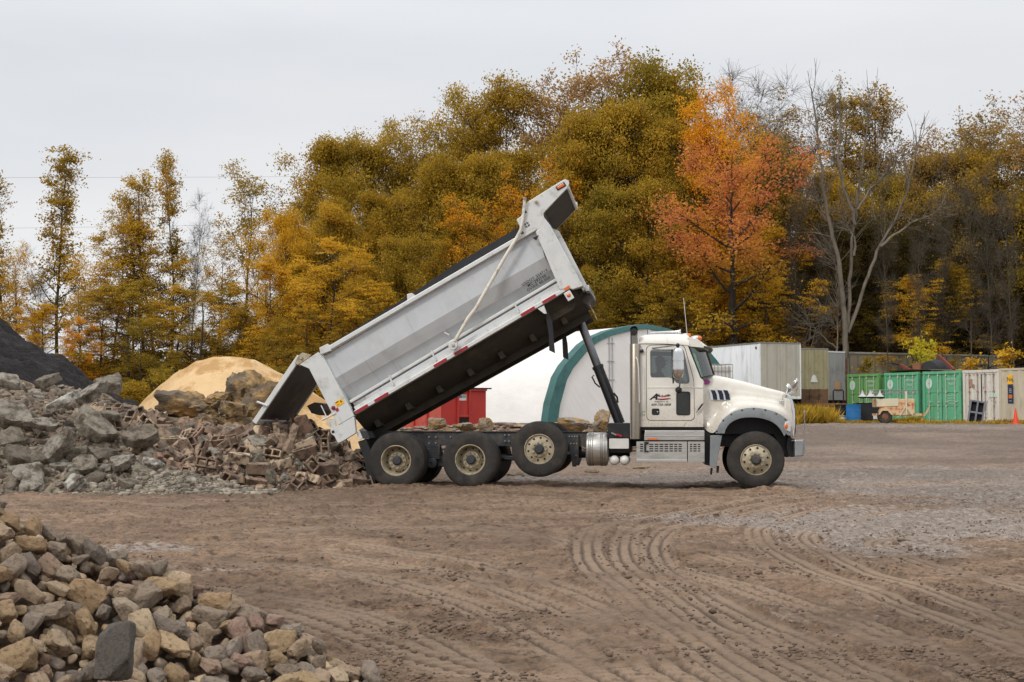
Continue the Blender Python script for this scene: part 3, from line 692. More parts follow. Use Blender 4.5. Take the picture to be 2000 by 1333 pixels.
# blocks one can tell apart
for (px, py, Y, me, ya, xa, za, lab, sc) in [
        (400, 798, 27.0, 0, .0, .3, .5, None, 1), (404, 905, 25.75, 0, .35, 1.35, .2, 'hollow block with two square cores facing out at the heap front', 1.0), (458, 868, 26.4, 0, 1.35, 1.3, .1, 'hollow block standing on end with its two cores facing out', 1.0),
        (396, 878, 26.2, 6, -1.0, 1.4, .2, 'thin pale hollow block leaning left with two open cores', 1.0), (466, 895, 25.9, 1, .2, .3, .2, 'pale tan solid block lying level in mid heap', 1.05),
        (596, 832, 27.2, 1, 1.25, .35, .3, 'pale grey block standing on end in the tailgate opening', 1.2), (505, 915, 25.7, 1, .05, .3, .0, 'long pale square block lying level near the foot', 1.1),
        (595, 884, 26.3, 6, -.2, .5, .2, 'grooved dark grey block under the truck body', 1.15), (640, 915, 26.1, 1, .0, .4, .1, 'brown block lying level beside the rear wheel', 1.1), (610, 908, 26.0, 4, .9, 1.3, .1, 'hollow block end showing one dark core beside the wheel', 1.2)]:
    if not lab: continue
    q = at(px, py, Y - .25); put(BL[me], 'masonry_block', q, Matrix.Rotation(ya, 4, 'Y') @ Matrix.Rotation(xa, 4, 'X') @ Matrix.Rotation(za, 4, 'Z'), sc, lab, 'masonry block', None)
items = []; small = [mv(c) for c in CK[:5]] + [mv(b) for b in BL[1:6]]
for (x, y) in scatter(-12, -2.7, 24.2, 30, .12, 2600, lambda x, y: hz(h_mound, x, y) > -.0, 13):
    s = random.uniform(.07, .22) if True else 0; k = random.randrange(len(small)); s2 = s if k < 5 else s * 3.2
    items.append((*small[k], Matrix.Translation((x, y, hz(h_mound, x, y) + .01)) @ slope_rot(h_mound, x, y, random.uniform(0, 6), random.gauss(0, .5), random.gauss(0, .5)) @ Matrix.Scale(s2, 4)))
o = mass('rubble_fragments', [i for i in items if i[2].translation.x > -7.4], M_brick); tag(o, 'small brown masonry fragments strewn over the block heap', 'rubble', kind='stuff')
o = mass('concrete_fragments', [i for i in items if i[2].translation.x <= -7.4], M_frag); tag(o, 'small grey-brown fragments between the concrete slabs', 'rubble', kind='stuff')
items = []
for (x, y) in scatter(-9.5, -4.3, 24.0, 26.2, .055, 2400, lambda x, y: hz(h_fan, x, y) > -.055 + .05 * random.random() or random.random() < .05, 14):
    s = random.choice((.03, .04, .05, .06, .08, .16)) * random.uniform(.7, 1.2)
    items.append((*small[random.randrange(5)], Matrix.Translation((x, y, max(hz(h_fan, x, y), hz(h_mound, x, y), 0) + .01)) @ Matrix.Rotation(random.uniform(0, 6), 4, 'Z') @ Matrix.Scale(s, 4)))
o = mass('grey_gravel', items, M_gravel); tag(o, 'pale grey gravel at the foot of the rubble heap', 'gravel', kind='stuff')
for i, (px, py) in enumerate([(586, 957), (600, 957), (580, 962), (614, 956), (655, 958), (608, 960)]):
    q = gxy(px, py); put(RK[i], 'quarry_stone', (q.x, q.y, .03), Matrix.Rotation(i, 4, 'Z'), .11, 'small orange stone on the mud at the heap foot', 'stone', 'orange stones at the foot of the block heap')

# ---------------- black earth heap, sand heap and the sandstone lumps before it
M_black = pm('black_earth', ['#171313', '#251f1e', '#120f0f'], 1.2, .95, bump=1, bscale=4, bdist=.25, dirt='#3b322e', dcut=(.6, .7), dscale=5)
def h_black(X, Y):
    d = np.hypot((X + 20.5), (Y - 39) * .9); z = 7.4 - .62 * np.maximum(d, .6)
    return z + (fbm(X * .7, Y * .7, 4, 71) - .5) * .9 + (fbm(X * 3.0, Y * 3.0, 4, 72) - .5) * .55 - .2
o = hfield('earth_heap', -32, -9, 260, 30.5, 52, 200, h_black, M_black); tag(o, 'tall black earth heap behind the concrete rubble at left', 'earth heap')
M_sand = pm('sand', ['#c4a172', '#d2b184', '#ba9664'], .5, .95, bump=.8, bscale=8, bdist=.05, dirt='#b08a58', dcut=(.49, .56), dscale=.55)
def h_sand(X, Y):
    top = np.interp(X, [-14, -12.3, -11.4, -10.6, -9.9, -9.3, -8.8, -8.1, -7.3, -6.2, -5.0, -3.8], [-.1, .95, 1.95, 2.6, 3.0, 3.18, 3.2, 3.08, 2.65, 2.0, 1.3, .3])
    return top - .62 * np.maximum(np.abs(Y - 42) - .3, 0) + (fbm(X * .8, Y * .8, 3, 81) - .5) * .22 + (fbm(X * 4, Y * 4, 2, 82) - .5) * .05
o = hfield('sand_heap', -15, -3.5, 150, 35.5, 48.5, 140, h_sand, M_sand); tag(o, 'smooth pale yellow sand heap behind the rubble', 'sand heap')
for i, (px, py, Y, L, H, ya, lab) in enumerate([
        (372, 800, 35.0, 1.9, 1.0, .1, 'ochre sandstone lump at the left foot of the sand heap'), (425, 785, 35.2, 1.3, .7, -.2, 'low ochre sandstone lump at the foot of the sand heap'),
        (478, 772, 35.5, 1.45, 1.3, -.5, 'brown peaked sandstone lump before the sand heap'), (530, 795, 34.5, 1.4, 1.45, .3, 'tall tan sandstone lump with grey crust beside the tailgate'),
        (455, 808, 33.5, 1.1, .6, .2, 'small ochre sandstone lump before the brown peaked one'), (335, 790, 35.5, .8, .6, 0, 'grey-brown sandstone lump at the left end of the row'),
        (400, 826, 33.0, 1.0, .5, .1, 'low tan sandstone piece before the row of lumps')]):
    me = rock_mesh('sandstone_lump', 4, 600 + i, (1, .8, 1), 13, 20, .16, M_sandst); q = at(px, py, Y)
    put(me, 'sandstone_lump', (q.x, q.y, q.z), Matrix.Rotation(ya, 4, 'Y') @ Matrix.Rotation(i * 1.3, 4, 'Z'), (L * .92, L * .9, H * .95), lab, 'rock', None)
    put(me, 'sandstone_lump', (q.x, q.y + .1, q.z - H * .75), Matrix.Rotation(i * .9 + 1, 4, 'Z'), (L * 1.1, L * 1.1, H * 1.2), 'ochre sandstone rock carrying the %s' % lab.replace(' at the', ' of the').split(' before')[0].split(' beside')[0].split(' with')[0], 'rock', None)

# ---------------- berm of mixed debris behind the truck
def h_berm(X, Y):
    top = np.interp(X, [-8, -5, -3, 0, 2, 4.2, 7.5, 9], [.3, .6, .6, .72, .7, .55, .5, .0])
    return yard_np(Y) + top * np.exp(-((Y - 44.5) / 2.6) ** 2) + (fbm(X * 1.5, Y * 1.5, 3, 95) - .5) * .30 - .12
def yard_np(Y): return .88 * smooth((Y - 30) / 32.0)
o = hfield('debris_berm', -8.5, 9.5, 150, 39.5, 49.5, 80, h_berm, M_fill); tag(o, 'low brown berm of mixed debris behind the truck', 'rubble', kind='stuff')
items = []
for (x, y) in scatter(-7, 9, 41, 47, .22, 1000, lambda x, y: True, 15):
    s = random.uniform(.10, .42); items.append((*small[random.randrange(5)], Matrix.Translation((x, y, hz(h_berm, x, y) + .03)) @ Matrix.Rotation(random.uniform(0, 6), 4, 'Z') @ Matrix.Diagonal((s * 1.6, s, s * .5, 1))))
o = mass('debris_pieces', items, M_brick); tag(o, 'flat broken pieces strewn on the berm behind the truck', 'rubble', kind='stuff')
for i, (px, py, Y, L, H, lab) in enumerate([(852, 828, 41.5, .62, .42, 'pale and orange boulder before the red dumpster'), (912, 833, 41.5, .75, .30, 'grey split boulder before the dumpster door'), (948, 832, 41, .55, .5, 'pointed yellow boulder at the dumpster corner'),
        (1116, 830, 40.5, 1.05, .5, 'large ochre boulder behind the lifted wheel'), (1176, 824, 40.5, .7, .7, 'brown boulder behind the hoist cylinder'), (775, 839, 40, .35, .2, 'small white and pink stone behind the rear wheel'),
        (1015, 926, 27.9, .55, .16, 'flat ochre rock on the mud beyond the lifted wheel'), (1255, 912, 29.5, .85, .14, 'flat orange rock under the cab step'), (1155, 920, 29.2, .4, .15, 'grey stone on the mud behind the air tanks'),
        (880, 845, 41, .35, .2, 'small tan stone left of the split boulder'), (1195, 836, 40.5, .3, .2, 'small grey stone right of the brown boulder')]):
    me = rock_mesh('boulder', 4, 700 + i, (1, .8, 1), 12, 22, .13, M_boulder); q = at(px, py, Y) if Y > 35 else gxy(px, py + 3, .02)
    put(me, 'boulder', q, Matrix.Rotation(i * 1.1, 4, 'Z'), (L * 1.05, L, H * 1.05), lab, 'boulder', None)
# ------------------------------------------------------------------ the dump truck
YAW, ROLL = R(6.6), R(1.0)
truck = empty('dump_truck')
tag(truck, 'cream cab dump truck with raised pale grey bed tipping masonry', 'dump truck')
TO = Vector((0, 26.1, 0.0)); TM = Matrix.Translation(TO) @ Matrix.Rotation(-YAW, 4, 'Z') @ Matrix.Rotation(-ROLL, 4, 'X')
truck.matrix_world = TM; TI = TM.inverted()
def S(px, py, w=0.0):
    """pixel -> truck-local point on the plane y=w"""
    o = TI @ EYE; d = TI.to_3x3() @ ray(px, py); t = (w - o.y) / d.y; q = o + d * t
    return Vector((q.x, w, q.z))
def c1(u, v): return (1140 + u / 3.509, 600 + v / 3.509)
def c3(u, v): return (880 + u / 4.04, 330 + v / 4.04)
def c4a(u, v): return (480 + u / 3.921, 560 + v / 3.921)
def c4(u, v): return (960 + u / 4.443, 560 + v / 4.443)
def XZ(pts, w=0.0, c=None):
    out = []
    for p in pts:
        q = S(*(c(*p) if c else p), w); out.append((q.x, q.z))
    return out
def arcfill(pts, r=.05, seg=3):
    """round the corners of a closed (x,z) outline"""
    out = []; n = len(pts)
    for i in range(n):
        a, b, c = Vector(pts[i-1]), Vector(pts[i]), Vector(pts[(i+1) % n])
        d1 = (a - b); d2 = (c - b); k = min(r, d1.length * .45, d2.length * .45)
        p1 = b + d1.normalized() * k; p2 = b + d2.normalized() * k
        for s in range(seg + 1):
            t = s / seg; q = p1 * (1-t)**2 + b * 2*t*(1-t) + p2 * t*t; out.append((q.x, q.y))
    return out

MUD = '#8d775f'
M_cream = pm('cream_paint', ['#d9d5ca', '#e2ded4', '#d4cfc3'], 1.2, .32, coat=.5, dirt='#b9af9c', dcut=(.56, .80), dscale=2.0, streak=('#9a8c76', 0, (9, 1, .8), (.58, .74), .35), lowdirt=('#a39581', 2.0, .7))
M_bed = pm('silver_paint', ['#b1b4b6', '#bcbfc1', '#a7aaac'], .9, .42, metal=.15, coat=.2, streak=('#857c6e', R(31), (7, 1, .55), (.56, .70), .38), dirt='#a19b90', dcut=(.56, .95), dscale=1.6, dstretch=(1, 1, 1), bump=.05, bscale=3, bdist=.02)
M_bedrib = pm('pale_grey_paint', ['#c6c7c5', '#d0d1cf', '#bcbdba'], 2, .4, coat=.2, streak=('#7d7060', R(31), (5, 1, 1.2), (.60, .70), .4), dirt='#8f8577', dcut=(.58, .8), dscale=4)
M_under = pm('shaded_dusty_underside', ['#2b261d', '#363025', '#221e16'], 1.5, .85, dirt='#4d4435', dcut=(.55, .75), dscale=2.5, bump=.3, bscale=20)  # dust over a dark base that holds the shade of downward faces
M_inner = pm('worn_steel_inside', ['#3a322c', '#4d433b', '#2c2622'], 2, .7, dirt='#6b5a4c', dcut=(.55, .7), dscale=3, bump=.4, bscale=12)
M_tarp = pm('black_board', ['#1d1e22', '#26272b', '#17181a'], 2, .75, bump=.3, bscale=12)
M_frame = pm('frame_black', ['#26282b', '#33343a', '#1e1f21'], 2, .6, dirt='#6b6050', dcut=(.48, .72), dscale=2.6)
M_black = pm('black_part', ['#0d0d0e', '#18181a'], 3, .5, dirt='#3a332b', dcut=(.55, .8), dscale=5)
M_blackcyl = pm('black_cylinder', ['#15161a', '#1f2024'], 3, .35, dirt='#3b3936', dcut=(.6, .8), dscale=6, coat=.3)
M_chrome = pm('chrome', ['#c9c9c9', '#d6d6d6'], 2, .12, metal=1)
M_alu = pm('aluminium', ['#b2b0aa', '#c4c2bc', '#a5a29a'], 1.5, .34, metal=.75, dirt='#8d8272', dcut=(.55, .8), dscale=5, stretch=(1, 1, 6))
M_steel = pm('galvanised_steel', ['#8f8d88', '#a2a09a'], 3, .42, metal=.7, dirt='#7a6f60', dcut=(.5, .75), dscale=4)
M_tyre = pm('tyre_rubber', ['#232120', '#2c2926', '#1d1b1a'], 3, .85, dirt='#4d443b', dcut=(.45, .8), dscale=3.5, bump=.3, bscale=22, bdist=.006)
M_rim = pm('dusty_wheel', ['#a39780', '#b5a98f', '#8f836d'], 5, .5, metal=.25, dirt='#6a5b47', dcut=(.5, .75), dscale=9)
M_flare = pm('grey_plastic', ['#6e7376', '#7d8284', '#62676b'], 3, .55, dirt='#8d8374', dcut=(.6, .85), dscale=5)
M_red = pm('red_tape', '#9c1d2b', 5, .35); M_white = pm('white_plate', ['#d8d6d0', '#c9c6be'], 5, .4)
M_amber = pm('amber_lens', '#d9671f', 5, .2, coat=.5); M_redl = pm('red_lens', '#7a1522', 5, .2, coat=.5); M_yel = pm('yellow_decal', '#efb60e', 5, .4)
M_ink = pm('black_lettering', '#121214', 5, .4); M_blue = pm('blue_decal', '#23305e', 5, .4); M_mag = pm('magenta_decal', '#9c3a8a', 5, .4); M_grn = pm('green_chalk', '#5fae6b', 5, .7)
M_glass = glassmat('window_glass', '#8d9c97', .4); M_wind = glassmat('windscreen_glass', '#a5cdb9', .4)
M_cabin = pm('cab_interior', ['#24282a', '#2f3436'], 3, .8)
WT = 2.44                         # overall width over the tyres
def mirror(mb, wc=WT/2):
    mb.mir = wc
    return mb

# ---------------- wheels
def tyre(mb, c, r, w0, wd):
    prof = [(r*.52, .030), (r*.56, .008), (r*.66, -.006), (r*.80, -.004), (r*.90, .006), (r*.955, .022), (r*.985, .045)]
    g = wd / 5
    tread = []
    for k in range(5):
        a = .045 + k * (wd - .09) / 5; b = .045 + (k + 1) * (wd - .09) / 5
        tread += [(r, a + .006), (r, b - .010), (r - .014, b - .006), (r - .014, b + .002)]
    prof += tread[:-2] + [(r*.985, wd - .045), (r*.955, wd - .022), (r*.9, wd - .006), (r*.8, wd + .004), (r*.66, wd + .006), (r*.52, wd - .03)]
    mb.lathe([(a, w0 + b) for a, b in prof], (c[0], 0, c[1]), 'y', 56)
    return mb
def wheel(name_px, r_px, kind, w0, wd=.28, far=False, back=False):
    """one wheel position; its near face lies at y=w0"""
    q = S(*name_px, 0.0); q2 = S(name_px[0] + r_px, name_px[1], 0.0); r = (q2 - q).length
    c = (q.x, q.z)
    t = tyre(MB(), c, r, w0, wd).build('wheel', M_tyre, truck, smooth=30)
    rb = MB(); rr = r * .525; s = -1 if far else 1; y0 = w0 + (wd if far else 0)
    def Yp(v): return y0 + s * v
    if kind == 'front':      # disc bulges outwards
        rb.lathe([(rr*1.02, Yp(.05)), (rr*1.03, Yp(.012)), (rr*.985, Yp(.010)), (rr*.95, Yp(.035)), (rr*.90, Yp(.020)), (rr*.62, Yp(-.012)), (rr*.56, Yp(-.035)), (rr*.36, Yp(-.040)), (rr*.33, Yp(-.03))], (c[0], 0, c[1]), 'y', 48)
        hr, hy, nr, ny, nh = rr*.79, -.004, rr*.46, -.040, 10
    elif kind == 'flat':
        rb.lathe([(rr*1.02, Yp(.05)), (rr*1.03, Yp(.012)), (rr*.985, Yp(.010)), (rr*.96, Yp(.050)), (rr*.91, Yp(.048)), (rr*.60, Yp(.030)), (rr*.55, Yp(.010)), (rr*.36, Yp(.005)), (rr*.33, Yp(.01))], (c[0], 0, c[1]), 'y', 48)
        hr, hy, nr, ny, nh = rr*.76, .038, rr*.46, .004, 10
    else:                    # dished outer wheel of a dual pair
        rb.lathe([(rr*1.02, Yp(.05)), (rr*1.03, Yp(.012)), (rr*.985, Yp(.010)), (rr*.95, Yp(.030)), (rr*.91, Yp(.060)), (rr*.885, Yp(.20)), (rr*.80, Yp(.235)), (rr*.62, Yp(.20)), (rr*.58, Yp(.155)), (rr*.36, Yp(.15)), (rr*.3, Yp(.155))], (c[0], 0, c[1]), 'y', 48)
        hr, hy, nr, ny, nh = rr*.74, .222, rr*.47, .149, 10
    hb = MB(); dk = rb; dk.cur = 1
    for k in range(nh):
        a = 2 * math.pi * (k + .3) / nh
        hx, hzv = c[0] + hr*math.cos(a), c[1] + hr*math.sin(a)
        dk.lathe([(.0005, Yp(hy - .0035)), (r*.040, Yp(hy - .0035)), (r*.041, Yp(hy + .01))], (hx, 0, hzv), 'y', 12)  # black discs painted on for the shade inside the hand holes
        a += .31; hb.lathe([(.0005, Yp(ny - .030)), (.014, Yp(ny - .030)), (.019, Yp(ny - .022)), (.021, Yp(ny + .004))], (c[0] + nr*math.cos(a), 0, c[1] + nr*math.sin(a)), 'y', 6)
    rb.build('rim', [M_rim, M_black], t, smooth=35); hb.build('wheel_nuts', M_rim, t)
    cap = MB(); k = rr * .33; e_ = .0 if kind == 'dual' else -.03
    cap.lathe([(.0005, Yp(ny - .085 + e_*0)), (k*.72, Yp(ny - .083)), (k*.80, Yp(ny - .075)), (k*.84, Yp(ny - .045)), (k, Yp(ny - .04)), (k, Yp(ny + .02))], (c[0], 0, c[1]), 'y', 20)
    cap.build('hub_cap', M_frame, t, smooth=40)
    return c, r
wheels = []
for (px, r_px, kind) in (((1476.6, 898.5), 56.5, 'front'), ((1053, 877.5), 54.5, 'flat'), ((918, 898.3), 54.8, 'dual'), ((773, 900), 54.8, 'dual')):
    wd = .30 if kind == 'front' else .27
    c, r = wheel(px, r_px, kind, 0.0, wd); wheels.append((c, r))
    wheel(px, r_px, kind, WT - wd, wd, far=True)
    if kind == 'dual':
        for w in (.32, WT - .32 - .27):
            tyre(MB(), c, r, w, .27).build('inner_wheel', M_tyre, truck, smooth=30)
    ax = MB(); ax.lathe([(.07, .3), (.07, WT - .3)], (c[0], 0, c[1]), 'y', 16, close=True)
    if kind == 'dual': ax.lathe([(.02, .9), (.24, 1.02), (.27, 1.22), (.24, 1.42), (.02, 1.54)], (c[0], 0, c[1]), 'y', 20)
    ax.build('axle', M_black, truck, smooth=40)

# ---------------- chassis
fr = MB(); a = S(722, 843, .80); b_ = S(1545, 862, .80); zt = S(950, 843, .80).z; zb = S(950, 871, .80).z
for w in (.78, 1.58):
    fr.box(a.x, b_.x, w, w + .09, zb, zt)
    fr.box(a.x, b_.x, w - .03, w + .09, zt - .012, zt + .003); fr.box(a.x, b_.x, w - .03, w + .09, zb - .003, zb + .012)
for px in (735, 850, 990, 1130, 1230, 1400):
    q = S(px, 850, .9); fr.box(q.x - .06, q.x + .06, .87, 1.58, zb + .03, zt - .03)
fo = fr.build('chassis_rail', M_frame, truck)
bl = MB()
for (px, py) in [(838,854),(851,854),(880,854),(838,866),(851,866),(986,850),(994,850),(986,862),(994,862),(1030,856),(1175,852),(1182,858)]:
    q = S(px, py, .745); bl.lathe([(.0005, .735), (.016, .736), (.018, .75)], (q.x, 0, q.z), 'y', 8)
bl.build('rail_bolts', M_steel, fo)
hp = XZ([(1108,848),(1130,848),(1130,898),(1125,912),(1118,912),(1112,870),(1108,866)], .70)
h_ = MB(); h_.prism(hp, .70, .76); mirror(h_); ho = h_.build('axle_hanger', M_frame, truck, bevel=.006)
bl = MB()
for (px, py) in [(1112,853),(1117,853),(1122,853),(1127,853),(1115,867),(1121,867),(1126,867),(1125,890)]:
    q = S(px, py, .69); bl.lathe([(.0005, .684), (.015, .685), (.017, .705)], (q.x, 0, q.z), 'y', 8)
bl.build('hanger_bolts', M_steel, ho)
# walking beam, springs and shocks between the rear axles
sp = MB(); m1 = S(846, 885, .62)
for k in range(9): sp.box(m1.x - .16, m1.x + .14, .58, .80, m1.z + .14 - k*.032, m1.z + .14 - k*.032 + .024)
sp.build('spring_pack', M_frame, truck)
sp = MB(); c2, r2 = wheels[2]; c3_, r3 = wheels[3]
sp.bar((c2[0], .72, c2[1] - .05), (c3_[0], .72, c3_[1] - .05), .1, .2); sp.bar((c2[0], 1.72, c2[1] - .05), (c3_[0], 1.72, c3_[1] - .05), .1, .2)
sp.lathe([(.02,.55),(.11,.56),(.11,.85)], (m1.x - .02, 0, c2[1] - .08), 'y', 16); sp.build('walking_beam', M_frame, truck, bevel=.02)
sp = MB(); a = S(985, 897, .5); b_ = S(1006, 898, .5); sp.tube([a, b_], .02, 8); sp.tube([(a.x - .3, .9, a.z), (b_.x + 1.2, .9, a.z + .1)], .05, 10); sp.tube([(c2[0], 1.22, c2[1]), (S(1230, 885, 1.2).x, 1.22, S(1230, 885, 1.2).z)], .07, 12)
sp.build('drive_shaft', M_black, truck, smooth=40)
# air tank with straps, lying along the rail
q0 = S(1146, 845, .35); q1 = S(1188, 910, .35); cx = (q0.z + q1.z) / 2; rad = (q0.z - q1.z) / 2
tk = MB(); tk.lathe([(.02, q0.x - .02), (rad*.7, q0.x - .01), (rad*.95, q0.x + .01), (rad, q0.x + .04), (rad, q1.x - .04), (rad*.95, q1.x - .01), (rad*.7, q1.x + .01), (.02, q1.x + .02)], (0, .35 + 0, cx), 'x', 40)
to = tk.build('round_tank', M_alu, truck, smooth=40)
st = MB()
for t in (.12, .20, .30, .68, .76, .88):
    xx = q0.x + (q1.x - q0.x) * t; st.lathe([(rad + .004, xx - .012), (rad + .009, xx - .010), (rad + .009, xx + .010), (rad + .004, xx + .012)], (0, .35, cx), 'x', 40)
st.build('tank_straps', M_steel, to, smooth=40)

# ---------------- mud flap and rear hinge bracket
mf = MB(); mf.prism(XZ([(699,863),(714,858),(724,880),(735,955),(721,955),(712,900)], .05), .05, .07); mf.prism(XZ([(699,863),(714,858),(724,880),(735,955),(721,955),(712,900)], .05), .07, .60)
mirror(mf); mf.build('mud_flap', M_black, truck)
mf = MB(); mf.prism(XZ([(696,845),(702,842),(708,856),(701,860)], .0), .0, .03); mf.build('flap_bracket_end', M_white, truck, bevel=.004)
mf = MB(); mf.prism(XZ([(702,842),(716,843),(722,856),(708,857)], .03), .03, .78); mf.build('flap_bracket', M_frame, truck, bevel=.004)

# ---------------- the raised bed.  B = bed width over the posts
B0, B1 = -.06, 2.50; BC = (B0 + B1) / 2
bed = MB()
def line(pa, pb, w): return [S(*pa, w), S(*pb, w)]
def strip(mb, rows):
    for r0, r1 in zip(rows[:-1], rows[1:]): mb.add([r0[0], r0[1], r1[1], r1[0]], [(0, 1, 2, 3)])
P = dict(top=((632, 697), (1049, 450)), f1=((655, 739), (1064, 502)), f2=((667, 760), (1078, 527)), low=((682, 787), (1086, 547.5)))
A, B_ = S(693, 812, .2), S(1128, 571, .2); up = Vector((-(B_-A).normalized().z, 0, (B_-A).normalized().x))
tub = MB(); rows = []
for (w, dn) in ((.08, -.14), (.12, .0), (.20, .12), (.42, .30), (.75, .40), (1.22, .42), (1.69, .40), (2.02, .30), (2.24, .12), (2.32, .0), (2.36, -.14)):
    rows.append([(A.x - up.x*dn, w, A.z - up.z*dn), (B_.x - up.x*dn, w, B_.z - up.z*dn)])
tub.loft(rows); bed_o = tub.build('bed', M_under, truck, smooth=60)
side = MB(); strip(side, [line(*P['top'], .045), line(*P['f1'], .02), line(*P['f2'], .10), line(*P['low'], .26)])
strip(side, [line(*P['top'], .07), line(*P['low'], .31)])
mirror(side, BC); side.build('side_wall', M_bed, bed_o)
# horizontal shelf rib and the bottom rail with its shadow gap
rb = MB()
u0, u1 = S(681, 787, B0), S(1086, 546, B0); d = (u1 - u0).normalized(); nrm = Vector((-d.z, 0, d.x))
def along(mb, pa, pb, th, w0, w1):
    """bar whose upper edge runs from pa to pb; th = height measured square to the bed"""
    A, B_ = S(*pa, w0), S(*pb, w0)
    dd = (B_ - A).normalized(); nn = Vector((dd.z, 0, -dd.x)) * th
    mb.prism([(A.x, A.z), (B_.x, B_.z), (B_.x + nn.x, B_.z + nn.z), (A.x + nn.x, A.z + nn.z)], w0, w1)
along(rb, (682, 783), (1086, 543.5), .055, .02, .30)
mirror(rb, BC); rb.build('side_rib', M_bedrib, bed_o, bevel=.008)
rb = MB(); along(rb, (691, 795), (1100, 553), .14, .045, .09); mirror(rb, BC); rb.build('recess_panel', M_bedrib, bed_o)
rb = MB(); along(rb, (691, 803), (1112, 556), .075, B0 + .0, .26); mirror(rb, BC); rb.build('bottom_rail', M_bedrib, bed_o, bevel=.008)
rb = MB(); along(rb, (628, 684), (1046, 441), .085, B0, .14); mirror(rb, BC); rb.build('top_rail', M_bedrib, bed_o, bevel=.012)
rb = MB()
for (px, py) in ((763, 741), (1008, 600), (846, 693)):
    q = S(px, py, 0.0); rb.bar(q - Vector((.03, 0, -.08)), q + Vector((.05, 0, -.12)), .03, .05, up=(0, 1, 0))
rb.build('rib_stiffener', M_bedrib, bed_o)
# black side boards above the rail
rb = MB(); rb.prism(XZ([c4a(645,445), c4a(1232,78), c4a(1238,130), c4a(652,478)], -.01), -.01, .05); rb.prism(XZ([c4a(1275,55), (880,521.5), (1013,444), (1026,450), (880,546), c4a(1315,85)], -.01), -.01, .05)
mirror(rb, BC); rb.build('side_board', M_tarp, bed_o)
rb = MB(); rb.prism(XZ([c4a(1234,60), c4a(1270,48), c4a(1312,78), c4a(1300,110), c4a(1238,128)], B0 + .01), B0 + .01, .06); mirror(rb, BC); rb.build('board_bracket', M_bedrib, bed_o, bevel=.006); rb = MB(); rb.prism(XZ([c4a(562,470), c4a(625,438), c4a(655,490), c4a(572,520)], B0 - .005), B0 - .005, .08)
mirror(rb, BC); rb.build('board_bracket', M_bedrib, bed_o, bevel=.006)
# posts
post = MB(); post.prism(XZ([c4a(555,502), c4a(598,545), c4a(830,990), c4a(706,1062), c4a(485,630), c4a(412,598)], B0), B0, .16); mirror(post, BC)
po = post.build('rear_post', M_bedrib, bed_o, bevel=.008)
rb = MB(); rb.prism(arcfill(XZ([c4a(830,994), c4a(843,1122), c4a(745,1182), c4a(706,1200), c4a(686,1160), c4a(682,1148), c4a(650,1125), c4a(648,1095), c4a(706,1066)], B0 - .01), .03), B0 - .012, .05); mirror(rb, BC); hq = rb.build('hinge_plate', M_bedrib, bed_o, bevel=.004)
rb = MB(); q = S(*c4a(668,1113), B0 - .02); rb.lathe([(.0005, B0 - .018), (.03, B0 - .018), (.03, .0)], (q.x, 0, q.z), 'y', 16); rb.build('hinge_hole', M_black, hq)
fp = MB(); fp.prism(XZ([(1048,451), (1062,424), (1075,441), (1139,559), (1118,566), (1110,562), (1092,565), (1086,546)], B0), B0, .18); mirror(fp, BC); fp.build('front_post', M_bedrib, bed_o, bevel=.014)
fp = MB(); fp.prism(XZ([(1046,453), (1056,447), (1095,535), (1109,562), (1094,566), (1086,548)], B0 - .012), B0 - .012, .02); mirror(fp, BC); fp.build('front_post_plate', M_bedrib, bed_o, bevel=.004)
# front bulkhead and cab shield
A0, A1 = S(1075, 441, .1), S(1143, 566, .1)
bk = MB(); dd = (A1 - A0).normalized(); nn = Vector((-dd.z, 0, dd.x)); nn = nn if nn.x > 0 else -nn
bk.prism([(A0.x, A0.z), (A1.x, A1.z), (A1.x - nn.x*.05, A1.z - nn.z*.05), (A0.x - nn.x*.05, A0.z - nn.z*.05)], .1, B1 - .16)
bk.build('bulkhead', M_bedrib, bed_o)
bk = MB()
bk.prism([(A0.x + nn.x*.10 + dd.x*.12, A0.z + nn.z*.10 + dd.z*.12), (A1.x + nn.x*.06, A1.z + nn.z*.06), (A1.x, A1.z), (A0.x, A0.z)], .45, .52); mirror(bk, BC)
bk.bar(Vector((A1.x, B0 + .1, A1.z)) + nn*.05, Vector((A1.x, B1 - .1, A1.z)) + nn*.05, .08, .12); bk.build('bulkhead_rib', M_bedrib, bed_o, bevel=.008)
sh = XZ([c3(600,268), c3(870,98), c3(905,82), c3(933,95), c3(935,120), c3(922,150), c3(745,335), c3(732,352), c3(736,384), c3(700,480), c3(655,470), c3(560,520), c3(545,455), c3(520,402), c3(555,375)], B0)
cs = MB(); cs.prism(sh, B0 - .004, B0 + .06); mirror(cs, BC); cs.build('shield_side', M_bedrib, bed_o, bevel=.008)
# the shield canopy: top sheet from the front edge back to the bulkhead, dark underneath
T0, T1, T2, T3 = S(*c3(905,84), B0), S(*c3(600,268), B0), S(*c3(925,150), B0), S(*c3(738,345), B0)
cn = MB()
cn.loft([[ (p.x, w, p.z) for w in (B0 + .03, B1 - .03)] for p in (T1, T0, T2)])
cn.build('shield_top', M_bedrib, bed_o)
cn = MB(); T4 = T3 + dd * .12
cn.loft([[ (p.x, w, p.z) for w in (B0 + .055, B1 - .055)] for p in (T2 - nn*.006, T3 - nn*.0, T4)])
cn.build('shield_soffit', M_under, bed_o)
cn = MB(); cn.bar(Vector((T2.x, B0 + .03, T2.z + .02)), Vector((T2.x, B1 + .03, T2.z + .02)), .05, .07); cn.build('shield_lip', M_bedrib, bed_o, bevel=.01)
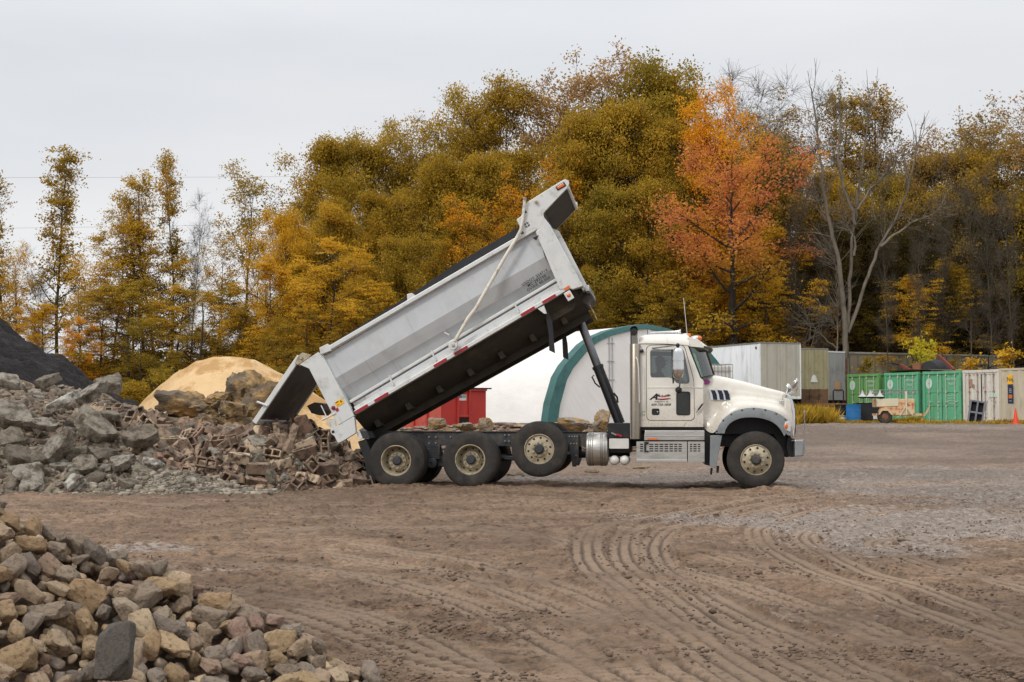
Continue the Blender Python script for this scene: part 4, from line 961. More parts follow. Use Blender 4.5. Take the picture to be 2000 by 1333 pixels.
# closed back of the shield opening
for (nm, p_, m_) in (('shield_marker', c3(870,138), M_amber), ('side_marker', c3(932,998), M_amber)):
    q = S(*p_, B0 - .02); k = MB(); ang = math.atan2(d.z, d.x)
    Mx = Matrix.Translation((q.x, 0, q.z)) @ Matrix.Rotation(-ang, 4, 'Y')
    if nm == 'shield_marker':
        k.cur = 1; k.box(-.10, .10, B0 - .022, B0 - .002, -.045, .045, Mx); k.cur = 0; k.box(-.075, .075, B0 - .035, B0 - .02, -.028, .028, Mx)
    else:
        k.cur = 2; k.box(-.07, .07, B0 - .01, B0 + .02, -.10, .08, Mx); k.cur = 0; k.lathe([(.0005, B0 - .035), (.03, B0 - .033), (.04, B0 - .012)], (q.x, 0, q.z), 'y', 20)
    k.build(nm, [m_, M_black, M_bedrib], bed_o, bevel=.008)
# red and white reflector tape on the bottom rail
def tape(pa, pb, th, m_, w):
    k = MB(); along(k, pa, pb, th, w - .004, w); k.build('reflector_tape', m_, bed_o)
for (x0, x1) in ((692, 717), (730, 757), (846, 871), (886, 912), (1016, 1043), (1058, 1084)):
    y = lambda x: 803.5 + (556.5 - 803.5) * (x - 691) / (1112 - 691) + 1.2
    tape((x0, y(x0)), (x1, y(x1)), .055, M_red, B0 - .001)
tape((1101, 563.8), (1111, 558), .055, M_amber, B0 - .012)
# floor tub and sills seen from below
A, B_ = S(693, 812, .2), S(1128, 571, .2); up = Vector((-(B_-A).normalized().z, 0, (B_-A).normalized().x))
sl = MB()
for w in (.74, 1.62):
    a = A - up*.40; b2 = B_ - up*.40; a.y = b2.y = w + .04; sl.bar(a, b2, .09, .24, up=up)
for t in (.06, .2, .34, .48, .62, .76, .9):
    m_ = A.lerp(B_, t) - up*.34; sl.bar(Vector((m_.x, .35, m_.z)), Vector((m_.x, 2.1, m_.z)), .10, .14, up=up)
sl.build('floor_sill', M_under, bed_o)
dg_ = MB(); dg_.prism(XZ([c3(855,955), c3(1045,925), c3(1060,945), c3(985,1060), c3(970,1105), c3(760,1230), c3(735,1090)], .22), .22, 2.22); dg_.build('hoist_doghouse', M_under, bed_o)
dg_ = MB(); dg_.prism(XZ([c3(1040,925), c3(1115,990), c3(1125,1010), c3(1100,1030), c3(1075,1065), c3(1010,1080), c3(990,1060)], .5), .5, 1.9); dg_.build('hoist_bracket', M_frame, bed_o, bevel=.01)
dg_ = MB(); dg_.tube([S(1151, 594, .9), S(1166, 625, .9)], .012, 6); dg_.build('dangling_rod', M_brick_pale, bed_o)
# hanging rubber straps
for (pts, w) in (([c4(462,165), c4(480,300), c4(498,430), c4(500,555), c4(552,580), c4(538,440), c4(528,310), c4(500,240)], .06), ([c4(610,360), c4(614,480), c4(620,615), c4(668,637), c4(660,500), c4(640,385)], 1.2)):
    k = MB(); k.prism(XZ(pts, w), w, w + .02); k.build('rubber_strap', M_black, bed_o)
k = MB(); k.prism(XZ([c4(400,192), c4(455,165), c4(478,235), c4(455,235)], B0 + .01), B0 + .01, .06); k.build('strap_hanger', M_bedrib, bed_o)
# tailgate swung open on its top hinge
g0, g1 = S(588, 699, B0 + .03), S(500, 829, B0 + .03); gd = (g1 - g0).normalized(); gn = Vector((gd.z, 0, -gd.x)); gn = gn if gn.x < 0 else -gn
tg = MB(); tg.prism([(p.x, p.z) for p in (g0, g1, g1 + gn*.10, g0 + gn*.10)], B0 + .03, B0 + .10); tg.prism([(p.x, p.z) for p in (g0, g1, g1 + gn*.10, g0 + gn*.10)], B1 - .10, B1 - .03)
tg.prism([(p.x, p.z) for p in (g0, g0 + gd*.10, g0 + gd*.1 + gn*.10, g0 + gn*.10)], B0 + .10, B1 - .10); tg.prism([(p.x, p.z) for p in (g1 - gd*.10, g1, g1 + gn*.10, g1 - gd*.1 + gn*.10)], B0 + .10, B1 - .10)
tgo = tg.build('tailgate', M_bedrib, truck, bevel=.01)
tg = MB(); tg.prism([(p.x, p.z) for p in (g0 + gd*.02 - gn*-.02, g1 + gn*.02, g1 + gn*.06, g0 + gn*.06)], B0 + .08, B1 - .08); tg.build('tailgate_panel', M_inner, tgo)
tg = MB(); tg.prism(arcfill(XZ([c4a(400,535), c4a(430,505), c4a(470,515), c4a(498,520), c4a(485,545), c4a(400,600), c4a(372,590)], B0), .02), B0, B0 + .07); q = S(*c4a(424,545), B0); tg.lathe([(.0005, B0 - .04), (.035, B0 - .04), (.035, B0 + .1)], (q.x, 0, q.z), 'y', 12); mirror(tg, BC)
a = S(*c4a(370,600), B0); b2 = S(*c4a(560,502), B0); tg.build('tailgate_hinge', M_rim, tgo, bevel=.004)
tg = MB(); tg.prism(XZ([c4a(402,600), c4a(556,500), c4a(562,508), c4a(412,608)], B0 + .01), B0 + .01, B0 + .08); mirror(tg, BC); tg.build('hinge_strap', pm('rusty_strap', ['#7a5a45', '#95755c'], 6, .8), tgo)
tg = MB(); q = S(*c4a(130,895), B0 - .02); tg.tube([q + Vector((-.12, 0, .03)), q + Vector((.0, 0, -.01)), q + Vector((.10, 0, -.05))], .022, 8); tg.build('latch_pin', M_bedrib, tgo)
tg = MB(); q = S(*c4a(355,865), 1.2) ; mpt = g0.lerp(g1, .56); tg.box(-.09, .09, -.003, .003, -.07, .07, Matrix.Translation((mpt.x + .01, 1.2, mpt.z)) @ Matrix.Rotation(R(90), 4, 'Z') @ Matrix.Rotation(0.5, 4, 'X')); 
# coal chute box at the rear post, latch linkage
k = MB(); k.prism(XZ([(609,794), (624,787), (640,790), (642,802), (632,812), (618,808)], 1.9), 1.5, 2.3); k.build('chute_flap', M_inner, tgo)
k = MB(); k.tube([S(627, 792, B0), S(638, 815, B0), S(646, 838, B0)], .012, 6); k.tube([S(629, 821, B0), S(642, 815, B0), S(656, 807, B0)], .02, 6); k.box(*[f(S(643, 818, B0).x, S(655, 835, B0).x) for f in (min, max)], B0 + .02, B0 + .05, S(643, 835, 0).z, S(643, 819, 0).z)
k.build('latch_linkage', M_bedrib, bed_o)
# decals of the rear post
q = S(*c4a(715,888), B0 - .012); Mx = Matrix.Translation((q.x, 0, q.z)) @ Matrix.Rotation(-ang, 4, 'Y'); k = MB(); k.box(-.085, .085, B0 - .008, B0 - .003, -.06, .045, Mx); k.cur = 1
k.box(-.07, .0, B0 - .012, B0 - .0085, .02, .036, Mx); k.box(.03, .055, B0 - .012, B0 - .0085, -.02, .02, Mx); k.box(-.07, -.01, B0 - .012, B0 - .0085, -.03, -.024, Mx); k.build('warning_decal', [M_yel, M_ink], po)
q = S(*c4a(670,930), B0 - .01); k = MB(); k.lathe([(.0005, B0 - .03), (.035, B0 - .026), (.045, B0 - .0)], (q.x, 0, q.z), 'y', 20); k.build('tail_lamp', M_redl, po)
q = S(*c4a(699,943), B0 - .01); k = MB(); k.box(-.03, .03, B0 - .015, B0 - .0, -.03, .03, Matrix.Translation((q.x, 0, q.z)) @ Matrix.Rotation(-ang, 4, 'Y')); k.build('reflector', M_red, po)
# lettering and emblems on the bed side
q = S(*c3(668, 885), .055)
def bedw(t): return .10
for (s_, uu, vv) in (('USDOT 354713', 667, 862), ('MC 292150', 683, 887), ('GVWR 80,000', 697, 912)):
    q = S(*c3(uu, vv), .105); text(s_, .078, M_ink, bed_o, (q.x, .040, q.z), 'lettering', ry=ang, bold=.0012, space=1.15)
k = MB(); q = S(*c3(603, 443), B0 - .01)
for j in range(4):
    a0 = ang + R(45) + j * R(90); 
    for t in (-.5, .5):
        c_, s_ = math.cos(a0 + t*.55), math.sin(a0 + t*.55); k.add([(q.x + c_*r_ - s_*o_, B0 - .0075, q.z + s_*r_ + c_*o_) for (r_, o_) in ((.015, 0), (.045, .014), (.06, 0), (.045, -.014))], [(0,1,2,3)])
q = S(*c3(590, 338), B0 - .01); k.add([(q.x - .03, B0 - .0075, q.z - .04), (q.x + .035, B0 - .0075, q.z - .02), (q.x - .01, B0 - .0075, q.z + .045)], [(0,1,2)])
q = S(*c3(566, 505), B0 - .01); k.add([(q.x - .03, B0 - .0075, q.z - .035), (q.x + .035, B0 - .0075, q.z - .01), (q.x + .01, B0 - .0075, q.z + .035)], [(0,1,2)])
q = S(*c3(672, 545), B0 - .02)
k.add([(q.x - .065, B0 - .0155, q.z - .0), (q.x + .01, B0 - .0155, q.z - .055), (q.x + .065, B0 - .0155, q.z + .055)], [(0,1,2)])
k.build('emblem', M_ink, bed_o, recalc=False)
# tarp arm
arm = MB(); arm.tube([S(*c3(582,232), B0 - .06), S(*c3(583,275), B0 - .06), S(*c3(568,400), B0 - .06), S(*c3(555,480), B0 - .07), S(*c3(520,550), B0 - .08), S(*c3(440,680), B0 - .09), S(*c3(200,1100), B0 - .10), S(*c4a(1705,240), B0 - .10), S(*c4a(1600,420), B0 - .09)], [.028, .03, .032, .034, .036, .036, .038, .040, .036], 10)
ao = arm.build('tarp_arm', pm('worn_white_paint', ['#c9c2b4', '#d8d2c5', '#b5aa98'], 5, .5, dirt='#8d7d6a', dcut=(.55, .7), dscale=7), bed_o, smooth=50)
k = MB(); k.prism(arcfill(XZ([c4a(1545,445), c4a(1580,405), c4a(1620,410), c4a(1625,455), c4a(1600,488), c4a(1565,485)], B0 - .09), .06, 4), B0 - .10, B0 - .0); k.build('arm_pivot', M_bedrib, ao, bevel=.01)
k = MB(); q = S(*c4a(1588,450), B0 - .1); k.lathe([(.0005, B0 - .13), (.03, B0 - .128), (.035, B0 - .10)], (q.x, 0, q.z), 'y', 8); q = S(*c3(582,232), B0 - .1); k.lathe([(.0005, B0 - .11), (.03, B0 - .108), (.035, B0 - .0)], (q.x, 0, q.z), 'y', 8); q = S(*c3(672,254), B0 - .1); k.lathe([(.0005, B0 - .08), (.035, B0 - .07), (.035, B0 - .0)], (q.x, 0, q.z), 'y', 8); k.build('arm_bolt', M_rim, ao)
k = MB(); along(k, (866, 647), (878, 653), .03, .12, .15); k.build('grab_step', M_bedrib, bed_o)

# ---------------- hoist cylinder
wc = 1.22; hc = MB()
hb0, hb1, hb2, hb3 = S(1211, 828, wc), S(1168, 718, wc), S(1131, 622, wc), S(1124.5, 590, wc)
hc.tube([hb0, hb1], .105, 20); hc.tube([hb1 + (hb0-hb1)*.02, hb1 + (hb0-hb1)*-.03], .118, 20)
hy = hc.build('hoist_cylinder', M_blackcyl, truck, smooth=40)
hc = MB(); hc.tube([hb1, hb2], .085, 20); hc.tube([hb2, hb2 + (hb1-hb2).normalized()*.05], .094, 20); hc.build('cylinder_stage', pm('dull_steel_stage', ['#5a5c60', '#7d7f84'], 3, .3, metal=.8), hy, smooth=40)
hc = MB(); hc.tube([hb2, hb3], .05, 16); hc.build('cylinder_rod', M_chrome, hy, smooth=40)
hc = MB(); hc.tube([S(*c4(890,770), 1.1), S(*c4(872,785), 1.1), S(*c4(900,840), 1.1), S(*c4(940,875), 1.1)], .016, 6); hc.tube([S(*c4(1060,925), 1.1), S(*c4(1090,960), 1.1), S(*c4(1095,1010), 1.1)], .02, 6); hc.build('hose', M_black, hy, smooth=40)
# box, plates and bottles behind the cab
k = MB(); k.prism(arcfill(XZ([c1(165,795), c1(322,795), c1(322,900), c1(165,900)], .12), .03), .12, 2.3); k.prism(XZ([c1(172,900), c1(322,900), c1(322,1000), c1(172,1000)], .30), .30, 2.1); bo = k.build('hydraulic_box', M_black, truck, bevel=.01)
k = MB(); k.prism(arcfill(XZ([c1(174,902), c1(310,902), c1(310,972), c1(174,972)], .1), .02), .10, .16); k.build('box_cover', M_white, bo, bevel=.008)
k = MB(); k.bar(S(*c1(190,862), .1), S(*c1(225,878), .1), .03, .03); k.cur = 1; k.bar(S(*c1(225,872), .09), S(*c1(262,886), .09), .03, .04); k.build('latch_handle', [M_steel, M_red], bo)
for u in (209, 280):
    q = S(*c1(u, 1052), .12); k = MB(); r_ = .094
    k.lathe([(.0005, .10), (r_*.5, .108), (r_*.85, .135), (r_, .18), (r_, .9), (r_*.8, .96), (.001, .98)], (q.x, 0, q.z), 'y', 28); k.build('air_tank', M_white, bo, smooth=50)
# ---------------- cab
CW0, CW1 = .13, WT - .13; CC = WT / 2
def fill_plate(outer, holes, y):
    """flat sheet in the xz plane with holes, returned as (verts, faces)"""
    bm = bmesh.new(); ed = []
    for lp in [outer] + holes:
        vs = [bm.verts.new((p[0], y, p[1])) for p in lp]; ed += [bm.edges.new((vs[i], vs[(i+1) % len(vs)])) for i in range(len(vs))]
    bmesh.ops.triangle_fill(bm, edges=ed, use_beauty=True, use_dissolve=False)
    bm.verts.index_update(); v = [tuple(w.co) for w in bm.verts]; f = [tuple(w.index for w in p.verts) for p in bm.faces]; bm.free()
    return v, f
def plate(mb, outer, holes, y0, y1):
    v, f = fill_plate(outer, holes, y0); mb.add(v, f); mb.add([(a, y1, c) for a, b, c in v], [tuple(reversed(q)) for q in f])
    for lp in [outer] + holes:
        n = len(lp); mb.add([(p[0], y0, p[1]) for p in lp] + [(p[0], y1, p[1]) for p in lp], [(i, (i+1) % n, (i+1) % n + n, i + n) for i in range(n)])
win = arcfill(XZ([c1(455,293), c1(685,290), c1(727,500), c1(722,526), c1(640,526), c1(600,484), c1(457,484)], CW0), .05, 3)
shell = XZ([c1(380,255), c1(712,262), c1(800,487), c1(818,500), c1(820,822), c1(384,824)], CW0)
cb = MB(); plate(cb, shell, [win], CW0, CW0 + .035); plate(cb, shell, [win], CW1 - .035, CW1)
rear = [(shell[0][0], shell[0][1]), (shell[-1][0], shell[-1][1])]
cb.box(shell[-1][0], shell[-1][0] + .03, CW0 + .035, CW1 - .035, shell[-1][1], shell[0][1])
cb.box(shell[-1][0], shell[4][0], CW0 + .035, CW1 - .035, shell[-1][1] + .01, shell[-1][1] + .05)
cowl = S(*c1(818,500), CW0); cb.box(cowl.x - .04, cowl.x + .02, CW0 + .035, CW1 - .035, shell[-1][1] + .05, cowl.z - .02)
cab = cb.build('cab', M_cream, truck, smooth=25)
# roof: lofted crown
rows = []
xs = [(380, 230, 255), (392, 208, 252), (430, 201, 251), (540, 197, 252), (640, 195, 256), (700, 200, 262), (722, 208, 266)]
for (u, vt, vg) in xs:
    zt_ = S(*c1(u, vt), CC); zg = S(*c1(u, vg), CW0); row = []
    for w, f in ((CW0 - .012, 0), (CW0 - .012, .12), (CW0 + .03, .55), (CW0 + .16, .82), (CW0 + .45, .95), (CC, 1), (CW1 - .45, .95), (CW1 - .16, .82), (CW1 - .03, .55), (CW1 + .012, .12), (CW1 + .012, 0)):
        row.append((zg.x, w, zg.z + (zt_.z - zg.z) * f))
    rows.append(row)
rf = MB(); rf.loft(rows); rf.add(rows[0], [tuple(range(11))]); rf.add(rows[-1], [tuple(range(11))]); ro = rf.build('roof', M_cream, truck, smooth=50)
# visor fairing over the windscreen
rows = []
for w, f in ((CW0 + .02, 0), (CW0 + .10, .45), (CW0 + .3, .75), (CW0 + .6, .92), (CC, 1), (CW1 - .6, .92), (CW1 - .3, .75), (CW1 - .10, .45), (CW1 - .02, 0)):
    a = S(*c1(712, 214), CW0); b2 = S(*c1(770, 216), CW0); c_ = S(*c1(826, 266), CW0); lo = S(*c1(716, 268), CW0); e_ = .13 * f
    rows.append([(a.x, w, a.z + .02 + .03*f), (b2.x + e_*.3, w, b2.z + .02*f), (c_.x + e_, w, c_.z - .01*f), (c_.x + e_ - .02, w, c_.z - .035), (lo.x, w, lo.z)])
vz = MB(); vz.loft(rows, wrap=True); vz.add(rows[0], [(0,1,2,3,4)]); vz.add(rows[-1], [(4,3,2,1,0)]); vo = vz.build('sun_visor', M_cream, truck, smooth=40)
vz = MB(); vz.loft([[(r[2][0] - .01, r[2][1], r[2][2] + .005), (r[2][0] + .07 * (1 if i not in (0, 8) else .2), r[2][1], r[2][2] - .03), (r[2][0] - .01, r[2][1], r[2][2] - .04)] for i, r in enumerate(rows)]); vz.build('visor_edge', M_frame, vo)
# roof lamps
for (u, v, w) in ((775, 208, CW0 + .14), (700, 191, CW0 + .55), (700, 190, CC), (700, 190, CW1 - .55), (770, 205, CW1 - .14)):
    q = S(*c1(u, v), w); k = MB(); k.lathe([(.001, -.12), (.035, -.09), (.05, -.02), (.052, .02)], (q.x, w, q.z - .02), 'x', 16); k.cur = 1; k.lathe([(.0505, .02), (.046, .07), (.02, .10), (.001, .105)], (q.x, w, q.z - .02), 'x', 16); k.build('roof_lamp', [M_chrome, M_amber], ro, smooth=50)
# air horn
k = MB(); q = S(*c1(450,178), .9); q2 = S(*c1(665,170), .9); k.tube([q, q.lerp(q2, .1), q.lerp(q2, .9), q2], [.02, .022, .03, .055], 12); k.tube([q + Vector((-.01, 0, -.06)), q + Vector((-.01, 0, .06))], .03, 10); k.tube([q.lerp(q2, .3), q.lerp(q2, .3) + Vector((0, 0, -.09))], .02, 8); k.tube([q.lerp(q2, .85), q.lerp(q2, .85) + Vector((0, 0, -.09))], .02, 8); k.build('air_horn', M_chrome, ro, smooth=50)
k = MB(); k.tube([S(*c1(710,195), CW0 + .1), S(1335, 582, CW0 + .1)], .006, 6); k.build('antenna', M_white, ro)
# side window glass, windscreen
for y in (CW0 + .02, CW1 - .02):
    k = MB(); v, f = fill_plate(win, [], y); k.add(v, f); k.build('side_window', M_glass, cab, recalc=False)
k = MB(); dp = [S(*c1(606,290), CW0 - .004), S(*c1(614,524), CW0 - .004)]; k.bar(dp[0] + Vector((0, .01, 0)), dp[1] + Vector((0, .01, .0)), .03, .03, up=(0,1,0)); k.build('window_divider', M_black, cab)
k = MB(); ot = [(x + (x - sum(p[0] for p in win)/len(win))*.035, z + (z - sum(p[1] for p in win)/len(win))*.05) for x, z in win]; plate(k, ot, [win], CW0 - .006, CW0 + .004); k.build('window_seal', M_black, cab)
rows = []
for w, f in ((CW0 + .035, 0), (CW0 + .07, .30), (CW0 + .16, .58), (CW0 + .35, .80), (CW0 + .7, .95), (CC, 1.0), (CW1 - .7, .95), (CW1 - .35, .80), (CW1 - .16, .58), (CW1 - .07, .30), (CW1 - .035, 0)):
    a, b2 = S(*c1(722,272), CW0), S(*c1(803,484), CW0); a2, b3 = S(*c1(838,270), CC), S(*c1(900,470), CC)
    rows.append([(a.x + (a2.x - a.x) * f, w, a.z + (a2.z-a.z)*f), (b2.x + (b3.x - b2.x) * f, w, b2.z + (b3.z - b2.z) * f)])
k = MB(); k.loft(rows); ws = k.build('windscreen', M_wind, truck, smooth=60)
k = MB(); k.loft([[ (r[1][0] + .0, r[1][1], r[1][2] + .01), (r[1][0] + .015, r[1][1], r[1][2] - .004), (r[1][0], r[1][1], r[1][2] - .014)] for r in rows]); k.build('wiper_cowl', M_black, cab)
k = MB(); k.tube([Vector(rows[0][0]), Vector(rows[0][1])], .018, 6); k.tube([Vector(rows[-1][0]), Vector(rows[-1][1])], .018, 6); k.build('windscreen_seal', M_black, ws)
# door seam, handle, lower window, mirror
door = arcfill(XZ([c1(428,262), c1(690,258), c1(757,500), c1(762,780), c1(430,780)], CW0), .10, 5)
def offs(lp, d_):
    cx_ = sum(p[0] for p in lp)/len(lp); cz_ = sum(p[1] for p in lp)/len(lp); return [(x - (1 if x > cx_ else -1)*d_, z - (1 if z > cz_ else -1)*d_) for x, z in lp]
k = MB(); plate(k, door, [offs(door, .010)], CW0 - .0015, CW0 + .002); k.build('door_seam', M_frame, cab)
k = MB(); plate(k, offs(door, .010), [win], CW0 - .008, CW0 + .003); dr = k.build('door', M_cream, truck, bevel=.003)
k = MB(); rr_ = arcfill(XZ([c1(634,580), c1(731,580), c1(731,742), c1(634,742)], CW0), .05, 4); plate(k, rr_, [offs(rr_, .022)], CW0 - .016, CW0 + .002); k.build('lower_window_seal', M_black, dr, bevel=.003)
k = MB(); v, f = fill_plate(offs(rr_, .02), [], CW0 - .0095); k.add(v, f); k.build('lower_window', pm('dark_glass', ['#1c1e1b', '#2b2d28'], 4, .12), dr, recalc=False)
k = MB(); plate(k, arcfill(XZ([c1(467,696), c1(519,696), c1(519,740), c1(467,740)], CW0), .03, 3), [], CW0 - .014, CW0 - .0); dh = k.build('door_handle', M_black, dr, bevel=.004); 
k = MB(); q = S(*c1(506,718), CW0); k.lathe([(.0005, CW0 - .020), (.012, CW0 - .020), (.014, CW0 - .014)], (q.x, 0, q.z), 'y', 12); k.build('lock', M_chrome, dh)
k = MB(); a, b2 = S(*c1(432,552), CW0), S(*c1(818,556), CW0); k.box(a.x, b2.x, CW0 - .016, CW0 - .008, a.z - .008, a.z + .008); k.build('swage_line', M_cream, dr, bevel=.004)
mr = MB(); q0, q1 = S(*c1(646,272), -.16), S(*c1(646,500), -.16); n_ = 14
prof = []
for i in range(n_ + 1):
    t = i / n_; z = q1.z + (q0.z - q1.z) * t; e_ = (1 - abs(2*t - 1) ** 5) ; wx = .108 * e_ ** .5 + .004
    if i in (5, 9): wx += .006
    prof.append([(q0.x + wx * math.cos(a), -.16 + .075 * (wx/.11) * math.sin(a), z) for a in [2*math.pi*j/20 for j in range(20)]])
mr.loft(prof, wrap=True); mr.add(prof[0], [tuple(range(20))]); mr.add(prof[-1], [tuple(reversed(range(20)))]); mo = mr.build('wing_mirror', M_chrome, truck, smooth=50)
k = MB(); k.tube([S(*c1(656,262), -.16), S(*c1(640,262), -.10), S(*c1(470,282), CW0 - .01)], .014, 8); k.tube([S(*c1(662,500), -.16), S(*c1(655,560), CW0 - .02)], .016, 8); k.build('mirror_bracket', M_steel, mo, smooth=40)
k = MB(); q = S(*c1(650,568), CW0 - .02); k.lathe([(.0005, CW0 - .05), (.05, CW0 - .04), (.065, CW0 - .008)], (q.x, 0, q.z), 'y', 16); k.build('mirror_mount', M_black, mo); k = MB(); q = S(*c1(645,270), -.16); k.lathe([(.0005, -.2), (.04, -.19), (.04, -.13), (.0005, -.12)], (q.x, 0, q.z + .02), 'y', 12); k.build('mirror_mount', M_black, mo)
k = MB(); q = S(*c1(842,514), .33); k.lathe([(.0005, .318), (.055, .318), (.055, .34)], (q.x, 0, q.z), 'y', 24)
for i in range(len(k.v)): k.v[i] = (q.x + (k.v[i][0]-q.x)*1.25, k.v[i][1], q.z + (k.v[i][2]-q.z)*.85)
EMBL = k
k = MB(); k.tube([S(*c1(770,725), CW0 - .04), S(*c1(800,685), CW0 - .05), S(*c1(826,650), CW0 - .04)], .010, 8); k.cur = 1; k.tube([S(*c1(785,705), CW0 - .05), S(*c1(815,665), CW0 - .05)], .017, 8); k.build('hood_latch', [M_steel, M_black], cab)
k = MB(); q = S(*c1(400,302), CW0 - .02); k.lathe([(.0005, CW0 - .06), (.035, CW0 - .05), (.035, CW0)], (q.x, 0, q.z), 'y', 12); k.build('cab_lamp', M_black, cab)
# door lettering
def dtext(s, u, v, size, m_, **kw):
    q = S(*c1(u, v), CW0 - .01); return text(s, size, m_, dr, (q.x, CW0 - .0105, q.z), **kw)
dtext('609-758-3808', 529, 670, .062, M_ink, shear=.3, bold=.0008, space=1.08)
dtext('Wrightstown, NJ', 530, 649, .038, M_ink, shear=.2, bold=0)
dtext('A', 478, 617, .165, M_ink, shear=.5, bold=.006, sx=1.2, name='logo_letter')
k = MB()
def wave(mb, u0, u1, v0, amp, th, y, ph=0):
    n_ = 16; up_, lo_ = [], []
    for i in range(n_ + 1):
        t = i / n_; u = u0 + (u1 - u0) * t; v = v0 + amp * math.sin(t * 5.2 + ph); tt = th * math.sin(math.pi * min(1, .12 + t * .95)) ** .5 if t < 1 else .2
        a, b2 = S(*c1(u, v - tt/2), y), S(*c1(u, v + tt/2), y); up_.append((a.x, y, a.z)); lo_.append((b2.x, y, b2.z))
    mb.loft([up_, lo_])
wave(k, 492, 608, 622, 3.5, 22, CW0 - .0095); k.cur = 1; wave(k, 515, 604, 612, 3, 7, CW0 - .0110); wave(k, 505, 606, 629, 3, 7, CW0 - .0110); k.cur = 2; wave(k, 488, 525, 604, 2, 9, CW0 - .0115); k.cur = 3; wave(k, 500, 608, 634.5, 3, 3, CW0 - .0112); wave(k, 560, 600, 604, 1, 6, CW0 - .0112, 2)
k.build('logo_flag', [M_white, M_red, M_blue, M_ink], dr, recalc=False)
for (u, ss) in ((512, 'm'), (536, 'e'), (556, 'r'), (578, 'i')): dtext(ss, u, 607, .07, M_ink if u != 556 else M_red, shear=.4, bold=.003, name='logo_letter')
k = MB(); q = S(*c1(413,728), CW0 - .01)
pts_ = [(q.x + .04*math.cos(a), CW0 - .006, q.z + .035*math.sin(a)) for a in [R(40 + 20*i) for i in range(14)]]; k.tube(pts_ + [(q.x, CW0 - .006, q.z - .01)], .005, 4); k.build('chalk_mark', M_grn, cab)
# cab skirt
k = MB(); k.prism(XZ([c1(384,790), c1(700,790), c1(685,822), c1(384,822)], CW0 - .01), CW0 - .012, CW0 + .01); k.build('cab_skirt', M_cream, cab, bevel=.004)
# interior: seats, dash, wheel
k = MB(); sx = S(*c1(440,600), .6)
for w in (.35, 1.55): k.box(sx.x + .0, sx.x + .14, w, w + .5, sx.z - .35, sx.z + .42); k.box(sx.x + .1, sx.x + .55, w, w + .5, sx.z - .35, sx.z - .2)
k.box(S(*c1(740,560), .6).x, S(*c1(815,560), .6).x, CW0 + .05, CW1 - .05, sx.z - .4, sx.z + .30); k.box(shell[-1][0] + .04, shell[-1][0] + .06, .17, CW1 - .05, sx.z - .5, sx.z + .75)
k.build('cab_interior', M_cabin, cab, bevel=.03)
k = MB(); q = S(*c1(700,520), .6); k.lathe([(.21, -.015), (.23, 0), (.21, .015), (.19, 0), (.21, -.015)], (0, 0, 0), 'z', 28); k.v = [tuple(Matrix.Translation((q.x, .6, q.z)) @ Matrix.Rotation(R(-35), 4, 'Y') @ Vector(v)) for v in k.v]; k.build('steering_wheel', M_black, cab, smooth=50)

# ---------------- exhaust stack
q0, q1 = S(*c1(352,255), .02), S(*c1(352,905), .02)
k = MB(); k.lathe([(.098, q1.z), (.098, q0.z), (.09, q0.z + .01), (.07, q0.z + .012)], (q0.x, .10, 0), 'z', 28)
M_perf, n_, l_, b_m = newmat('perforated_shield'); b_m.inputs['Metallic'].default_value = .85; b_m.inputs['Roughness'].default_value = .38
vor = n_.new('ShaderNodeTexVoronoi'); vor.inputs['Scale'].default_value = 42; vor.inputs['Randomness'].default_value = .1; tc_ = n_.new('ShaderNodeTexCoord'); l_.new(tc_.outputs['Object'], vor.inputs['Vector'])
rp_ = ramp(n_, [(.22, '#2e2a26'), (.34, '#a39a8c')]); l_.new(vor.outputs['Distance'], rp_.inputs[0]); g_ = noise_node(n_, l_, tc_.outputs['Object'], 3, 6); l_.new(mixc(n_, l_, mth(n_, l_, 'MULTIPLY', g_, .45), rp_.outputs[0], '#6f6353'), b_m.inputs['Base Color'])
st = k.build('exhaust_stack', M_perf, truck, smooth=40)
k = MB(); k.lathe([(.072, q0.z - .05), (.072, q0.z + .17)], (q0.x - .02, .10, 0), 'z', 24); q = Vector((q0.x - .02, .10, q0.z + .17))
k.tube([q, q + Vector((-.0, -.01, .06)), q + Vector((0, -.05, .10)), q + Vector((0, -.10, .11))], [.072, .073, .074, .075], 20, caps=False); k.build('exhaust_pipe', pm('smoked_chrome', ['#77726c', '#8f8a83'], 3, .25, metal=.9), st, smooth=50)
k = MB(); k.lathe([(.0005, .012), (.070, .012), (.0705, .02)], (0, 0, 0), 'y', 20); k.v = [(v[0] + q.x, v[1] - .02, v[2] + q.z + .07) for v in k.v]; k.build('exhaust_mouth', M_black, st)
k = MB(); k.tube([S(*c1(358,345), -.03), S(*c1(368,360), -.05), S(*c1(376,420), -.05), S(*c1(380,560), -.05), S(*c1(382,655), -.03)], .013, 8); k.build('grab_rail', M_white, truck, smooth=40)
k = MB(); a, b2 = S(*c1(316,255), .1), S(*c1(322,905), .1); k.box(a.x - .0, a.x + .02, .06, .3, b2.z, a.z); k.build('stack_bracket', M_steel, st)

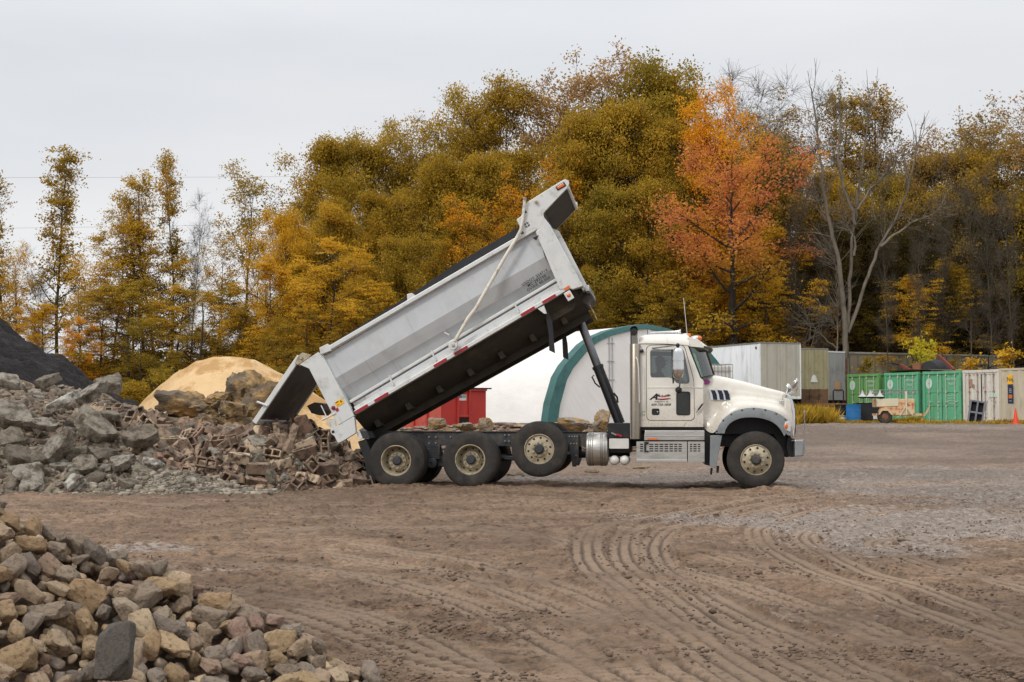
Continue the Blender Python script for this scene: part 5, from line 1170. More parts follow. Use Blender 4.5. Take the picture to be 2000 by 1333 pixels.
# ---------------- steps and battery box
k = MB(); k.prism(XZ([c1(420,846), c1(828,846), c1(828,915), c1(415,915), c1(415,880)], .03), .03, .7); so = k.build('step_box', M_alu, truck, bevel=.012)
k = MB(); a, b2 = S(*c1(438,905), .02), S(*c1(508,910), .02); k.box(a.x, b2.x, .018, .03, b2.z, b2.z + .03); k.build('side_lamp', M_amber, so)
k = MB(); a, b2 = S(*c1(418,882), .02), S(*c1(826,882), .02); k.box(a.x, b2.x, .015, .03, a.z - .006, a.z + .006); k.build('step_lip', M_chrome, so)
for (u0, u1, cut) in ((362, 708, ((386, 408), (450, 478), (486, 512), (520, 546), (554, 580), (588, 612), (620, 642), (650, 672))), (714, 828, ((728, 744), (752, 774), (782, 800)))):
    out = XZ([c1(u0, 922), c1(u1, 922), c1(u1, 1064), c1(u0, 1064)], .04); holes = []
    for (h0, h1) in cut:
        for v0 in (938, 953, 968, 983): holes.append(XZ([c1(h0, v0), c1(h1, v0), c1(h1, v0 + 8), c1(h0, v0 + 8)], .04))
    k = MB(); plate(k, out, holes, .04, .055); k.prism([(p[0], p[1]) for p in out], .10, .7); so2 = k.build('battery_box', M_alu, truck)
    k = MB(); k.prism(XZ([c1(u0 + 1, 924), c1(u1 - 1, 924), c1(u1 - 1, 1062), c1(u0 + 1, 1062)], .056), .060, .095); k.build('box_inside', M_black, so2)
k = MB(); a, b2 = S(*c1(362,1045), .02), S(*c1(710,1064), .02); k.box(a.x, b2.x, -.0, .04, b2.z, a.z); k.build('step_tread', M_alu, truck, bevel=.006)
k = MB(); k.prism(XZ([c1(415,925), c1(445,925), c1(445,940), c1(428,945), c1(428,985), c1(445,985), c1(445,995), c1(415,995)], .02), .015, .04); k.build('step_hook', M_black, truck)
k = MB(); k.prism(XZ([c1(388,822), c1(828,822), c1(828,1058), c1(388,1058)], .72), .72, .78); mirror(k); k.build('sub_frame', M_black, truck)
k = MB(); k.prism(XZ([c1(388,820), c1(828,820), c1(828,850), c1(388,850)], .2), .2, .74); k.build('floor_pan', M_black, truck)
k = MB(); k.prism(XZ([c1(828,840), c1(870,870), c1(870,1090), c1(830,1080)], .25), .25, 2.2); k.build('firewall_skirt', M_black, truck)

# ---------------- hood and fenders
st_u = [815, 842, 870, 905, 950, 1010, 1080, 1165, 1245, 1320, 1372, 1405, 1432]
arc_v = [822, 848, 866, 866, 775, 727, 700, 690, 700, 722, 752, 784, 860]
cre_v = [555, 556, 557, 559, 563, 568, 576, 587, 600, 613, 623, 634, 650]
top_v = [483, 471, 470, 473, 481, 493, 509, 531, 554, 572, 584, 598, 628]
fen_w = [.26, .22, .17, .10, .04, .01, .0, .0, .0, .0, .02, .05, .12]
hw = [.34, .34, .345, .35, .36, .37, .38, .40, .43, .46, .50, .56, .64]
rows = []
for u, av, cv, tv, fw, w_ in zip(st_u, arc_v, cre_v, top_v, fen_w, hw):
    T_ = S(*c1(u, tv), CC); C_ = S(*c1(u, cv), w_); Z_ = S(*c1(u, av), fw); x_ = C_.x; zc_, za = C_.z, Z_.z; dz = T_.z - zc_
    hgt = min(.30, (zc_ - za) * .62); row = [(Z_.x, fw, za), (Z_.x*.6 + x_*.4, fw + .005, za + hgt*.18), (x_, fw + .03, za + hgt*.45), (x_, fw + .5*(w_-fw)*.55 + .03, za + hgt*.72), (x_, fw + (w_-fw)*.75, za + hgt*.90), (x_, w_ - .012, za + hgt*1.08), (x_, w_ - .006, (za + hgt + zc_)/2), (x_, w_ - .002, zc_ - .015), (x_, w_ + .012, zc_ + .004), (x_, w_ + .018, zc_ + dz*.50), (x_, w_ + .045, zc_ + dz*.86), (x_, w_ + .15, zc_ + dz*.985), (x_, CC, T_.z)]
    rows.append(row + [(a, 2*CC - b, c) for a, b, c in reversed(row[:-1])])
hd = MB(); hd.loft(rows); hood = hd.build('hood', M_cream, truck, smooth=60)
sub = hood.modifiers.new('sub', 'SUBSURF'); sub.levels = 1; sub.render_levels = 1
# flare
out_a = [(903,866), (925,815), (950,775), (980,748), (1010,727), (1045,710), (1080,700), (1120,693), (1165,690), (1205,693), (1245,700), (1285,710), (1320,722), (1352,740), (1385,765), (1405,785), (1422,812)]
in_a = [(965,867), (972,840), (985,818), (1000,800), (1022,784), (1045,772), (1075,762), (1110,757), (1150,756), (1190,758), (1230,765), (1268,777), (1300,792), (1326,812), (1346,835), (1362,860), (1375,885)]
rows = [[], [], [], [], []]
for (a, b2) in zip(out_a, in_a):
    A_, B2 = S(*c1(*a), -.01), S(*c1(*b2), -.03); m2 = A_.lerp(B2, .5)
    rows[0].append((A_.x, .03, A_.z)); rows[1].append((A_.x, -.015, A_.z)); rows[2].append((m2.x, -.045, m2.z)); rows[3].append((B2.x, -.035, B2.z)); rows[4].append((B2.x, .12, B2.z))
fl_ = MB(); fl_.loft(rows); mirror(fl_); flo = fl_.build('fender_flare', M_flare, truck, smooth=60)
k = MB()
for (u, v) in ((912, 850), (957, 776), (1012, 735), (1085, 706), (1165, 697), (1245, 706), (1320, 730), (1383, 770)):
    q = S(*c1(u, v), -.03); k.lathe([(.0005, -.045), (.014, -.04), (.018, -.02)], (q.x, 0, q.z), 'y', 10)
k.build('flare_rivet', M_frame, flo)
rows = []
for (a, b2) in zip(in_a, in_a):
    q = S(*c1(*a), .1); rows.append([(q.x, w, q.z + .01) for w in (.10, .8)])
k = MB(); k.loft(rows); k.prism(XZ([c1(830,700), c1(1000,640), c1(1380,660), c1(1420,880), c1(1445,1020), c1(1390,1030), c1(1300,870), c1(870,870), c1(870,1000), c1(835,1000)], .55), .55, 1.9); mirror(k); k.build('wheel_well', M_black, truck)
k = MB(); k.prism(XZ([c1(868,880), c1(950,877), c1(940,930), c1(908,1100), c1(905,1106), c1(864,1092)], .0), -.0, .06); k.prism(XZ([c1(868,880), c1(950,877), c1(940,930), c1(908,1100), c1(864,1092)], .06), .06, .5); mirror(k); k.build('splash_guard', M_flare, truck, bevel=.01)
k = MB(); k.prism(XZ([c1(872,1105), c1(885,1105), c1(880,1150), c1(868,1148)], .2), .2, .5); k.prism(XZ([c1(915,1090), c1(930,1092), c1(925,1138), c1(912,1136)], .2), .2, .5); k.build('flap', M_black, truck)
# headlamp
k = MB(); hl = [S(*c1(1368,815), .02), S(*c1(1380,785), .02), S(*c1(1408,783), .04), S(*c1(1420,815), .06), S(*c1(1416,862), .06), S(*c1(1395,852), .04), S(*c1(1375,842), .02)]
k.prism([(p.x, p.z) for p in hl], -.055, .2); mirror(k); hlo = k.build('headlamp', pm('clear_lamp', ['#c4c6c6', '#a9adae'], 4, .12, coat=1), truck, bevel=.02)
k = MB(); q = S(*c1(1388,818), -.06)
k.lathe([(.0005, -.070), (.022, -.066), (.034, -.055)], (q.x, 0, q.z), 'y', 16)
for i in range(len(k.v)): k.v[i] = (k.v[i][0], k.v[i][1], q.z + (k.v[i][2]-q.z)*1.7)
k.build('turn_signal', M_amber, hlo, smooth=50)
k = MB(); k.prism(XZ([c1(1378,845), c1(1395,852), c1(1418,862), c1(1422,885), c1(1400,880), c1(1385,868)], -.03), -.04, .1); mirror(k); k.build('lamp_surround', M_flare, hlo, bevel=.01)
# nose and grille
k = MB(); ou = [c1(1385,598), c1(1400,594), c1(1420,610), c1(1436,650), c1(1446,700), c1(1450,760), c1(1449,830), c1(1445,885), c1(1428,890), c1(1432,800), c1(1428,720), c1(1412,660), c1(1396,630)]
k.prism(XZ(ou, .50), .50, WT - .50); go = k.build('grille_surround', M_chrome, truck, bevel=.015)
k = MB(); k.prism(XZ([c1(1405,600), c1(1428,625), c1(1444,670), c1(1454,740), c1(1455,850), c1(1448,880), c1(1440,760), c1(1425,680)], .62), .62, WT - .62); k.build('grille_mesh', pm('grille_mesh', ['#55474d', '#6a5a60'], 30, .4, metal=.6), go, bevel=.01)
k = MB(); k.prism(XZ([c1(1385,620), c1(1415,640), c1(1432,740), c1(1436,860), c1(1425,893), c1(1412,888), c1(1418,820), c1(1395,780), c1(1372,752)], .10), .10, .52); mirror(k); k.build('fender_nose', M_cream, hood, bevel=.03)
# louvre
k = MB(); v, f = fill_plate(XZ([c1(858,565), c1(985,573), c1(1012,640), c1(872,638)], .33), [], .325); k.add(v, f); k.add([(a, .36, c) for a, b, c in v], f); vo = k.build('hood_vent', M_chrome, truck)
for (u0) in (880, 925, 966):
    k = MB(); k.prism(XZ([c1(u0 - 10, 569), c1(u0 + 20, 572), c1(u0 + 32, 600), c1(u0 + 37, 637), c1(u0 + 8, 636), c1(u0 + 2, 600)], .32), .312, .324); k.build('vent_slot', pm('vent_dark', '#14182a', 3, .3), vo)
EMBL.build('round_decal', M_mag, hood)
k = MB(); q = S(*c1(1360,660), .42); k.box(q.x - .045, q.x + .045, .38, .46, q.z - .07, q.z + .06); k.build('hood_hinge_latch', M_alu, hood, bevel=.012)
# hood mirror and tripod
k = MB(); b0 = S(*c1(1362,640), .40); b1_ = S(*c1(1366,606), .40); b2 = S(*c1(1462,565), .15); b3 = S(*c1(1470,540), .12)
k.tube([b0, b1_, b2, b3], .012, 8); k.tube([S(*c1(1410,598), .45), S(*c1(1450,580), .2), S(*c1(1470,548), .12)], .012, 8); mo2 = k.build('hood_mirror_bracket', M_chrome, truck, smooth=50)
k = MB(); q = S(*c1(1447,525), .10); k.lathe([(.0005, -.05), (.03, -.045), (.055, -.02), (.062, .01), (.058, .02), (.0005, .022)], (0, 0, 0), 'x', 20); Mq = Matrix.Translation(q) @ Matrix.Rotation(R(180), 4, 'Z') @ Matrix.Rotation(R(-25), 4, 'Y') @ Matrix.Diagonal((.9, 1, 1.9, 1)); k.v = [tuple(Mq @ Vector(v)) for v in k.v]; k.build('hood_mirror', M_chrome, mo2, smooth=50)
k = MB(); q = S(*c1(1402,556), 2.2); Mq = Matrix.Translation(q) @ Matrix.Rotation(R(180), 4, 'Z') @ Matrix.Diagonal((1.2, 1, 1.6, 1)); k.lathe([(.0005, -.05), (.03, -.045), (.055, -.02), (.062, .01), (.058, .02), (.0005, .022)], (0, 0, 0), 'x', 20); k.v = [tuple(Mq @ Vector(v)) for v in k.v]; k.tube([q, S(*c1(1385,600), 2.0)], .012, 6); k.build('far_hood_mirror', M_chrome, mo2, smooth=50)
# bumper
k = MB(); k.prism(XZ([c1(1445,912), c1(1508,912), c1(1512,930), c1(1508,1022), c1(1447,1026)], .06), .06, WT - .06); bmp = k.build('bumper', pm('steel_bumper', ['#8f9193', '#a3a5a6'], 3, .35, metal=.6, dirt='#857b6d', dcut=(.5, .8), dscale=4), truck, bevel=.02)
k = MB(); k.tube([S(*c1(1425,916), .1), S(*c1(1510,912), .1)], .012, 6); k.tube([S(*c1(1514,1010), .03), S(*c1(1514,722), .03)], .011, 8); q = S(*c1(1514,720), .03); k.lathe([(.001, -.03), (.02, -.02), (.024, 0), (.02, .02), (.001, .03)], q, 'z', 12); k.build('bumper_guide', M_steel, bmp, smooth=40)
k = MB(); k.prism(XZ([c1(1400,890), c1(1447,905), c1(1447,1026), c1(1425,1030), c1(1405,1020), c1(1390,960)], .35), .35, 2.1); k.build('front_frame_end', M_black, truck)

# ---------------- driver
def figure(name, joints, edges, radii, m, parent, sub=2):
    me = bpy.data.meshes.new(name); me.from_pydata([tuple(j) for j in joints], edges, []); o = link(name, me, m, parent)
    o.modifiers.new('skin', 'SKIN'); sl_ = me.skin_vertices[0].data
    for i, r_ in enumerate(radii): sl_[i].radius = (r_, r_)
    sl_[0].use_root = True
    s_ = o.modifiers.new('sub', 'SUBSURF'); s_.levels = sub; s_.render_levels = sub
    return o
dq = S(*c1(500,480), .58); base = Vector((dq.x, .58, dq.z - .38))
J = [Vector(v) for v in ((0,0,0), (.02,0,.22), (.03,0,.42), (.04,0,.50), (.05,0,.56), (.05,-.19,.42), (.22,-.22,.22), (.46,-.15,.26), (.05,.19,.42), (.22,.22,.22), (.46,.15,.26), (.40,-.10,.02), (.62,-.10,-.35), (.40,.10,.02), (.62,.10,-.35), (.55,-.13,.29), (.55,.13,.29))]
E = [(0,1),(1,2),(2,3),(3,4),(2,5),(5,6),(6,7),(2,8),(8,9),(9,10),(0,11),(11,12),(0,13),(13,14),(7,15),(10,16)]
RD = [.16,.16,.15,.06,.055,.075,.055,.04,.075,.055,.04,.09,.06,.09,.06,.04,.04]
person = empty('person'); tag(person, 'driver in dark jacket and dark cap seated at the wheel inside the truck cab', 'person')
person.matrix_world = TM @ Matrix.Translation(base)
M_skin = pm('skin', ['#a9795f', '#b5866b'], 4, .5); M_jacket = pm('dark_jacket', ['#20242b', '#2b3038'], 5, .9)
figure('clothing', J, E, RD, M_jacket, person)
# head with nose, ears and chin
v, f = ICO[4]; w = v.copy(); w = w * np.array([.098, .078, .118]); fx = v[:,0] > 0
w[:,2] -= .02 * np.clip(v[:,0], 0, 1) * (v[:,2] < 0); w[:,0] -= .02 * np.clip(-v[:,2] - .3, 0, 1)
nose = np.exp(-((v[:,1] / .16) ** 2 + ((v[:,2] + .12) / .2) ** 2)) * fx; w[:,0] += .028 * nose
eye = (np.exp(-(((np.abs(v[:,1]) - .34) / .13) ** 2 + ((v[:,2] - .08) / .10) ** 2))) * fx; w[:,0] -= .012 * eye
ear = np.exp(-(((v[:,0]) / .14) ** 2 + ((v[:,2] + .02) / .2) ** 2)) * (np.abs(v[:,1]) > .8); w[:,1] += .018 * ear * np.sign(v[:,1])
mouth = np.exp(-((v[:,1] / .3) ** 2 + ((v[:,2] + .46) / .05) ** 2)) * fx; w[:,0] -= .006 * mouth
w += np.array([.075, 0, .66])
npmesh('head', w, f, M_skin, person, True)
k = MB(); k.lathe([(.001, .80), (.05, .79), (.088, .755), (.098, .705), (.094, .695)], (.068, 0, 0), 'z', 24); k.prism([(.13,.70),(.23,.69),(.235,.698),(.13,.712)], -.07, .07); k.build('cap', M_black, person, smooth=50)

# nothing deeper than thing > part > sub-part
def flatten(o, depth=0, part=None):
    for ch in list(o.children):
        if depth >= 2: mw = ch.matrix_world.copy(); ch.parent = part; 
        flatten(ch, min(depth + 1, 2) if depth < 2 else 2, ch if depth == 0 else part)
flatten(truck)
# ------------------------------------------------------------------ things standing round the yard
def frame_of(A, B):
    """matrix whose x runs from A to B on the ground, y points away from the viewer"""
    A = Vector((A[0], A[1], 0)); B = Vector((B[0], B[1], 0)); d = (B - A); L = d.length; d.normalize(); z = yard((A.y + B.y) / 2)
    M = Matrix(((d.x, -d.y, 0, A.x), (d.y, d.x, 0, A.y), (0, 0, 1, z), (0, 0, 0, 1)))
    return M, L
def rooted(name, M, label, cat, group=None):
    o = empty(name); o.matrix_world = M; tag(o, label, cat, group); return o
def gp(px, h): return ((px - 1000) / FP * (2600 * 2.59 / h), 2600 * 2.59 / h)      # container corner from its pixel height
def hpx(px): return 91 + (107 - 91) * (px - 1654) / (1990 - 1654)

def paint(name, cols, dirt, rust='#7a4a2e', cut=(.52, .62)):
    m, n, l, b = newmat(name)
    v = coords(n, l, (1, 1, .25)); v1 = coords(n, l)
    r = ramp(n, [(.3, cols[0]), (.7, cols[1])]); l.new(noise_node(n, l, v, 1.4, 7), r.inputs[0])
    mr = n.new('ShaderNodeMapRange'); mr.inputs['From Min'].default_value = .5; mr.inputs['From Max'].default_value = .72; l.new(noise_node(n, l, v, 2.5, 9, .7), mr.inputs['Value'])
    c = mixc(n, l, mth(n, l, 'MULTIPLY', mr.outputs[0], .7), r.outputs[0], dirt)
    m2 = n.new('ShaderNodeMapRange'); m2.inputs['From Min'].default_value = cut[0] + .06; m2.inputs['From Max'].default_value = cut[1] + .06; l.new(noise_node(n, l, v1, 3.2, 10, .75), m2.inputs['Value'])
    c = mixc(n, l, m2.outputs[0], c, rust); l.new(c, b.inputs['Base Color']); b.inputs['Roughness'].default_value = .6
    return m
M_green = paint('green_container_paint', ('#54a078', '#6ab48c'), '#4f7f56'); M_green2 = paint('lime_container_paint', ('#5a8f50', '#6da564'), '#6a8a4a')
M_white_c = paint('white_container_paint', ('#c9c2b4', '#d8d3c8'), '#9aa3a4', '#8d5a3c', (.50, .60)); M_cream_c = paint('cream_container_paint', ('#b7ab94', '#c4b9a4'), '#8f8674', '#8a6a50', (.54, .66))
M_bars = pm('locking_bar_paint', ['#a9b8a0', '#c4c4b2', '#8a9a80'], 6, .5, dirt='#7a5a42', dcut=(.55, .65), dscale=9)
M_barsw = pm('rusty_bar', ['#b0aaa0', '#9a8a7a'], 6, .6, dirt='#7a4a34', dcut=(.48, .6), dscale=9)
M_dk = pm('dark_gap', ['#14130f', '#221f18'], 3, .9); M_wdec = pm('white_decal', ['#c9d8cf', '#b5cabd'], 4, .5); M_moss = pm('mossy_side', ['#5a5a2e', '#6b5f38', '#47401f'], 1.5, .9)
M_rust = pm('rusty_steel', ['#6b4632', '#84583c', '#513526'], 3, .8, bump=.3, bscale=20)

def container(px0, px1, label, m, mb_, text_on, side='#', depth=6.06, corr=False):
    A, B = gp(px0, hpx(px0)), gp(px1, hpx(px1)); M, L = frame_of(A, B)
    W = L; H = 2.59; o = rooted('shipping_container', M, label, 'container', None)
    k = MB()
    # side, roof and floor: corrugated walls
    n = 44
    for xw, s in ((.03, 1), (W - .03, -1)):
        row0 = []; row1 = []
        for i in range(n * 4 + 1):
            y = .08 + (depth - .1) * i / (n * 4); off = .03 if (i // 2) % 2 else 0.0
            row0.append((xw + s*off, y, .12)); row1.append((xw + s*off, y, H - .1))
        k.loft([row0, row1])
    k.box(.0, W, .06, depth, H - .10, H - .03); k.box(.0, W, .06, depth, .0, .14); k.box(0.02, W - .02, depth - .05, depth, .14, H - .1)
    k.build('wall', m, o)
    k = MB()
    for x in (0, W - .14): k.box(x, x + .14, 0, .16, .002, H)
    k.box(.14, W - .14, 0, .12, H - .14, H - .002); k.box(.14, W - .14, 0, .12, 0.002, .13)
    for x in (-.006, W - .17):
        for z in (0, H - .12): k.box(x, x + .176, -.012, .16, z, z + .125)
    k.build('corner_frame', m, o, bevel=.01)
    for s in (0, 1):
        x0 = .145 + s * (W - .29) / 2; x1 = x0 + (W - .29) / 2 - .012; k = MB(); zc = [.14, .80, 1.48, H - .15] if not corr else [.14, H - .15]
        if corr:
            r0, r1 = [], []
            nn = 16
            for i in range(nn + 1):
                x = x0 + (x1 - x0) * i / nn; y = .035 if (i // 2) % 2 else .075; r0.append((x, y, .2)); r1.append((x, y, H - .22))
            k.loft([r0, r1]); k.box(x0, x1, .03, .09, .14, .2); k.box(x0, x1, .03, .09, H - .22, H - .15)
        else:
            for z0, z1 in zip(zc[:-1], zc[1:]):
                k.box(x0 + .02, x1 - .02, .06, .10, z0 + .03, z1 - .03)
            k.box(x0, x1, .085, .11, .14, H - .15)
            k.box(x0, x0 + .05, .045, .085, .14, H - .15); k.box(x1 - .05, x1, .045, .085, .14, H - .15); k.box(x0 + .05, x1 - .05, .045, .085, .14, .2); k.box(x0 + .05, x1 - .05, .045, .085, H - .2, H - .15)
        d_ = k.build('door', m, o, bevel=.006)
        for t in (.25, .78):
            k = MB(); xb = x0 + (x1 - x0) * t; k.tube([(xb, .015, .08), (xb, .015, H - .06)], .019, 8)
            for z in (.22, .8, 1.5, H - .25): k.box(xb - .045, xb + .045, -.002, .045, z, z + .07)
            k.box(xb - .02, xb + .18, -.012, .0, 1.02, 1.06); k.build('locking_bar', mb_, d_)
    k = MB(); k.box(.145, W - .145, .095, .115, H - .215, H - .155); k.box(W/2 - .012, W/2 + .012, .03, .09, .14, H - .15); k.build('door_gasket', M_dk, o)
    return o, W, H, M
cons = []
for (a, b_, lab, m) in ((1654, 1716, 'yellowish green shipping container, leftmost of the three green ones', M_green2), (1727, 1793, 'middle green shipping container behind the light tower trailer', M_green), (1802, 1876, 'bright green shipping container with closed doors next to the white one', M_green)):
    o, W, H, M = container(a, b_, lab, m, M_bars, True); cons.append((o, W, H, M))
    k = MB()                                   # round white emblem of the left door
    k.lathe([(.0005, .0), (.23, .0), (.231, .004)], (.42, .028, 1.98), 'y', 28); k.v = [(v[0], v[1], 1.98 + (v[2] - 1.98) * 1.15) for v in k.v]; k.build('round_emblem', M_wdec, o)
    k = MB(); k.lathe([(.0005, .0), (.06, .0), (.061, .004)], (.42, .022, 1.98), 'y', 5); k.build('emblem_leaf', m, o)
    text('EVERGREEN', .17, M_wdec, o, (W * .74, .03, 2.17), bold=.001, sx=.78); text('TRADE', .17, M_wdec, o, (W * .74, .03, 1.93), bold=.001, sx=.78)
    for r_ in range(4): text('MAX WT 304' + str(r_), .08, M_wdec, o, (W * .74, .03, 1.35 - r_ * .13), bold=0)
o, W, H, M = container(1880, 1951, 'dirty white shipping container with corrugated doors and a faded orange mark', M_white_c, M_barsw, False, corr=True)
k = MB(); k.box(.36, .62, .026, .030, 1.75, 2.15); k.box(.58, .72, .026, .030, 1.72, 1.90); k.build('faded_mark', pm('faded_orange', ['#b0623c', '#9a8a7a', '#a8452e'], 9, .7), o)
k = MB(); k.box(W * .72, W * .94, .010, .016, 1.25, 1.45); k.build('data_plate', M_wdec, o)
# cream container seen on its long side at the picture edge
A, B = gp(1952, hpx(1952)), gp(2090, hpx(2090)); Mx, L = frame_of(A, B)
o = rooted('shipping_container', Mx, 'cream shipping container with blue and yellow signs beside the traffic cone', 'container'); H = 2.62
k = MB(); r0, r1 = [], []
nn = int(L / .14)
for i in range(nn + 1):
    y = .03 if (i // 2) % 2 else .0; r0.append((L * i / nn, y, .14)); r1.append((L * i / nn, y, H - .1))
k.loft([r0, r1]); k.box(0, L, .08, 2.4, 0, H - .05); k.build('wall', M_cream_c, o)
k = MB(); k.box(0, .12, -.02, .1, 0, H); k.box(.12, L, -.015, .08, H - .11, H - .005); k.box(.12, L, -.015, .08, .0, .13); k.build('corner_frame', M_cream_c, o, bevel=.008)
q = ((1978 - 1952) / (2090 - 1952)) * L * .86
k = MB(); k.box(q - .17, q + .15, -.03, -.012, 1.86, 2.30); so_ = k.build('sign', M_yel, o); text('Ne', .30, M_blue, so_, (q, -.034, 2.08), bold=.002)
k = MB(); k.box(q - .15, q + .17, -.03, -.012, .95, 1.83); s2 = k.build('sign', pm('navy_sign', '#2b2f4d', 4, .4), o)
k = MB(); k.box(q - .10, q + .12, -.033, -.030, 1.18, 1.36); k.build('sign_band', pm('orange_band', '#c9702a', 4, .4), s2)
k = MB()
for z in (1.62, 1.55, 1.47, 1.05): k.box(q - .06, q + .08, -.034, -.030, z, z + .02)
k.build('sign_lines', M_wdec, s2)
# mossy strip sides between containers come from the containers' own walls

# ---------------- box trailers
M_trw = paint('white_trailer_paint', ('#d8dcde', '#e2e4e5'), '#9a9c9a', '#8d8674', (.58, .7)); M_trd = paint('grimy_trailer_door', ('#a8a498', '#b5b0a2'), '#8c8470', '#6f6652', (.54, .66)); M_trt = paint('tan_trailer_door', ('#8d8464', '#a09878'), '#6f6444', '#5e5238', (.5, .62)); M_trg = paint('grey_trailer_side', ('#80745f', '#93866e'), '#62563f', '#5a4630', (.54, .68))
def trailer(name, A, B, depth, label, mside, mdoor, ribs=False, top=4.1, floor=1.2):
    M, W = frame_of(A, B); o = rooted(name, M, label, 'trailer')
    k = MB(); k.box(.02, W - .02, .03, depth, floor + .12, top - .06); k.build('body', mside, o)
    k = MB(); k.box(-.01, W + .01, -.01, depth + .01, top - .08, top); k.build('roof_rail', pm('dull_rail', ['#8c8a82', '#77756c'], 3, .5, metal=.4), o, bevel=.01)
    k = MB(); k.box(-.01, W + .01, .0, .08, floor, floor + .14); k.box(-.01, .02, .08, depth, floor, floor + .14); k.box(W - .02, W + .01, .08, depth, floor, floor + .14)
    k.box(-.01, .07, -.005, .06, floor + .14, top - .08); k.box(W - .07, W + .01, -.005, .06, floor + .14, top - .08); k.build('body_frame', mside, o, bevel=.006)
    for s in (0, 1):
        k = MB(); x0 = .075 + s * (W - .15) / 2; x1 = x0 + (W - .15) / 2 - .012; k.box(x0, x1, .0, .028, floor + .145, top - .085); d_ = k.build('door', mdoor, o, bevel=.004)
        for t in (.3, .8):
            k = MB(); xb = x0 + (x1 - x0) * t; k.tube([(xb, -.02, floor + .1), (xb, -.02, top - .1)], .015, 6); k.build('locking_bar', mdoor, d_)
    if ribs:
        k = MB()
        for i in range(int(depth / .6)): k.box(-.03, .018, .3 + i * .6, .36 + i * .6, floor + .14, top - .09)
        k.build('side_post', mside, o)
    k = MB(); k.box(.5, .62, .1, depth, floor - .28, floor - .004); k.box(W - .62, W - .5, .1, depth, floor - .28, floor - .004); k.box(.1, W - .1, .1, .2, .45, .6); k.box(.5, .58, .1, .2, .6, floor - .28); k.box(W - .58, W - .5, .1, .2, .6, floor - .28); k.box(.3, W - .3, .6, .9, floor - .6, floor - .28); k.box(.3, W-.3, 1.9, 2.1, floor-.6, floor-.28); k.build('chassis', M_dk, o)
    for y in (.9, 2.1):
        for (x0, x1) in ((.0, .55), (W - .55, W)):
            k = MB(); k.lathe([(.25, x0 + .03), (.46, x0), (.51, x0 + .05), (.51, x1 - .05), (.46, x1), (.25, x1 - .03)], (0, y, .5), 'x', 28); k.build('wheel', M_tyre, o, smooth=40)
    k = MB(); k.tube([(.3, depth - 2.5, .05), (.3, depth - 2.5, floor - .2)], .06, 8); k.tube([(W - .3, depth - 2.5, .05), (W - .3, depth - 2.5, floor - .2)], .06, 8); k.build('landing_leg', M_dk, o)
    return o
def P2(px, Y): return ((px - 1000) / FP * Y, Y)
A = P2(1484, 68.0); B = (A[0] + 2.29, A[1] + .86)
to_ = trailer('box_trailer', A, B, 12.5, 'white box trailer with dirty rear doors behind the truck nose', M_trw, M_trd)
k = MB(); k.lathe([(.0005, -.02), (.07, -.02), (.07, 0)], (0.0, 0, 0), 'x', 16); 
k.v = [(v[0] - .0, v[1] + .35, v[2] + 3.82) for v in k.v]; k.build('side_lamp', M_redl, to_)
A2 = P2(1541, 72.6); B2 = (A2[0] + 2.34, A2[1] + .80)
t2 = trailer('box_trailer', A2, B2, 10, 'tan box trailer with a white triangle placard on its rear', M_trt, M_trt, top=4.02)
k = MB(); k.add([(1.30, -.035, 2.15), (1.78, -.035, 2.15), (1.66, -.035, 2.48), (1.54, -.035, 2.58), (1.42, -.035, 2.48)], [(0,1,2,3,4)]); k.build('placard', M_white, t2, recalc=False)
A3 = P2(1652, 79.5); B3 = P2(1964, 84.6)
Mg, Lg = frame_of(A3, B3); t3 = rooted('box_trailer', Mg, 'long grey ribbed box trailer behind the green containers', 'trailer')
k = MB(); k.box(0, Lg, .03, 2.5, 1.2, 4.05); k.build('body', M_trg, t3)
k = MB()
for i in range(int(Lg / .62)): k.box(.3 + i * .62, .36 + i * .62, -.005, .028, 1.25, 3.95)
k.build('side_post', pm('rib_grey', ['#6b695c', '#7d7b6e'], 3, .6), t3)
k = MB(); k.box(-.02, Lg + .02, -.03, 2.53, 4.0, 4.1); k.build('roof_rail', pm('dull_rail2', ['#a8a69c', '#8c8a80'], 3, .5), t3)
k = MB(); k.box(-.06, .10, -.04, .06, .9, 4.05); k.build('corner_post', pm('red_rusty_post', ['#8d3f2e', '#6b4a3a', '#9a6a55'], 6, .7), t3)
k = MB(); k.box(-.1, -.001, .1, 2.5, 1.2, 4.0); k.build('end_wall', M_trg, t3)
k = MB()
for x in (1.2, 2.4, Lg - 2): k.box(x, x + .9, .3, 2.2, .1, 1.19)
k.build('bogie', M_dk, t3)
A4 = P2(1617, 78.0); B4 = P2(1651, 78.8); M4, L4 = frame_of(A4, B4); t4 = rooted('box_trailer', M4, 'narrow pale grey trailer end between the tan and the long grey trailer', 'trailer')
k = MB(); k.box(0, L4, 0, 9, 1.2, 4.0); k.build('body', pm('pale_grey_end', ['#8c8d8c', '#a09f9a'], 1.5, .6, dirt='#6f6a60', dcut=(.5, .7), stretch=(1, 1, .3)), t4)
k = MB(); k.box(-.03, L4 + .0, -.02, 9, 4.0, 4.08); k.build('roof_rail', M_trw, t4); k = MB(); k.box(.1, L4 - .1, .1, 3, .1, 1.19); k.build('bogie', M_dk, t4)
k = MB(); k.box(.55, .98, -.02, -.003, 1.75, 2.3); k.build('orange_panel', pm('faded_orange2', ['#b58a62', '#c49a74'], 4, .7), t4)

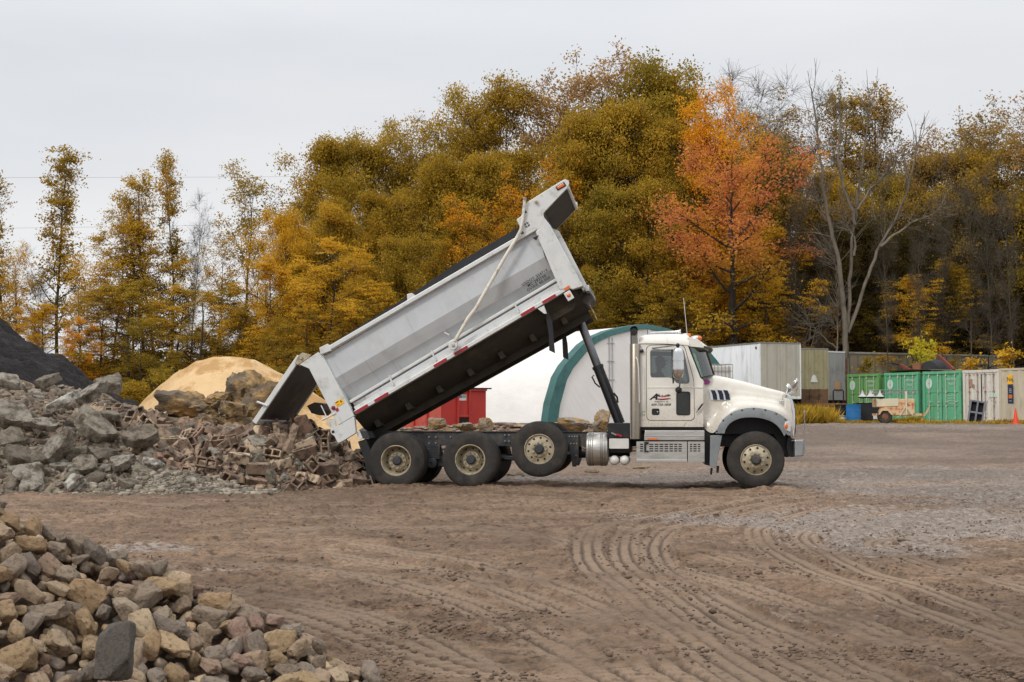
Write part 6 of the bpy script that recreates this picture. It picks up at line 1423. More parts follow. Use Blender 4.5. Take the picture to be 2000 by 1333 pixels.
# junk on the container roofs
Mj = cons[2][3]
j = rooted('rusty_frame', Mj @ Matrix.Translation((-.4, .5, 2.59)), 'dark rusty steel frame with red arms lying on the green container', 'scrap frame')
k = MB(); k.box(-2.4, 2.6, 0, .12, .0, .06); k.box(-2.4, 2.6, 1.1, 1.2, .0, .06); k.box(-.9, -.3, 0, 1.2, .06, .5); k.build('base', M_rust, j)
k = MB(); k.bar((-1.9, .1, .45), (-1.0, .1, .06), .12, .12); k.bar((.9, .1, .85), (2.0, .1, .08), .14, .12); k.build('arm', pm('red_arm', ['#7a2e22', '#5e2a20'], 4, .7), j)
k = MB(); k.lathe([(.02, -.6), (.5, -.5), (.6, 0), (.5, .5), (.02, .6)], (0, 0, 0), 'y', 28); k.v = [(v[0] * 1.25 + .2, v[1] + .6, max(.0, v[2]) * .9 + .05) for v in k.v]
t_ = k.build('tarp_bundle', M_tarp); t_.matrix_world = j.matrix_world @ Matrix.Translation((0, 0, .07)); tag(t_, 'rounded black bundle on top of the bright green container', 'bundle')
j = rooted('roof_sheet', cons[1][3] @ Matrix.Translation((0, .2, 2.60)), 'pale sheet laid across the middle green container roof', 'sheet'); k = MB(); k.loft([[(x, 0, .10 + .05 * math.sin(x)), (x, 3.0, .12)] for x in (-.2, .6, 1.4, 2.2, 3.0, 3.8)]); k.loft([[(x, 0, .07 + .05 * math.sin(x)), (x, 3.0, .09)] for x in (-.2, .6, 1.4, 2.2, 3.0, 3.8)]); k.box(.0, .1, .1, 2.9, 0, .08); k.box(3.2, 3.3, .1, 2.9, 0, .04); k.build('sheet', pm('pale_sheet', ['#c9b79a', '#b5a88f'], 2, .7), j)

# ---------------- drums, bin, cone, leaning frame
def drum(px, py, Y, r, h, m, label, lab=False):
    q = at(px, py, Y); o = rooted('drum', Matrix.Translation((q.x, Y, yard(Y))), label, 'drum')
    k = MB(); k.lathe([(.001, .0), (r - .01, .0), (r, .02), (r, h*.31), (r + .012, h*.325), (r + .012, h*.34), (r, h*.355), (r, h*.64), (r + .012, h*.655), (r + .012, h*.67), (r, h*.685), (r, h - .02), (r + .01, h), (r - .01, h), (r - .02, h - .03), (.001, h - .03)], (0, 0, 0), 'z', 32); k.build('body', m, o, smooth=35)
    if lab: k = MB(); k.loft([[(r * 1.02 * math.sin(a), -r * 1.02 * math.cos(a), z) for a in (-.6, -.4, -.2, 0, .2, .4, .6)] for z in (.16, .36)]); k.build('paper_label', M_white, o)
drum(1643, 823, 66.2, .30, .90, M_tyre if False else pm('black_drum', ['#1c1c20', '#26262a'], 3, .5), 'black drum with a white label standing left of the blue drum', True)
drum(1667, 825, 65.6, .36, .92, pm('blue_drum', ['#2168a4', '#2f7ab5'], 2, .45), 'blue plastic drum standing in the yellow grass')
q = at(1694, 822, 66.5); o = rooted('black_bin', Matrix.Translation((q.x, 66.5, yard(66))), 'square black bin with a white placard behind the light tower trailer', 'bin')
k = MB(); k.prism([(-.42, .02), (.48, .02), (.52, .95), (-.46, .95)], -.4, .4); k.build('body', pm('black_bin_plastic', ['#17171a', '#222226'], 3, .5), o, bevel=.04); k = MB(); k.box(-.48, .54, -.42, .42, .94, .99); k.build('rim', M_black, o, bevel=.01); k = MB(); k.box(.18, .50, -.43, -.415, .18, .42); k.build('paper_label', M_white, o)
q = at(1984, 829, 61.0); o = rooted('traffic_cone', Matrix.Translation((q.x, 61, yard(61))), 'orange traffic cone standing before the cream container', 'traffic cone')
k = MB(); k.lathe([(.001, .71), (.025, .71), (.035, .66), (.13, .04), (.17, .03)], (0, 0, 0), 'z', 24); M_cone = pm('cone_orange', ['#e24a1c', '#d6421a'], 3, .5); k.build('cone', M_cone, o, smooth=40); k = MB(); k.box(-.19, .19, -.19, .19, 0, .035); k.build('base', M_cone, o, bevel=.01)
q = at(1905, 828, 62.0); o = rooted('leaning_frame', Matrix.Translation((q.x - .4, 62, yard(62))) @ Matrix.Rotation(R(-14), 4, 'Z') @ Matrix.Rotation(R(-14), 4, 'X') @ Matrix.Rotation(R(10), 4, 'Y'), 'grey plastic frame with four openings leaning on the white container', 'plastic frame')
k = MB(); k.box(0, .08, 0, .22, 0, 1.18); k.box(.62, .70, 0, .22, 0, 1.18); k.box(.08, .62, 0, .22, 0, .10); k.box(.08, .62, 0, .22, 1.10, 1.18); k.box(.08, .62, 0, .06, .55, .64); k.box(.31, .39, 0, .06, .10, .55); k.box(.31, .39, 0, .06, .64, 1.10); k.build('frame', pm('grey_frame', ['#5a5d66', '#6c6f77'], 4, .6), o, bevel=.008); k = MB(); k.box(.08, .62, .18, .20, .1, 1.1); k.build('back_panel', M_dk, o)
q = at(1945, 829, 63.5); o = rooted('timber_block', Matrix.Translation((q.x, 61.8, yard(62))), 'rusty brown block under the corner of the white container', 'block'); k = MB(); k.box(-.25, .25, -.1, .15, 0, .14); k.build('block', M_rust, o, bevel=.01)

# ---------------- light tower trailer
Y = 62.0; q = at(1712, 829, Y); o = rooted('light_tower_trailer', Matrix.Translation((q.x, Y, yard(Y))) @ Matrix.Rotation(R(-6), 4, 'Z'), 'rusty cream light tower trailer with folded mast and lamps', 'light tower')
M_lt = pm('rusty_cream', ['#c9a57c', '#d6b88f', '#b98d62'], 2, .6, dirt='#a8542a', dcut=(.50, .62), dscale=4); M_lt2 = pm('cream_panel', ['#c9bfa4', '#d6ccb2'], 2, .5, dirt='#9a6a45', dcut=(.62, .7), dscale=5)
s_ = Y / FP
def L(px, py): return ((px - 1712) * s_, (829 - py) * s_)
k = MB(); k.prism([L(1713, 797), L(1713, 781), L(1785, 781), L(1785, 810), L(1770, 813), L(1745, 813), L(1735, 803), L(1728, 798)], 0, 1.3); bo_ = k.build('cabinet', M_lt, o, bevel=.02)
k = MB(); k.prism([L(1712, 781), L(1754, 780), L(1754, 795), L(1712, 796)], -.03, 0); k.build('panel', M_lt2, bo_, bevel=.01)
k = MB(); k.prism([L(1714, 812), L(1718, 800), L(1727, 798), L(1736, 801), L(1742, 813), L(1738, 811), L(1732, 804), L(1722, 804), L(1717, 811)], -.25, .1); k.build('mudguard', M_lt, o)
c_ = L(1727, 816); k = MB(); k.lathe([(.15, -.2), (.30, -.22), (.34, -.17), (.34, -.05), (.3, -.0), (.15, -.02)], (c_[0], 0, .34), 'y', 28); w_ = k.build('wheel', M_tyre, o, smooth=40); k = MB(); k.lathe([(.001, -.19), (.05, -.2), (.14, -.18), (.16, -.2)], (c_[0], 0, .34), 'y', 20); k.build('rim', M_rust, w_)
k = MB(); k.bar((L(1712, 0)[0], .1, .42), (L(1806, 0)[0], .1, .42), .08, .10); k.bar((L(1712, 0)[0], 1.2, .42), (L(1800, 0)[0], .6, .42), .08, .10); k.tube([(L(1800, 0)[0], .2, .03), (L(1800, 0)[0], .2, .46)], .03, 8); k.box(L(1796, 0)[0], L(1804, 0)[0], .1, .3, 0, .03); k.bar((L(1808, 0)[0], .3, .45), (L(1815, 0)[0], .3, .75), .06, .06); k.build('drawbar', M_lt, o)
k = MB(); k.bar((*L(1757, 813)[:1], -.02, L(0, 813)[1]), (L(1768, 0)[0], -.02, L(0, 795)[1]), .05, .05); k.bar((L(1768, 0)[0], -.02, L(0, 795)[1]), (L(1781, 0)[0], -.02, L(0, 813)[1]), .05, .05); k.bar((L(1769, 0)[0], -.02, L(0, 812)[1]), (L(1769, 0)[0], -.02, L(0, 766)[1]), .07, .07); k.build('stay', M_lt2, o)
k = MB()
for dy in (.3, .55):
    for dz in (0, .16): k.tube([(L(1700, 0)[0], dy, L(0, 770)[1] + dz), (L(1793, 0)[0], dy, L(0, 771)[1] + dz)], .02, 6)
for i in range(14): x = L(1700 + i * 6.6, 0)[0]; k.tube([(x, .3, L(0, 770)[1]), (x + .15, .3, L(0, 770)[1] + .16)], .012, 4)
mo_ = k.build('mast', pm('galvanised_mast', ['#77787c', '#8c8c8e'], 4, .5, metal=.4), o)
M_lampm = pm('lamp_shell', ['#a9aaa6', '#bcbcb8'], 4, .4)
for (px, dy) in ((1686, .0), (1700, -.15), (1708, .5), (1720, .1)):
    x = L(px, 0)[0]; zt_ = L(0, 764)[1]; k = MB(); k.lathe([(.03, .0), (.045, -.08), (.06, -.14), (.10, -.20), (.16, -.26), (.20, -.30)], (x, dy, zt_), 'z', 20); k.cur = 1; k.lathe([(.20, -.30), (.19, -.36), (.09, -.38), (.001, -.39)], (x, dy, zt_), 'z', 20); k.build('lamp', [M_lampm, M_dk], mo_, smooth=50)

# dark flatbed and scrap left of the drums
Y = 70.0; q = at(1562, 829, Y); o = rooted('flatbed_trailer', Matrix.Translation((q.x, Y, yard(Y))), 'rusty brown flatbed with headboard under the tan trailer', 'flatbed'); s_ = Y / FP
def L2(px): return (px - 1562) * s_
k = MB(); k.box(L2(1566), L2(1652), 0, 2, .85, .98); k.build('deck', M_rust, o); k = MB(); k.box(L2(1566), L2(1619), .1, .2, .98, 1.72)
for px in (1566, 1583, 1600, 1616): k.box(L2(px), L2(px + 2), .06, .1, .98, 1.75)
k.build('headboard', pm('brown_board', ['#4f3a2a', '#6b4f36', '#3a2a20'], 2, .8), o)
k = MB(); pts = [(L2(1629), .1, .98), (L2(1629), .1, 1.62), (L2(1631), .1, 1.68), (L2(1647), .1, 1.68), (L2(1649), .1, 1.62), (L2(1649), .1, .98)]; k.tube(pts, .035, 8); k.build('roll_frame', M_dk, o, smooth=40)
for px in (1575, 1592, 1625, 1642): k = MB(); k.lathe([(.15, -.02), (.38, -.04), (.42, .02), (.42, .2), (.38, .26)], (L2(px), 0.1, .42), 'y', 24); k.build('wheel', M_tyre, o, smooth=40)
k = MB(); k.box(L2(1600), L2(1615), -.3, -.2, .72, .78); k.build('toolbox_lid', M_alu, o)
Y = 64.5; q = at(1570, 812, Y); o = rooted('scrap_pile', Matrix.Translation((q.x, Y, yard(Y))), 'dark green and black scrap under the white trailer', 'scrap'); k = MB(); k.prism([(-.4, 0), (.6, 0), (.62, .52), (.3, .66), (.1, .60), (-.35, .64)], 0, .8); k.build('scrap', pm('scrap_dark', ['#16201c', '#1f2a26'], 3, .6), o, bevel=.05)

# ---------------- caged liquid tanks behind the hood
Y = 56.0; x0 = (1388 - 1000) / FP * Y; z = yard(Y)
for i in (0, 1):
    o = rooted('caged_tank', Matrix.Translation((x0, Y, z + i * 1.34)) @ Matrix.Rotation(R(12), 4, 'Z'), ('lower' if i == 0 else 'upper') + ' white plastic tank in a steel cage of the stack behind the hood', 'caged tank')
    k = MB(); k.box(.04, .94, .04, 1.1, .14, 1.24); k.build('bottle', M_white, o, bevel=.06)
    k = MB()
    for j in range(7):
        x = .0 + j * .163; k.tube([(x, 0, .1), (x, 0, 1.30)], .013, 6); k.tube([(x, 1.15, .1), (x, 1.15, 1.30)], .013, 6)
    for z_ in (.12, .42, .72, 1.02, 1.30): k.tube([(0, 0, z_), (.98, 0, z_), (.98, 1.15, z_), (0, 1.15, z_), (0, 0, z_)], .014, 6)
    k.box(0, .98, 0, 1.15, 0, .1); k.build('cage', M_steel, o)

# ---------------- red roll-off dumpster
M_rd = paint('red_dumpster_paint', ('#a82620', '#b8342a'), '#8a2a22', '#6e3a2c', (.56, .68)); M_rd2 = paint('faded_red_paint', ('#b04238', '#c25a4a'), '#8f4f3c', '#6e4632', (.50, .62))
Y = 50.0; Ax = (862 - 1000) / FP * Y; Mx, W = frame_of((Ax, Y), ((949 - 1000) / FP * 51.0, 51.0 + .3)); o = rooted('dumpster', Mx, 'red steel roll-off dumpster with a white sticker before the white tent', 'dumpster'); zb = -(yard(50) - .62)
zt_ = 1.54 + (800 - 762) / FP * 50 - yard(50)
k = MB(); k.box(0, W, .0, .06, .10, zt_); k.box(W - .05, W, .06, 5.5, .1, zt_); k.box(.0, W, 5.5, 5.56, .1, zt_); k.box(0, W, .06, 5.5, .1, .16); k.build('body', M_rd, o, bevel=.01)
k = MB(); k.loft([[(-.0, 0, z_), (-.0 - .0, 5.5, z_)] for z_ in (.25, zt_)]); k.box(-.02, .04, 0.0, 5.5, .12, zt_ - .01); k.build('side_wall', M_rd2, o)
k = MB()
for t in (.34, .60): k.box(W * t, W * t + .07, -.07, -.001, .1, zt_ - .05)
k.box(W * .34 + .07, W * .60, -.06, -.001, .62, .70); k.box(0, W, -.08, .0, zt_ - .05, zt_ + .02)
for y in (.8, 1.7, 2.6, 3.5, 4.4): k.box(-.09, -.021, y, y + .09, .1, zt_ - .02)
k.build('rib', M_rd, o, bevel=.006)
k = MB(); k.box(-.08, W + .2, -.10, .04, zt_ + .021, zt_ + .07); k.build('lid_bar', M_dk, o)
k = MB(); k.box(W * .34 + .08, W * .6 - .01, -.02, -.001, .1, .6); k.build('hook_recess', M_dk, o)
k = MB(); k.box(W * .38, W * .55, -.015, -.002, zt_ - .42, zt_ - .2); so_ = k.build('sticker', M_white, o); k = MB(); k.box(W * .39, W * .45, -.02, -.0155, zt_ - .32, zt_ - .22); k.cur = 1; k.box(W * .46, W * .54, -.02, -.0155, zt_ - .32, zt_ - .22); k.build('sticker_print', [pm('blue_print', '#4a5aa0', 4, .5), pm('green_print', '#7a9a6a', 4, .5)], so_)
# wire tangle sticking out of it
k = MB()
for i in range(26):
    a = Vector((random.uniform(.1, W), random.uniform(.3, 1.5), zt_ - .1)); pts = [a]
    for j in range(5): a = a + Vector((random.uniform(-.22, .22), random.uniform(-.1, .1), random.uniform(-.06, .20) if j < 3 else random.uniform(-.25, .05))); pts.append(a)
    k.tube(pts, .007, 4, caps=False)
wo = k.build('wire_tangle', M_steel); wo.matrix_world = Mx.copy(); tag(wo, 'loose tangled wire sticking out of the red dumpster', 'wire')

# ---------------- fabric storage building
M_fab, n_, l_, b_m = newmat('white_fabric'); v_ = coords(n_, l_); f1 = noise_node(n_, l_, v_, .6, 4); r_ = ramp(n_, [(.3, '#e2dfda'), (.7, '#ebe9e5')]); l_.new(f1, r_.inputs[0]); l_.new(r_.outputs[0], b_m.inputs['Base Color']); b_m.inputs['Roughness'].default_value = .55
wr = n_.new('ShaderNodeMapping'); wr.inputs['Rotation'].default_value = (0, R(35), 0); l_.new(v_, wr.inputs['Vector']); wv = n_.new('ShaderNodeMapping'); wv.inputs['Scale'].default_value = (1.6, .5, .35); l_.new(wr.outputs[0], wv.inputs['Vector']); f2 = noise_node(n_, l_, wv.outputs[0], 1.6, 4, .5, .4)
bp_ = n_.new('ShaderNodeBump'); bp_.inputs['Strength'].default_value = .35; bp_.inputs['Distance'].default_value = .09; l_.new(f2, bp_.inputs['Height']); l_.new(bp_.outputs[0], b_m.inputs['Normal'])
M_teal = pm('teal_fabric', ['#2c5553', '#3a6764', '#254a49'], 1.5, .6, bump=.4, bscale=5, bdist=.03)
Yt = 62.0; gz = yard(Yt); Ag = at(1072, 822, Yt)
gdir = Vector((.865, .50, 0)).normalized(); ldir = Vector((-.50, .865, 0))
Mt = Matrix(((gdir.x, ldir.x, 0, Ag.x), (gdir.y, ldir.y, 0, Ag.y), (0, 0, 1, gz), (0, 0, 0, 1))); Mti = Mt.inverted()
def G(px, py):
    """pixel onto the gable plane, in the building's own frame"""
    o_ = Mti @ EYE; d_ = Mti.to_3x3() @ ray(px, py); t = -o_.y / d_.y; q_ = o_ + d_ * t; return (q_.x, q_.z)
half = [G(*p) for p in ((1066, 822), (1073, 790), (1088, 738), (1101, 715), (1118, 695), (1137, 674), (1158, 659), (1186, 647), (1219, 639), (1245, 635))]
half[0] = (half[0][0], -.3)
apx = G(1262, 633.5); full = half + [apx] + [(2 * apx[0] - x, z_) for x, z_ in reversed(half)]
tent = rooted('fabric_building', Mt, 'white fabric storage tent with teal arch trim behind the truck', 'storage tent')
cxm = apx[0]; inner = [(cxm + (x - cxm) * .905, z_ * .952 if i not in (0, len(full) - 1) else z_) for i, (x, z_) in enumerate(full)]
LEN = 13.0; rows = []
for j in range(27):
    y = LEN * j / 26; sag = .0 - .05 * (1 - math.cos(j * math.pi))
    rows.append([(cxm + (x - cxm) * (.995 - (.006 if j % 2 else 0)), y, z_ * (.992 - (.008 if j % 2 else 0))) for x, z_ in full])
k = MB(); k.loft(rows); k.build('roof_cover', M_fab, tent, smooth=50)
k = MB(); r0 = [(x, -.04, z_) for x, z_ in full]; r1 = [(x, .55, z_ + .02) for x, z_ in full]; r2 = [(x, -.10, z_) for x, z_ in inner]; k.loft([r2, r0]); k.loft([r0, r1]); k.build('arch_trim', M_teal, tent, smooth=35)
k = MB(); n_i = len(inner); vs = []; rws = []
for t in np.linspace(0, 1, 14): rws.append([(cxm + (x - cxm) * (1 - t * .999), -.06 + .12 * math.sin(i * 2.1) * 0, z_ * 1.0 if t == 0 else z_ * (1 - t) + t * z_) for i, (x, z_) in enumerate(inner)])
v, f = fill_plate(inner, [], -.02); k.add(v, f); k.build('gable_cover', M_fab, tent)
k = MB(); x_, _ = G(1195, 700); x2_, _ = G(1189, 700)
for xx in (x_, x2_):
    k.box(xx - .02, xx + .02, -.06, -.03, .3, G(1195, 660)[1])
for py in (742, 706, 671): z_ = G(1195, py)[1]; k.box(x2_ - .1, x_ + .12, -.065, -.03, z_ - .015, z_ + .015)
k.build('door_zip', pm('grey_zip', ['#9a9a9c', '#b0b0b0'], 4, .6), tent)
k = MB(); k.box(-.02, .04, .6, LEN, -.1, .10); k.build('base_rail', M_teal, tent)
k = MB(); k.box(.2, inner[-1][0] - .1, -.012, .01, -.3, .12); k.build('gable_skirt', M_fab, tent)

# ---------------- power lines across the left of the sky
M_wire = pm('cable', '#3a3a3c', 4, .7)
for (a, b_, la) in ((at(-2600, 452, 105), at(640, 436, 150), 'lower thin dark power cable crossing the sky at left'), (at(-2600, 320, 105), at(640, 345, 150), 'upper thin power cable crossing the sky at left')):
    k = MB(); pts = [a.lerp(b_, t) - Vector((0, 0, .5 * 4 * t * (1 - t))) for t in np.linspace(0, 1, 16)]; k.tube(pts, .010, 4, caps=False); w_ = k.build('power_cable', M_wire); tag(w_, la, 'cable')
# ------------------------------------------------------------------ trees
def leafmat(name, cols, trans=.45, low=None):
    """leaf tones: one random value per leaf, patches of tone through the crown"""
    m, n, l, b = newmat(name); n.remove(b); o = n['Material Output']
    a = n.new('ShaderNodeAttribute'); a.attribute_name = 'leaf'
    v = coords(n, l, rnd=True); f = noise_node(n, l, v, .32, 4, .6)
    k = mth(n, l, 'ADD', mth(n, l, 'MULTIPLY', a.outputs['Fac'], .42), mth(n, l, 'MULTIPLY', mth(n, l, 'SUBTRACT', f, .22), 1.05), True)
    r = ramp(n, [(.12 + .76 * i / (len(cols) - 1), c) for i, c in enumerate(cols)]); l.new(k, r.inputs[0])
    col = r.outputs[0]
    if low:          # other tone on the lower boughs: (colours, height below, height above)
        r2 = ramp(n, [(.12 + .76 * i / (len(low[0]) - 1), c) for i, c in enumerate(low[0])]); l.new(k, r2.inputs[0]); sp = n.new('ShaderNodeSeparateXYZ'); tc = n.new('ShaderNodeTexCoord'); l.new(tc.outputs['Object'], sp.inputs[0])
        mr = n.new('ShaderNodeMapRange'); mr.inputs['From Min'].default_value = low[2]; mr.inputs['From Max'].default_value = low[1]; l.new(mth(n, l, 'ADD', sp.outputs['Z'], mth(n, l, 'MULTIPLY', f, 5.0)), mr.inputs['Value']); col = mixc(n, l, mr.outputs[0], col, r2.outputs[0])
    d = n.new('ShaderNodeBsdfDiffuse'); t = n.new('ShaderNodeBsdfTranslucent'); mx = n.new('ShaderNodeMixShader'); mx.inputs[0].default_value = trans
    l.new(col, d.inputs[0]); l.new(col, t.inputs[0]); l.new(d.outputs[0], mx.inputs[1]); l.new(t.outputs[0], mx.inputs[2]); l.new(mx.outputs[0], o.inputs[0])
    return m
LM = dict(
    olive=leafmat('olive_leaves', [(.17,.118,.020), (.33,.225,.030), (.50,.32,.042), (.64,.40,.052)]),
    gold=leafmat('gold_leaves', [(.32,.20,.02), (.58,.34,.03), (.74,.43,.04), (.80,.52,.07)]),
    orange=leafmat('orange_leaves', [(.38,.17,.02), (.72,.31,.022), (.82,.40,.03), (.82,.48,.05)]),
    red=leafmat('red_orange_leaves', [(.32,.11,.05), (.60,.20,.085), (.68,.27,.08), (.70,.38,.06)], low=([(.22,.15,.02), (.46,.29,.03), (.62,.37,.04)], 10.5, 13.5)),
    brown=leafmat('brown_leaves', [(.17,.12,.045), (.30,.20,.06), (.42,.26,.07), (.52,.32,.07)]),
    rust=leafmat('rust_leaves', [(.24,.15,.065), (.40,.23,.085), (.50,.29,.09), (.55,.36,.10)]),
    green=leafmat('green_leaves', [(.13,.105,.022), (.25,.185,.03), (.40,.275,.038), (.52,.34,.045)]),
    yellow=leafmat('yellow_leaves', [(.40,.33,.03), (.65,.52,.045), (.80,.64,.07)]),
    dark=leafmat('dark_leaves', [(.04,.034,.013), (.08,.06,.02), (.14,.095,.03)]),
    amber=leafmat('amber_leaves', [(.24,.17,.025), (.45,.29,.035), (.62,.38,.045), (.72,.42,.06)]),
    mixed=leafmat('mixed_leaves', [(.17,.12,.02), (.31,.21,.03), (.48,.30,.035), (.64,.36,.04)]))
M_bark = pm('dark_bark', ['#2a241e', '#3a3229', '#1f1a16'], 3, .95, bump=.8, bscale=14, bdist=.04, stretch=(1, 1, .3))
M_barkp = pm('pale_bark', ['#5c5549', '#73695c', '#4c453b'], 2, .9, bump=.6, bscale=10, bdist=.03, stretch=(1, 1, .3))
M_barkm = pm('brown_bark', ['#4a4136', '#5c5244', '#3a3229'], 3, .95, bump=.6, bscale=12, bdist=.03, stretch=(1, 1, .3))

class Tree:
    def __init__(s, seed): s.r = np.random.default_rng(seed); s.tv = []; s.tf = []; s.n = 0; s.ends = []
    def tube(s, P, rad, n):
        P = np.array(P); k = len(P); d = np.gradient(P, axis=0); d /= np.linalg.norm(d, axis=1)[:, None] + 1e-9
        up = np.array([.3, .1, .95]); a = np.cross(d, up); a /= np.linalg.norm(a, axis=1)[:, None] + 1e-9; b = np.cross(d, a)
        t = np.arange(n) * 2 * math.pi / n
        V = P[:, None] + (a[:, None] * np.cos(t)[None, :, None] + b[:, None] * np.sin(t)[None, :, None]) * np.array(rad)[:, None, None]
        i = np.arange(k - 1)[:, None] * n; j = np.arange(n)[None]; j2 = (j + 1) % n
        F = np.stack([i + j, i + j2, i + n + j2, i + n + j], -1).reshape(-1, 4) + s.n
        s.tv.append(V.reshape(-1, 3)); s.tf.append(F); s.n += k * n
    def limb(s, p, d, L, r0, r1, seg, wob, grav=0.0, n=5, up=0.0):
        P = [np.array(p)]; d = np.array(d) / np.linalg.norm(d)
        for i in range(seg):
            d = d + s.r.normal(size=3) * wob + np.array([0, 0, up - grav * (i / seg)]); d /= np.linalg.norm(d); P.append(P[-1] + d * L / seg)
        s.tube(P, np.linspace(r0, r1, seg + 1), n); return np.array(P), d
def grow(name, seed, H=16, base=.25, R_=4.5, shape='oval', nprim=26, nsec=6, leaves=12000, lsize=.17, clump=.55, trunk_r=.22, wob=.08, angle=(.5, 1.2), layered=False, sparse_low=False, twig=True, multi=1, twign=5, fine=.0, twr=.014):
    """returns (trunk mesh, crown mesh) of one kind of tree, standing at the origin"""
    T = Tree(seed); r = T.r; stems = []
    for m in range(multi):
        a = m * 2.4 + r.uniform(0, 1); lean = (.0 if multi == 1 else .30)
        P, _ = T.limb((.15 * m, 0, -.3), (math.cos(a) * lean, math.sin(a) * lean, 1), H * (1 if m == 0 else r.uniform(.75, .95)), trunk_r * (1 if m == 0 else .75), .02, 14, wob * .35, n=8, up=.05)
        stems.append(P)
    tips = []
    for k in range(nprim * multi):
        P = stems[k % multi]; t = base + (1 - base) * ((k // multi + r.uniform(0, 1)) / nprim); t = min(t, .985)
        f = t * (len(P) - 1); i = int(f); p = P[i] + (P[min(i+1, len(P)-1)] - P[i]) * (f - i)
        u = (t - base) / (1 - base)
        if shape == 'oval': w = math.sin(math.pi * (u * .80 + .16)) ** .7
        elif shape == 'spread': w = (.45 + .75 * u) * (1 - u ** 6 * .6)
        elif shape == 'column': w = (1 - u * .75) * (.7 + .3 * math.sin(u * 9))
        elif shape == 'cone': w = 1.02 - u
        elif shape == 'vase': w = .35 + .65 * u
        L = R_ * w * r.uniform(.75, 1.2) / (multi ** .3); az = k * 2.39996 + r.uniform(-.5, .5)
        el = (angle[0] + (angle[1] - angle[0]) * u) + r.normal() * .12
        d = np.array([math.cos(az) * math.cos(el), math.sin(az) * math.cos(el), math.sin(el)])
        rr = trunk_r * .42 * (1 - u * .75) * min(1, L / R_ + .3)
        Q, dq = T.limb(p, d, L, rr, rr * .25, 6, wob, grav=.05 if layered else 0, n=5, up=.0 if layered else .03)
        for j in range(nsec):
            s_ = r.uniform(.25, 1.0); f = s_ * (len(Q) - 1); i2 = min(int(f), len(Q) - 2); q = Q[i2] + (Q[i2+1] - Q[i2]) * (f - i2)
            dd = (Q[i2+1] - Q[i2]); dd /= np.linalg.norm(dd); side = r.normal(size=3); side[2] *= .25 if layered else .8; side += np.array([0, 0, .0 if layered else .25])
            d2 = dd * .7 + side * .75; L2 = L * r.uniform(.25, .5) * (1.15 - s_ * .5)
            W, dw = T.limb(q, d2, max(L2, .5), rr * .35, .012, 3, wob * 1.3, n=3)
            tips.append((W[-1], L2)); tips.append((W[2], L2 * .8))
            if twig:
                for h in range(twign):
                    s3 = r.uniform(.2, 1); w0 = W[min(int(s3 * 3), 2)]; d3 = (W[-1] - W[0]) / (np.linalg.norm(W[-1] - W[0]) + 1e-6) + r.normal(size=3) * .7
                    X, _ = T.limb(w0, d3, r.uniform(.4, .9) * (1 + fine), twr, .005, 2, wob, n=3); tips.append((X[-1], .5))
        tips.append((Q[-1], .6))
    V = np.concatenate(T.tv); F = np.concatenate(T.tf)
    tm = npmesh(name + '_wood', V, F, None, None, True); tme = tm.data; bpy.data.objects.remove(tm)
    if leaves == 0: return tme, None
    C = np.array([t[0] for t in tips]); sp = np.array([min(.9, .25 + .35 * t[1]) for t in tips]) * clump
    dens = vnoise(C[:,0] * .45 + C[:,2] * .3 + 50, C[:,1] * .45 + C[:,2] * .35 + 50, seed); keep = (dens > .29) | (C[:,2] > C[:,2].max() * .93); 
    if keep.sum() > 10: C = C[keep]; sp = sp[keep]
    idx = r.integers(0, len(C), leaves); off = r.normal(size=(leaves, 3)) * sp[idx][:, None]
    if layered: off[:, 2] *= .22
    else: off[:, 2] *= .7
    ctr = C[idx] + off
    a = r.normal(size=(leaves, 3)); a /= np.linalg.norm(a, axis=1)[:, None]
    if layered: a[:, 2] *= .3
    nn = r.normal(size=(leaves, 3)) + np.array([0, -.2, .9 if layered else .5]); b = np.cross(a, nn); b /= np.linalg.norm(b, axis=1)[:, None] + 1e-9
    sz = lsize * r.uniform(.6, 1.35, leaves)[:, None]
    v0 = ctr - a * sz * .62; v1 = ctr + b * sz * .36; v2 = ctr + a * sz * .62; v3 = ctr - b * sz * .36
    LV = np.stack([v0, v1, v2, v3], 1).reshape(-1, 3); LF = np.arange(leaves * 4).reshape(-1, 4)
    lm = npmesh(name + '_leaves', LV, LF, None, None, False, {'leaf': ('FACE', r.uniform(0, 1, leaves))}); lme = lm.data; bpy.data.objects.remove(lm)
    return tme, lme
KINDS = {}
def kind(key, n, **kw):
    KINDS[key] = [grow(key, 1000 + 37 * len(KINDS) + i, **kw) for i in range(n)]; KINDS[key + '_H'] = []
    for tme, lme in KINDS[key]:
        me = lme or tme; v = np.empty(len(me.vertices) * 3); me.vertices.foreach_get('co', v); KINDS[key + '_H'].append(float(np.percentile(v[2::3], 99.9)))
kind('broad', 4, H=16, base=.20, R_=5.2, shape='oval', nprim=30, nsec=6, leaves=46000, lsize=.125, clump=.72, angle=(.05, 1.25))
kind('spread', 2, H=16, base=.30, R_=6.0, shape='spread', nprim=26, nsec=6, leaves=38000, lsize=.125, clump=.66, angle=(.35, 1.15))
kind('column', 3, H=17, base=.30, R_=2.2, shape='column', nprim=30, nsec=5, leaves=8000, lsize=.125, clump=.42, trunk_r=.13, angle=(.5, 1.1), twign=3)
kind('thin', 2, H=17, base=.25, R_=4.0, shape='vase', nprim=22, nsec=6, leaves=9000, lsize=.12, clump=.45, trunk_r=.15, angle=(.7, 1.2), twign=4)
kind('layered', 3, H=13, base=.10, R_=4.6, shape='oval', nprim=26, nsec=7, leaves=28000, lsize=.12, clump=.55, angle=(-.05, .6), layered=True)
kind('bare', 2, H=17, base=.35, R_=4.2, shape='vase', nprim=20, nsec=9, leaves=0, trunk_r=.12, angle=(.75, 1.25), twign=15, fine=.5, twr=.008)
